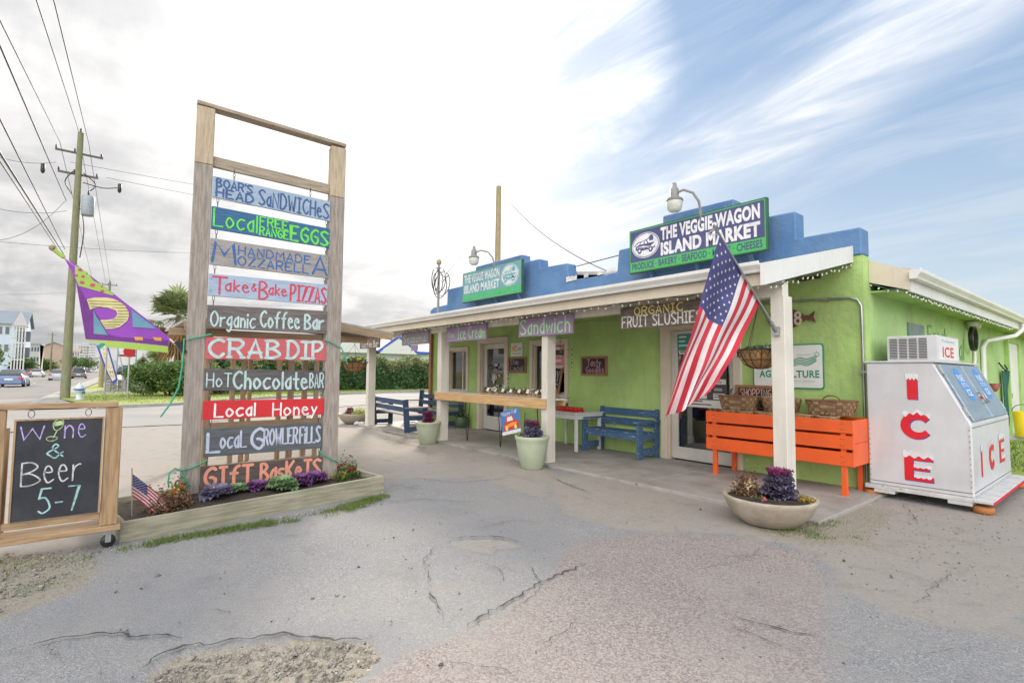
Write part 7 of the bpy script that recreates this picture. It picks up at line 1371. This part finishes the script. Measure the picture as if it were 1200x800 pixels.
# far buildings --------------------------------------------------------------
m_wg = mat('far_window', (.08, .10, .13), .2, (.12, .14, .17), ns=.3); m_trimw = mat('far_trim', (.66, .66, .66), .6)
def far_house(label, cat, x, y0, y1, depth, eave, ridge, mw, mr, axis='y', floors=3, bays=5, balc=False, name='house', winy=None):
    """block at distance: x = face towards the camera, running y0..y1; ridge along y ('y') or along x ('x')"""
    t = thing(name, label, cat, (x, y0, 0)); W = y1 - y0
    mb = MB(); mb.box(-depth, 0, 0, W, -.2, eave); 
    if axis == 'x': mb.prism([(0, eave), (W, eave), (W / 2, ridge)], frame((0, 0, 0), (0, 1, 0), (0, 0, 1)), depth, -depth)
    else: mb.prism([(-depth, eave), (0, eave), (-depth / 2, ridge)], frame((0, 0, 0), (1, 0, 0), (0, 0, 1), (0, -1, 0)), W, -W)
    mb.build('wall', mw, t); mb = MB(); o = .5
    if ridge > eave:
        if axis == 'y':
            for a, b in (((.5, eave - .1), (-depth / 2, ridge + .15)), ((-depth / 2, ridge + .15), (-depth - .5, eave - .1))): mb.add([(a[0], -o, a[1]), (a[0], W + o, a[1]), (b[0], W + o, b[1]), (b[0], -o, b[1]), (a[0], -o, a[1] - .25), (a[0], W + o, a[1] - .25), (b[0], W + o, b[1] - .25), (b[0], -o, b[1] - .25)], [(0, 1, 2, 3), (7, 6, 5, 4), (0, 4, 5, 1), (1, 5, 6, 2), (2, 6, 7, 3), (3, 7, 4, 0)])
        else:
            for a, b in (((-.5, eave - .1), (W / 2, ridge + .15)), ((W / 2, ridge + .15), (W + .5, eave - .1))): mb.add([(o, a[0], a[1]), (o, b[0], b[1]), (-depth - o, b[0], b[1]), (-depth - o, a[0], a[1]), (o, a[0], a[1] - .25), (o, b[0], b[1] - .25), (-depth - o, b[0], b[1] - .25), (-depth - o, a[0], a[1] - .25)], [(0, 1, 2, 3), (7, 6, 5, 4), (0, 4, 5, 1), (1, 5, 6, 2), (2, 6, 7, 3), (3, 7, 4, 0)])
    else: mb.box(-depth - .3, .3, -.3, W + .3, eave, eave + .4)
    mb.build('roof', mr, t); fh = eave / floors; wm = None
    for f in range(floors):
        for b_ in range(bays):
            yc = W * (b_ + .5) / bays; z0 = f * fh + fh * .35; ww = min(1.0, W / bays * .28); w_ = MB(); w_.box(.0, .06, yc - ww - .1, yc + ww + .1, z0 - .1, z0 + fh * .42 + .1)
            if winy and not winy(yc / W, f): continue
            wf = w_.build('window', m_trimw, t); p_ = MB(); p_.box(.061, .09, yc - ww, yc + ww, z0, z0 + fh * .42); p_.build('pane', m_wg, wf)
        if balc: 
            mb = MB(); mb.box(0, 1.6, W * .5, W, f * fh + fh - .12, f * fh + fh + .06); mb.box(1.5, 1.6, W * .5, W, f * fh + fh + .9, f * fh + fh + 1.0); mb.build('balcony', m_trimw, t)
            for k in range(4): mb = MB(); y_ = W * .5 + (W * .5 - .2) * k / 3; mb.box(1.42, 1.6, y_, y_ + .18, f * fh, f * fh + fh - .12); mb.build('balcony_post', m_trimw, t)
    return t
def fy(px, D_): return onX(px, 433, -D_).y
def fz_(px, py, D_): return onX(px, py, -D_).z
def pw(n_, c, **k): return MATS.get('far_' + n_) or mat('far_' + n_, c, .8, tuple(x * .9 for x in c), ns=.3, **k)
D0 = 150; far_house('pale blue three-storey beach house with grey roof and white balconies, at the left edge', 'house', -D0, fy(-60, D0), fy(26, D0), 14, fz_(28, 379, D0), fz_(28, 363, D0), pw('blue_wall', (.56, .66, .76)), pw('slate_roof', (.24, .28, .32)), 'y', 3, 10, False, winy=lambda u, f: f > 0 and u < .85)
t = thing('balcony_tower', 'white balconied front of the blue house with slender columns and red-brown awnings', 'balconies', (-D0 + 3.2, fy(14, D0), 0)); Wb = fy(29.5, D0) - fy(14, D0)
for f in range(3):
    z = f * 3.4; mb = MB(); mb.box(-3, 0, 0, Wb, z + 3.2, z + 3.42); mb.build('deck', m_trimw, t); mb = MB(); mb.box(-.08, 0, 0, Wb, z + 4.3, z + 4.4) if f < 2 else mb.box(-3, 0, -.2, Wb + .2, z + 3.43, z + 3.6); mb.build('rail', m_trimw, t)
    for k in range(5): mb = MB(); mb.box(-.2, .0, k * (Wb - .2) / 4, k * (Wb - .2) / 4 + .2, z, z + 3.2); mb.build('column', m_trimw, t)
    for k in range(2): mb = MB(); mb.box(-2.6, -2.5, .5 + k * Wb * .5, .5 + k * Wb * .5 + 1.1, z + .3, z + 2.5); mb.build('window', m_wg, t)
mb = MB(); mb.prism([(0, 0), (Wb + .2, 0), (Wb * .55, 3.0)], frame((0, 0, 10.3), (0, 1, 0), (0, 0, 1)), .2); mb.build('gable', mat('pink_gable', (.60, .55, .58), .7), t)
m_crm = pw('cream_wall', (.66, .64, .56)); m_tan = pw('tan_wall', (.46, .34, .28)); m_rbr = pw('brown_roof', (.32, .25, .21)); m_gr2 = pw('grey_roof', (.36, .37, .38))
D1 = 170; far_house('cream flat-roofed block between the blue house and the tan gable', 'building', -D1, fy(31, D1), fy(45, D1), 12, fz_(45, 404, D1), 0, m_crm, m_gr2, 'y', 3, 4)
D2_ = 258; far_house('big tan building with a low gable behind the parked cars', 'building', -D2_, fy(43, D2_), fy(80, D2_), 30, fz_(43, 407, D2_), fz_(56, 400.5, D2_), m_tan, m_rbr, 'x', 3, 6, winy=lambda u, f: .15 < u < .25 and f == 1)
D3 = 320; far_house('long brown wing with balconies right of the tall pole', 'building', -D3, fy(80, D3), fy(92, D3), 20, fz_(92, 412, D3), fz_(84, 407, D3), m_tan, m_rbr, 'y', 3, 4, True)
far_house('pale stepped tower block on the horizon', 'tower block', -700, fy(91, 700), fy(102, 700), 25, fz_(100, 406, 700), 0, pw('tower_wall', (.60, .60, .62)), m_gr2, 'y', 9, 6, name='tower_block'); far_house('taller slim pale tower right beside the stepped one', 'tower block', -690, fy(103, 690), fy(110, 690), 20, fz_(105, 402.5, 690), 0, pw('tower_wall', None), m_gr2, 'y', 10, 4, name='tower_block')
for i, (p0, p1, py, D_3, c) in enumerate(((91, 99, 419, 360, m_crm), (99, 107, 421, 420, pw('white_wall', (.64, .66, .68))), (107, 113, 420, 480, m_crm), (113, 122, 416, 520, pw('white_wall', None)))): far_house(['small cream house low under the towers', 'small white house, second under the towers', 'cream cottage near the end of the street', 'pale house at the far end of the street'][i], 'house', -D_3, fy(p0, D_3), fy(p1, D_3), 14, fz_(p0, py + 5, D_3), fz_(p0, py, D_3), c, m_gr2, 'x', 2, 3)
D4 = 75; far_house('low pale house with a broad grey roof behind the bush', 'house', -D4, fy(176, D4), fy(262, D4), 9, fz_(200, 425, D4), fz_(200, 413, D4), pw('white_wall', None), m_gr2, 'y', 1, 6)
D5 = 62; t = far_house('long white building with blue trim and pale roof behind the hedge', 'building', -D5, onX(262, 433, -D5).y, onX(560, 455, -D5).y, 16, fz_(430, 409, D5), fz_(430, 393, D5), pw('white_wall', None), pw('sand_roof', (.60, .54, .48)), 'y', 1, 1, winy=lambda u, f: False)
m_tb = paint('trim_blue', (.05, .10, .42)); W5 = onX(560, 455, -D5).y - onX(262, 433, -D5).y; ez = fz_(430, 409, D5)
mb = MB(); mb.box(.5, .62, -.5, W5 + .5, ez - .45, ez - .08); mb.build('blue_fascia', m_tb, t)
for yc in (onX(408, 400, -D5).y, onX(462, 400, -D5).y):
    yc -= t.location.y; mb = MB(); FG5 = frame((1.2, yc, ez), (0, 1, 0), (0, 0, 1)); mb.prism([(-3.6, -.5), (3.6, -.5), (2.6, 0), (.0, 1.9), (-2.6, 0)], FG5, .12); mb.build('gable_trim', m_tb, t); mb = MB(); mb.prism([(-2.6, -.52), (2.6, -.52), (2.0, .1), (.0, 1.45), (-2.0, .1)], FG5, .05, .125); mb.build('gable_face', m_trimw, t)
# vehicles ------------------------------------------------------------------
def car(label, loc, rz, col, suv=False, L_=4.7, group='cars on the street'):
    t = thing('parked_car' if 'parked' in label else 'car', label, 'car', loc, rz, group); W, m = 1.82, mat('car_paint_' + '_'.join('%02d' % int(c * 99) for c in col), col, .28, tuple(c * .93 for c in col), ns=.6, spec=.6)
    h0, h1 = (.62, 1.0) if suv else (.52, .92); H_ = 1.72 if suv else 1.44; mx = L_ / 2
    def shell(st, m_, nm, smooth=True):  # st: list of (x, halfwidth, z) rings top profile
        mb = MB(); n = len(st); vs = []
        for x, w, z0, z1 in st: vs += [(x, -w, z0), (x, -w * .985, (z0 + z1) / 2), (x, -w * .90, z1 - .03), (x, -w * .72, z1), (x, w * .72, z1), (x, w * .90, z1 - .03), (x, w * .985, (z0 + z1) / 2), (x, w, z0)]
        mb.add(vs, [(i * 8 + k, i * 8 + (k + 1) % 8, (i + 1) * 8 + (k + 1) % 8, (i + 1) * 8 + k) for i in range(n - 1) for k in range(8)], smooth); mb.add(vs[:8], [tuple(range(8))[::-1]]); mb.add(vs[-8:], [tuple(range(8))]); return mb.build(nm, m_, t)
    hw = W / 2
    shell([(-mx, hw * .86, .38, .70), (-mx + .12, hw * .95, .24, .92 if not suv else 1.0), (-mx + .9, hw, .20, 1.0), (-.6, hw, .19, .98), (.9, hw, .19, .95), (mx - .7, hw * .97, .21, .86), (mx - .1, hw * .90, .26, .68), (mx, hw * .80, .36, .58)], m, 'body')
    rx0, rx1 = (-mx + .25, .55) if suv else (-mx + 1.0, .55); gm = mat('car_glass', (.03, .035, .04), .08, (.04, .05, .06))
    shell([(rx0 - .15 if suv else rx0 - .55, hw * .86, .95, 1.02), (rx0 + .15, hw * .78, .96, H_ - .04), (-.1, hw * .77, .96, H_), (rx1, hw * .78, .95, H_ - .07), (rx1 + .75, hw * .86, .93, .99)], gm, 'glasshouse')
    shell([(rx0 + .22, hw * .72, H_ - .05, H_ - .008), (-.1, hw * .73, H_ - .03, H_ + .02), (rx1 - .1, hw * .72, H_ - .09, H_ - .04)], m, 'roof')
    for x in (-mx + .95, mx - .95):
        for s in (-1, 1):
            w_ = MB().lathe([(.0, -.10), (.30, -.10), (.33, -.07), (.33, .07), (.30, .10), (0, .10)], (x, s * (hw - .10), .33), 20, axis='y').build('wheel', m_black, t); MB().lathe([(.0, .0), (.19, .0), (.20, .012), (0, .012)], (x, s * (hw + .002) if s > 0 else -hw - .012, .33), 16, axis='y').build('rim', m_metal, w_)
    for s in (-1, 1):
        mb = MB(); mb.box(-mx - .008, -mx + .10, s * hw * .78 - .18, s * hw * .78 + .13, .66, .84); mb.build('tail_light', paint('tail_red', (.62, .03, .04), rough=.2), t, bevel=.01)
        mb = MB(); mb.box(mx - .14, mx - .01, s * hw * .68 - .15, s * hw * .68 + .15, .56, .68); mb.build('headlight', m_lens, t, bevel=.01)
        mb = MB(); mb.box(.55, .75, s * (hw + .08) - .09, s * (hw + .08) + .09, .96, 1.10); mb.build('mirror', m, t, bevel=.02)
    mb = MB(); mb.box(-mx - .012, -mx + .02, -.26, .26, .58, .72); mb.build('number_plate', m_signw, t); mb = MB(); mb.box(-mx - .02, -mx + .2, -hw * .86, hw * .86, .28, .42); mb.build('bumper', m_black if suv else m, t, bevel=.03); return t
RZ = math.pi - .03
def carpos(px, D_, dz=0): p = onX(px, 440, -D_); return (p.x, p.y, -.012)
car('light blue sedan driving away, nearest on the street', (-60.8, -5.4, -.012), RZ, (.15, .21, .36)); car('white parked sedan farther on, left of the tall pole', carpos(44, 125), RZ, (.60, .60, .60)); car('dark red parked car left of the white one', carpos(37, 138), RZ, (.34, .08, .07)); car('silver sedan half hidden by the tall pole', carpos(69, 92), RZ, (.46, .48, .52)); car('dark grey car driving away right of the tall pole', carpos(93, 108), RZ, (.14, .15, .17), True, 4.5)
car('white parked sport utility car behind the clipped bush', (-56, 3.6, .08), 1.4, (.62, .62, .62), True); car('tiny dark parked car at the far end of the street', carpos(103, 260), 0, (.1, .1, .1)); car('tiny pale parked car at the far left kerb', carpos(110, 300), 0, (.55, .55, .55))
# storefront across the side street: pale low kerb planter strip
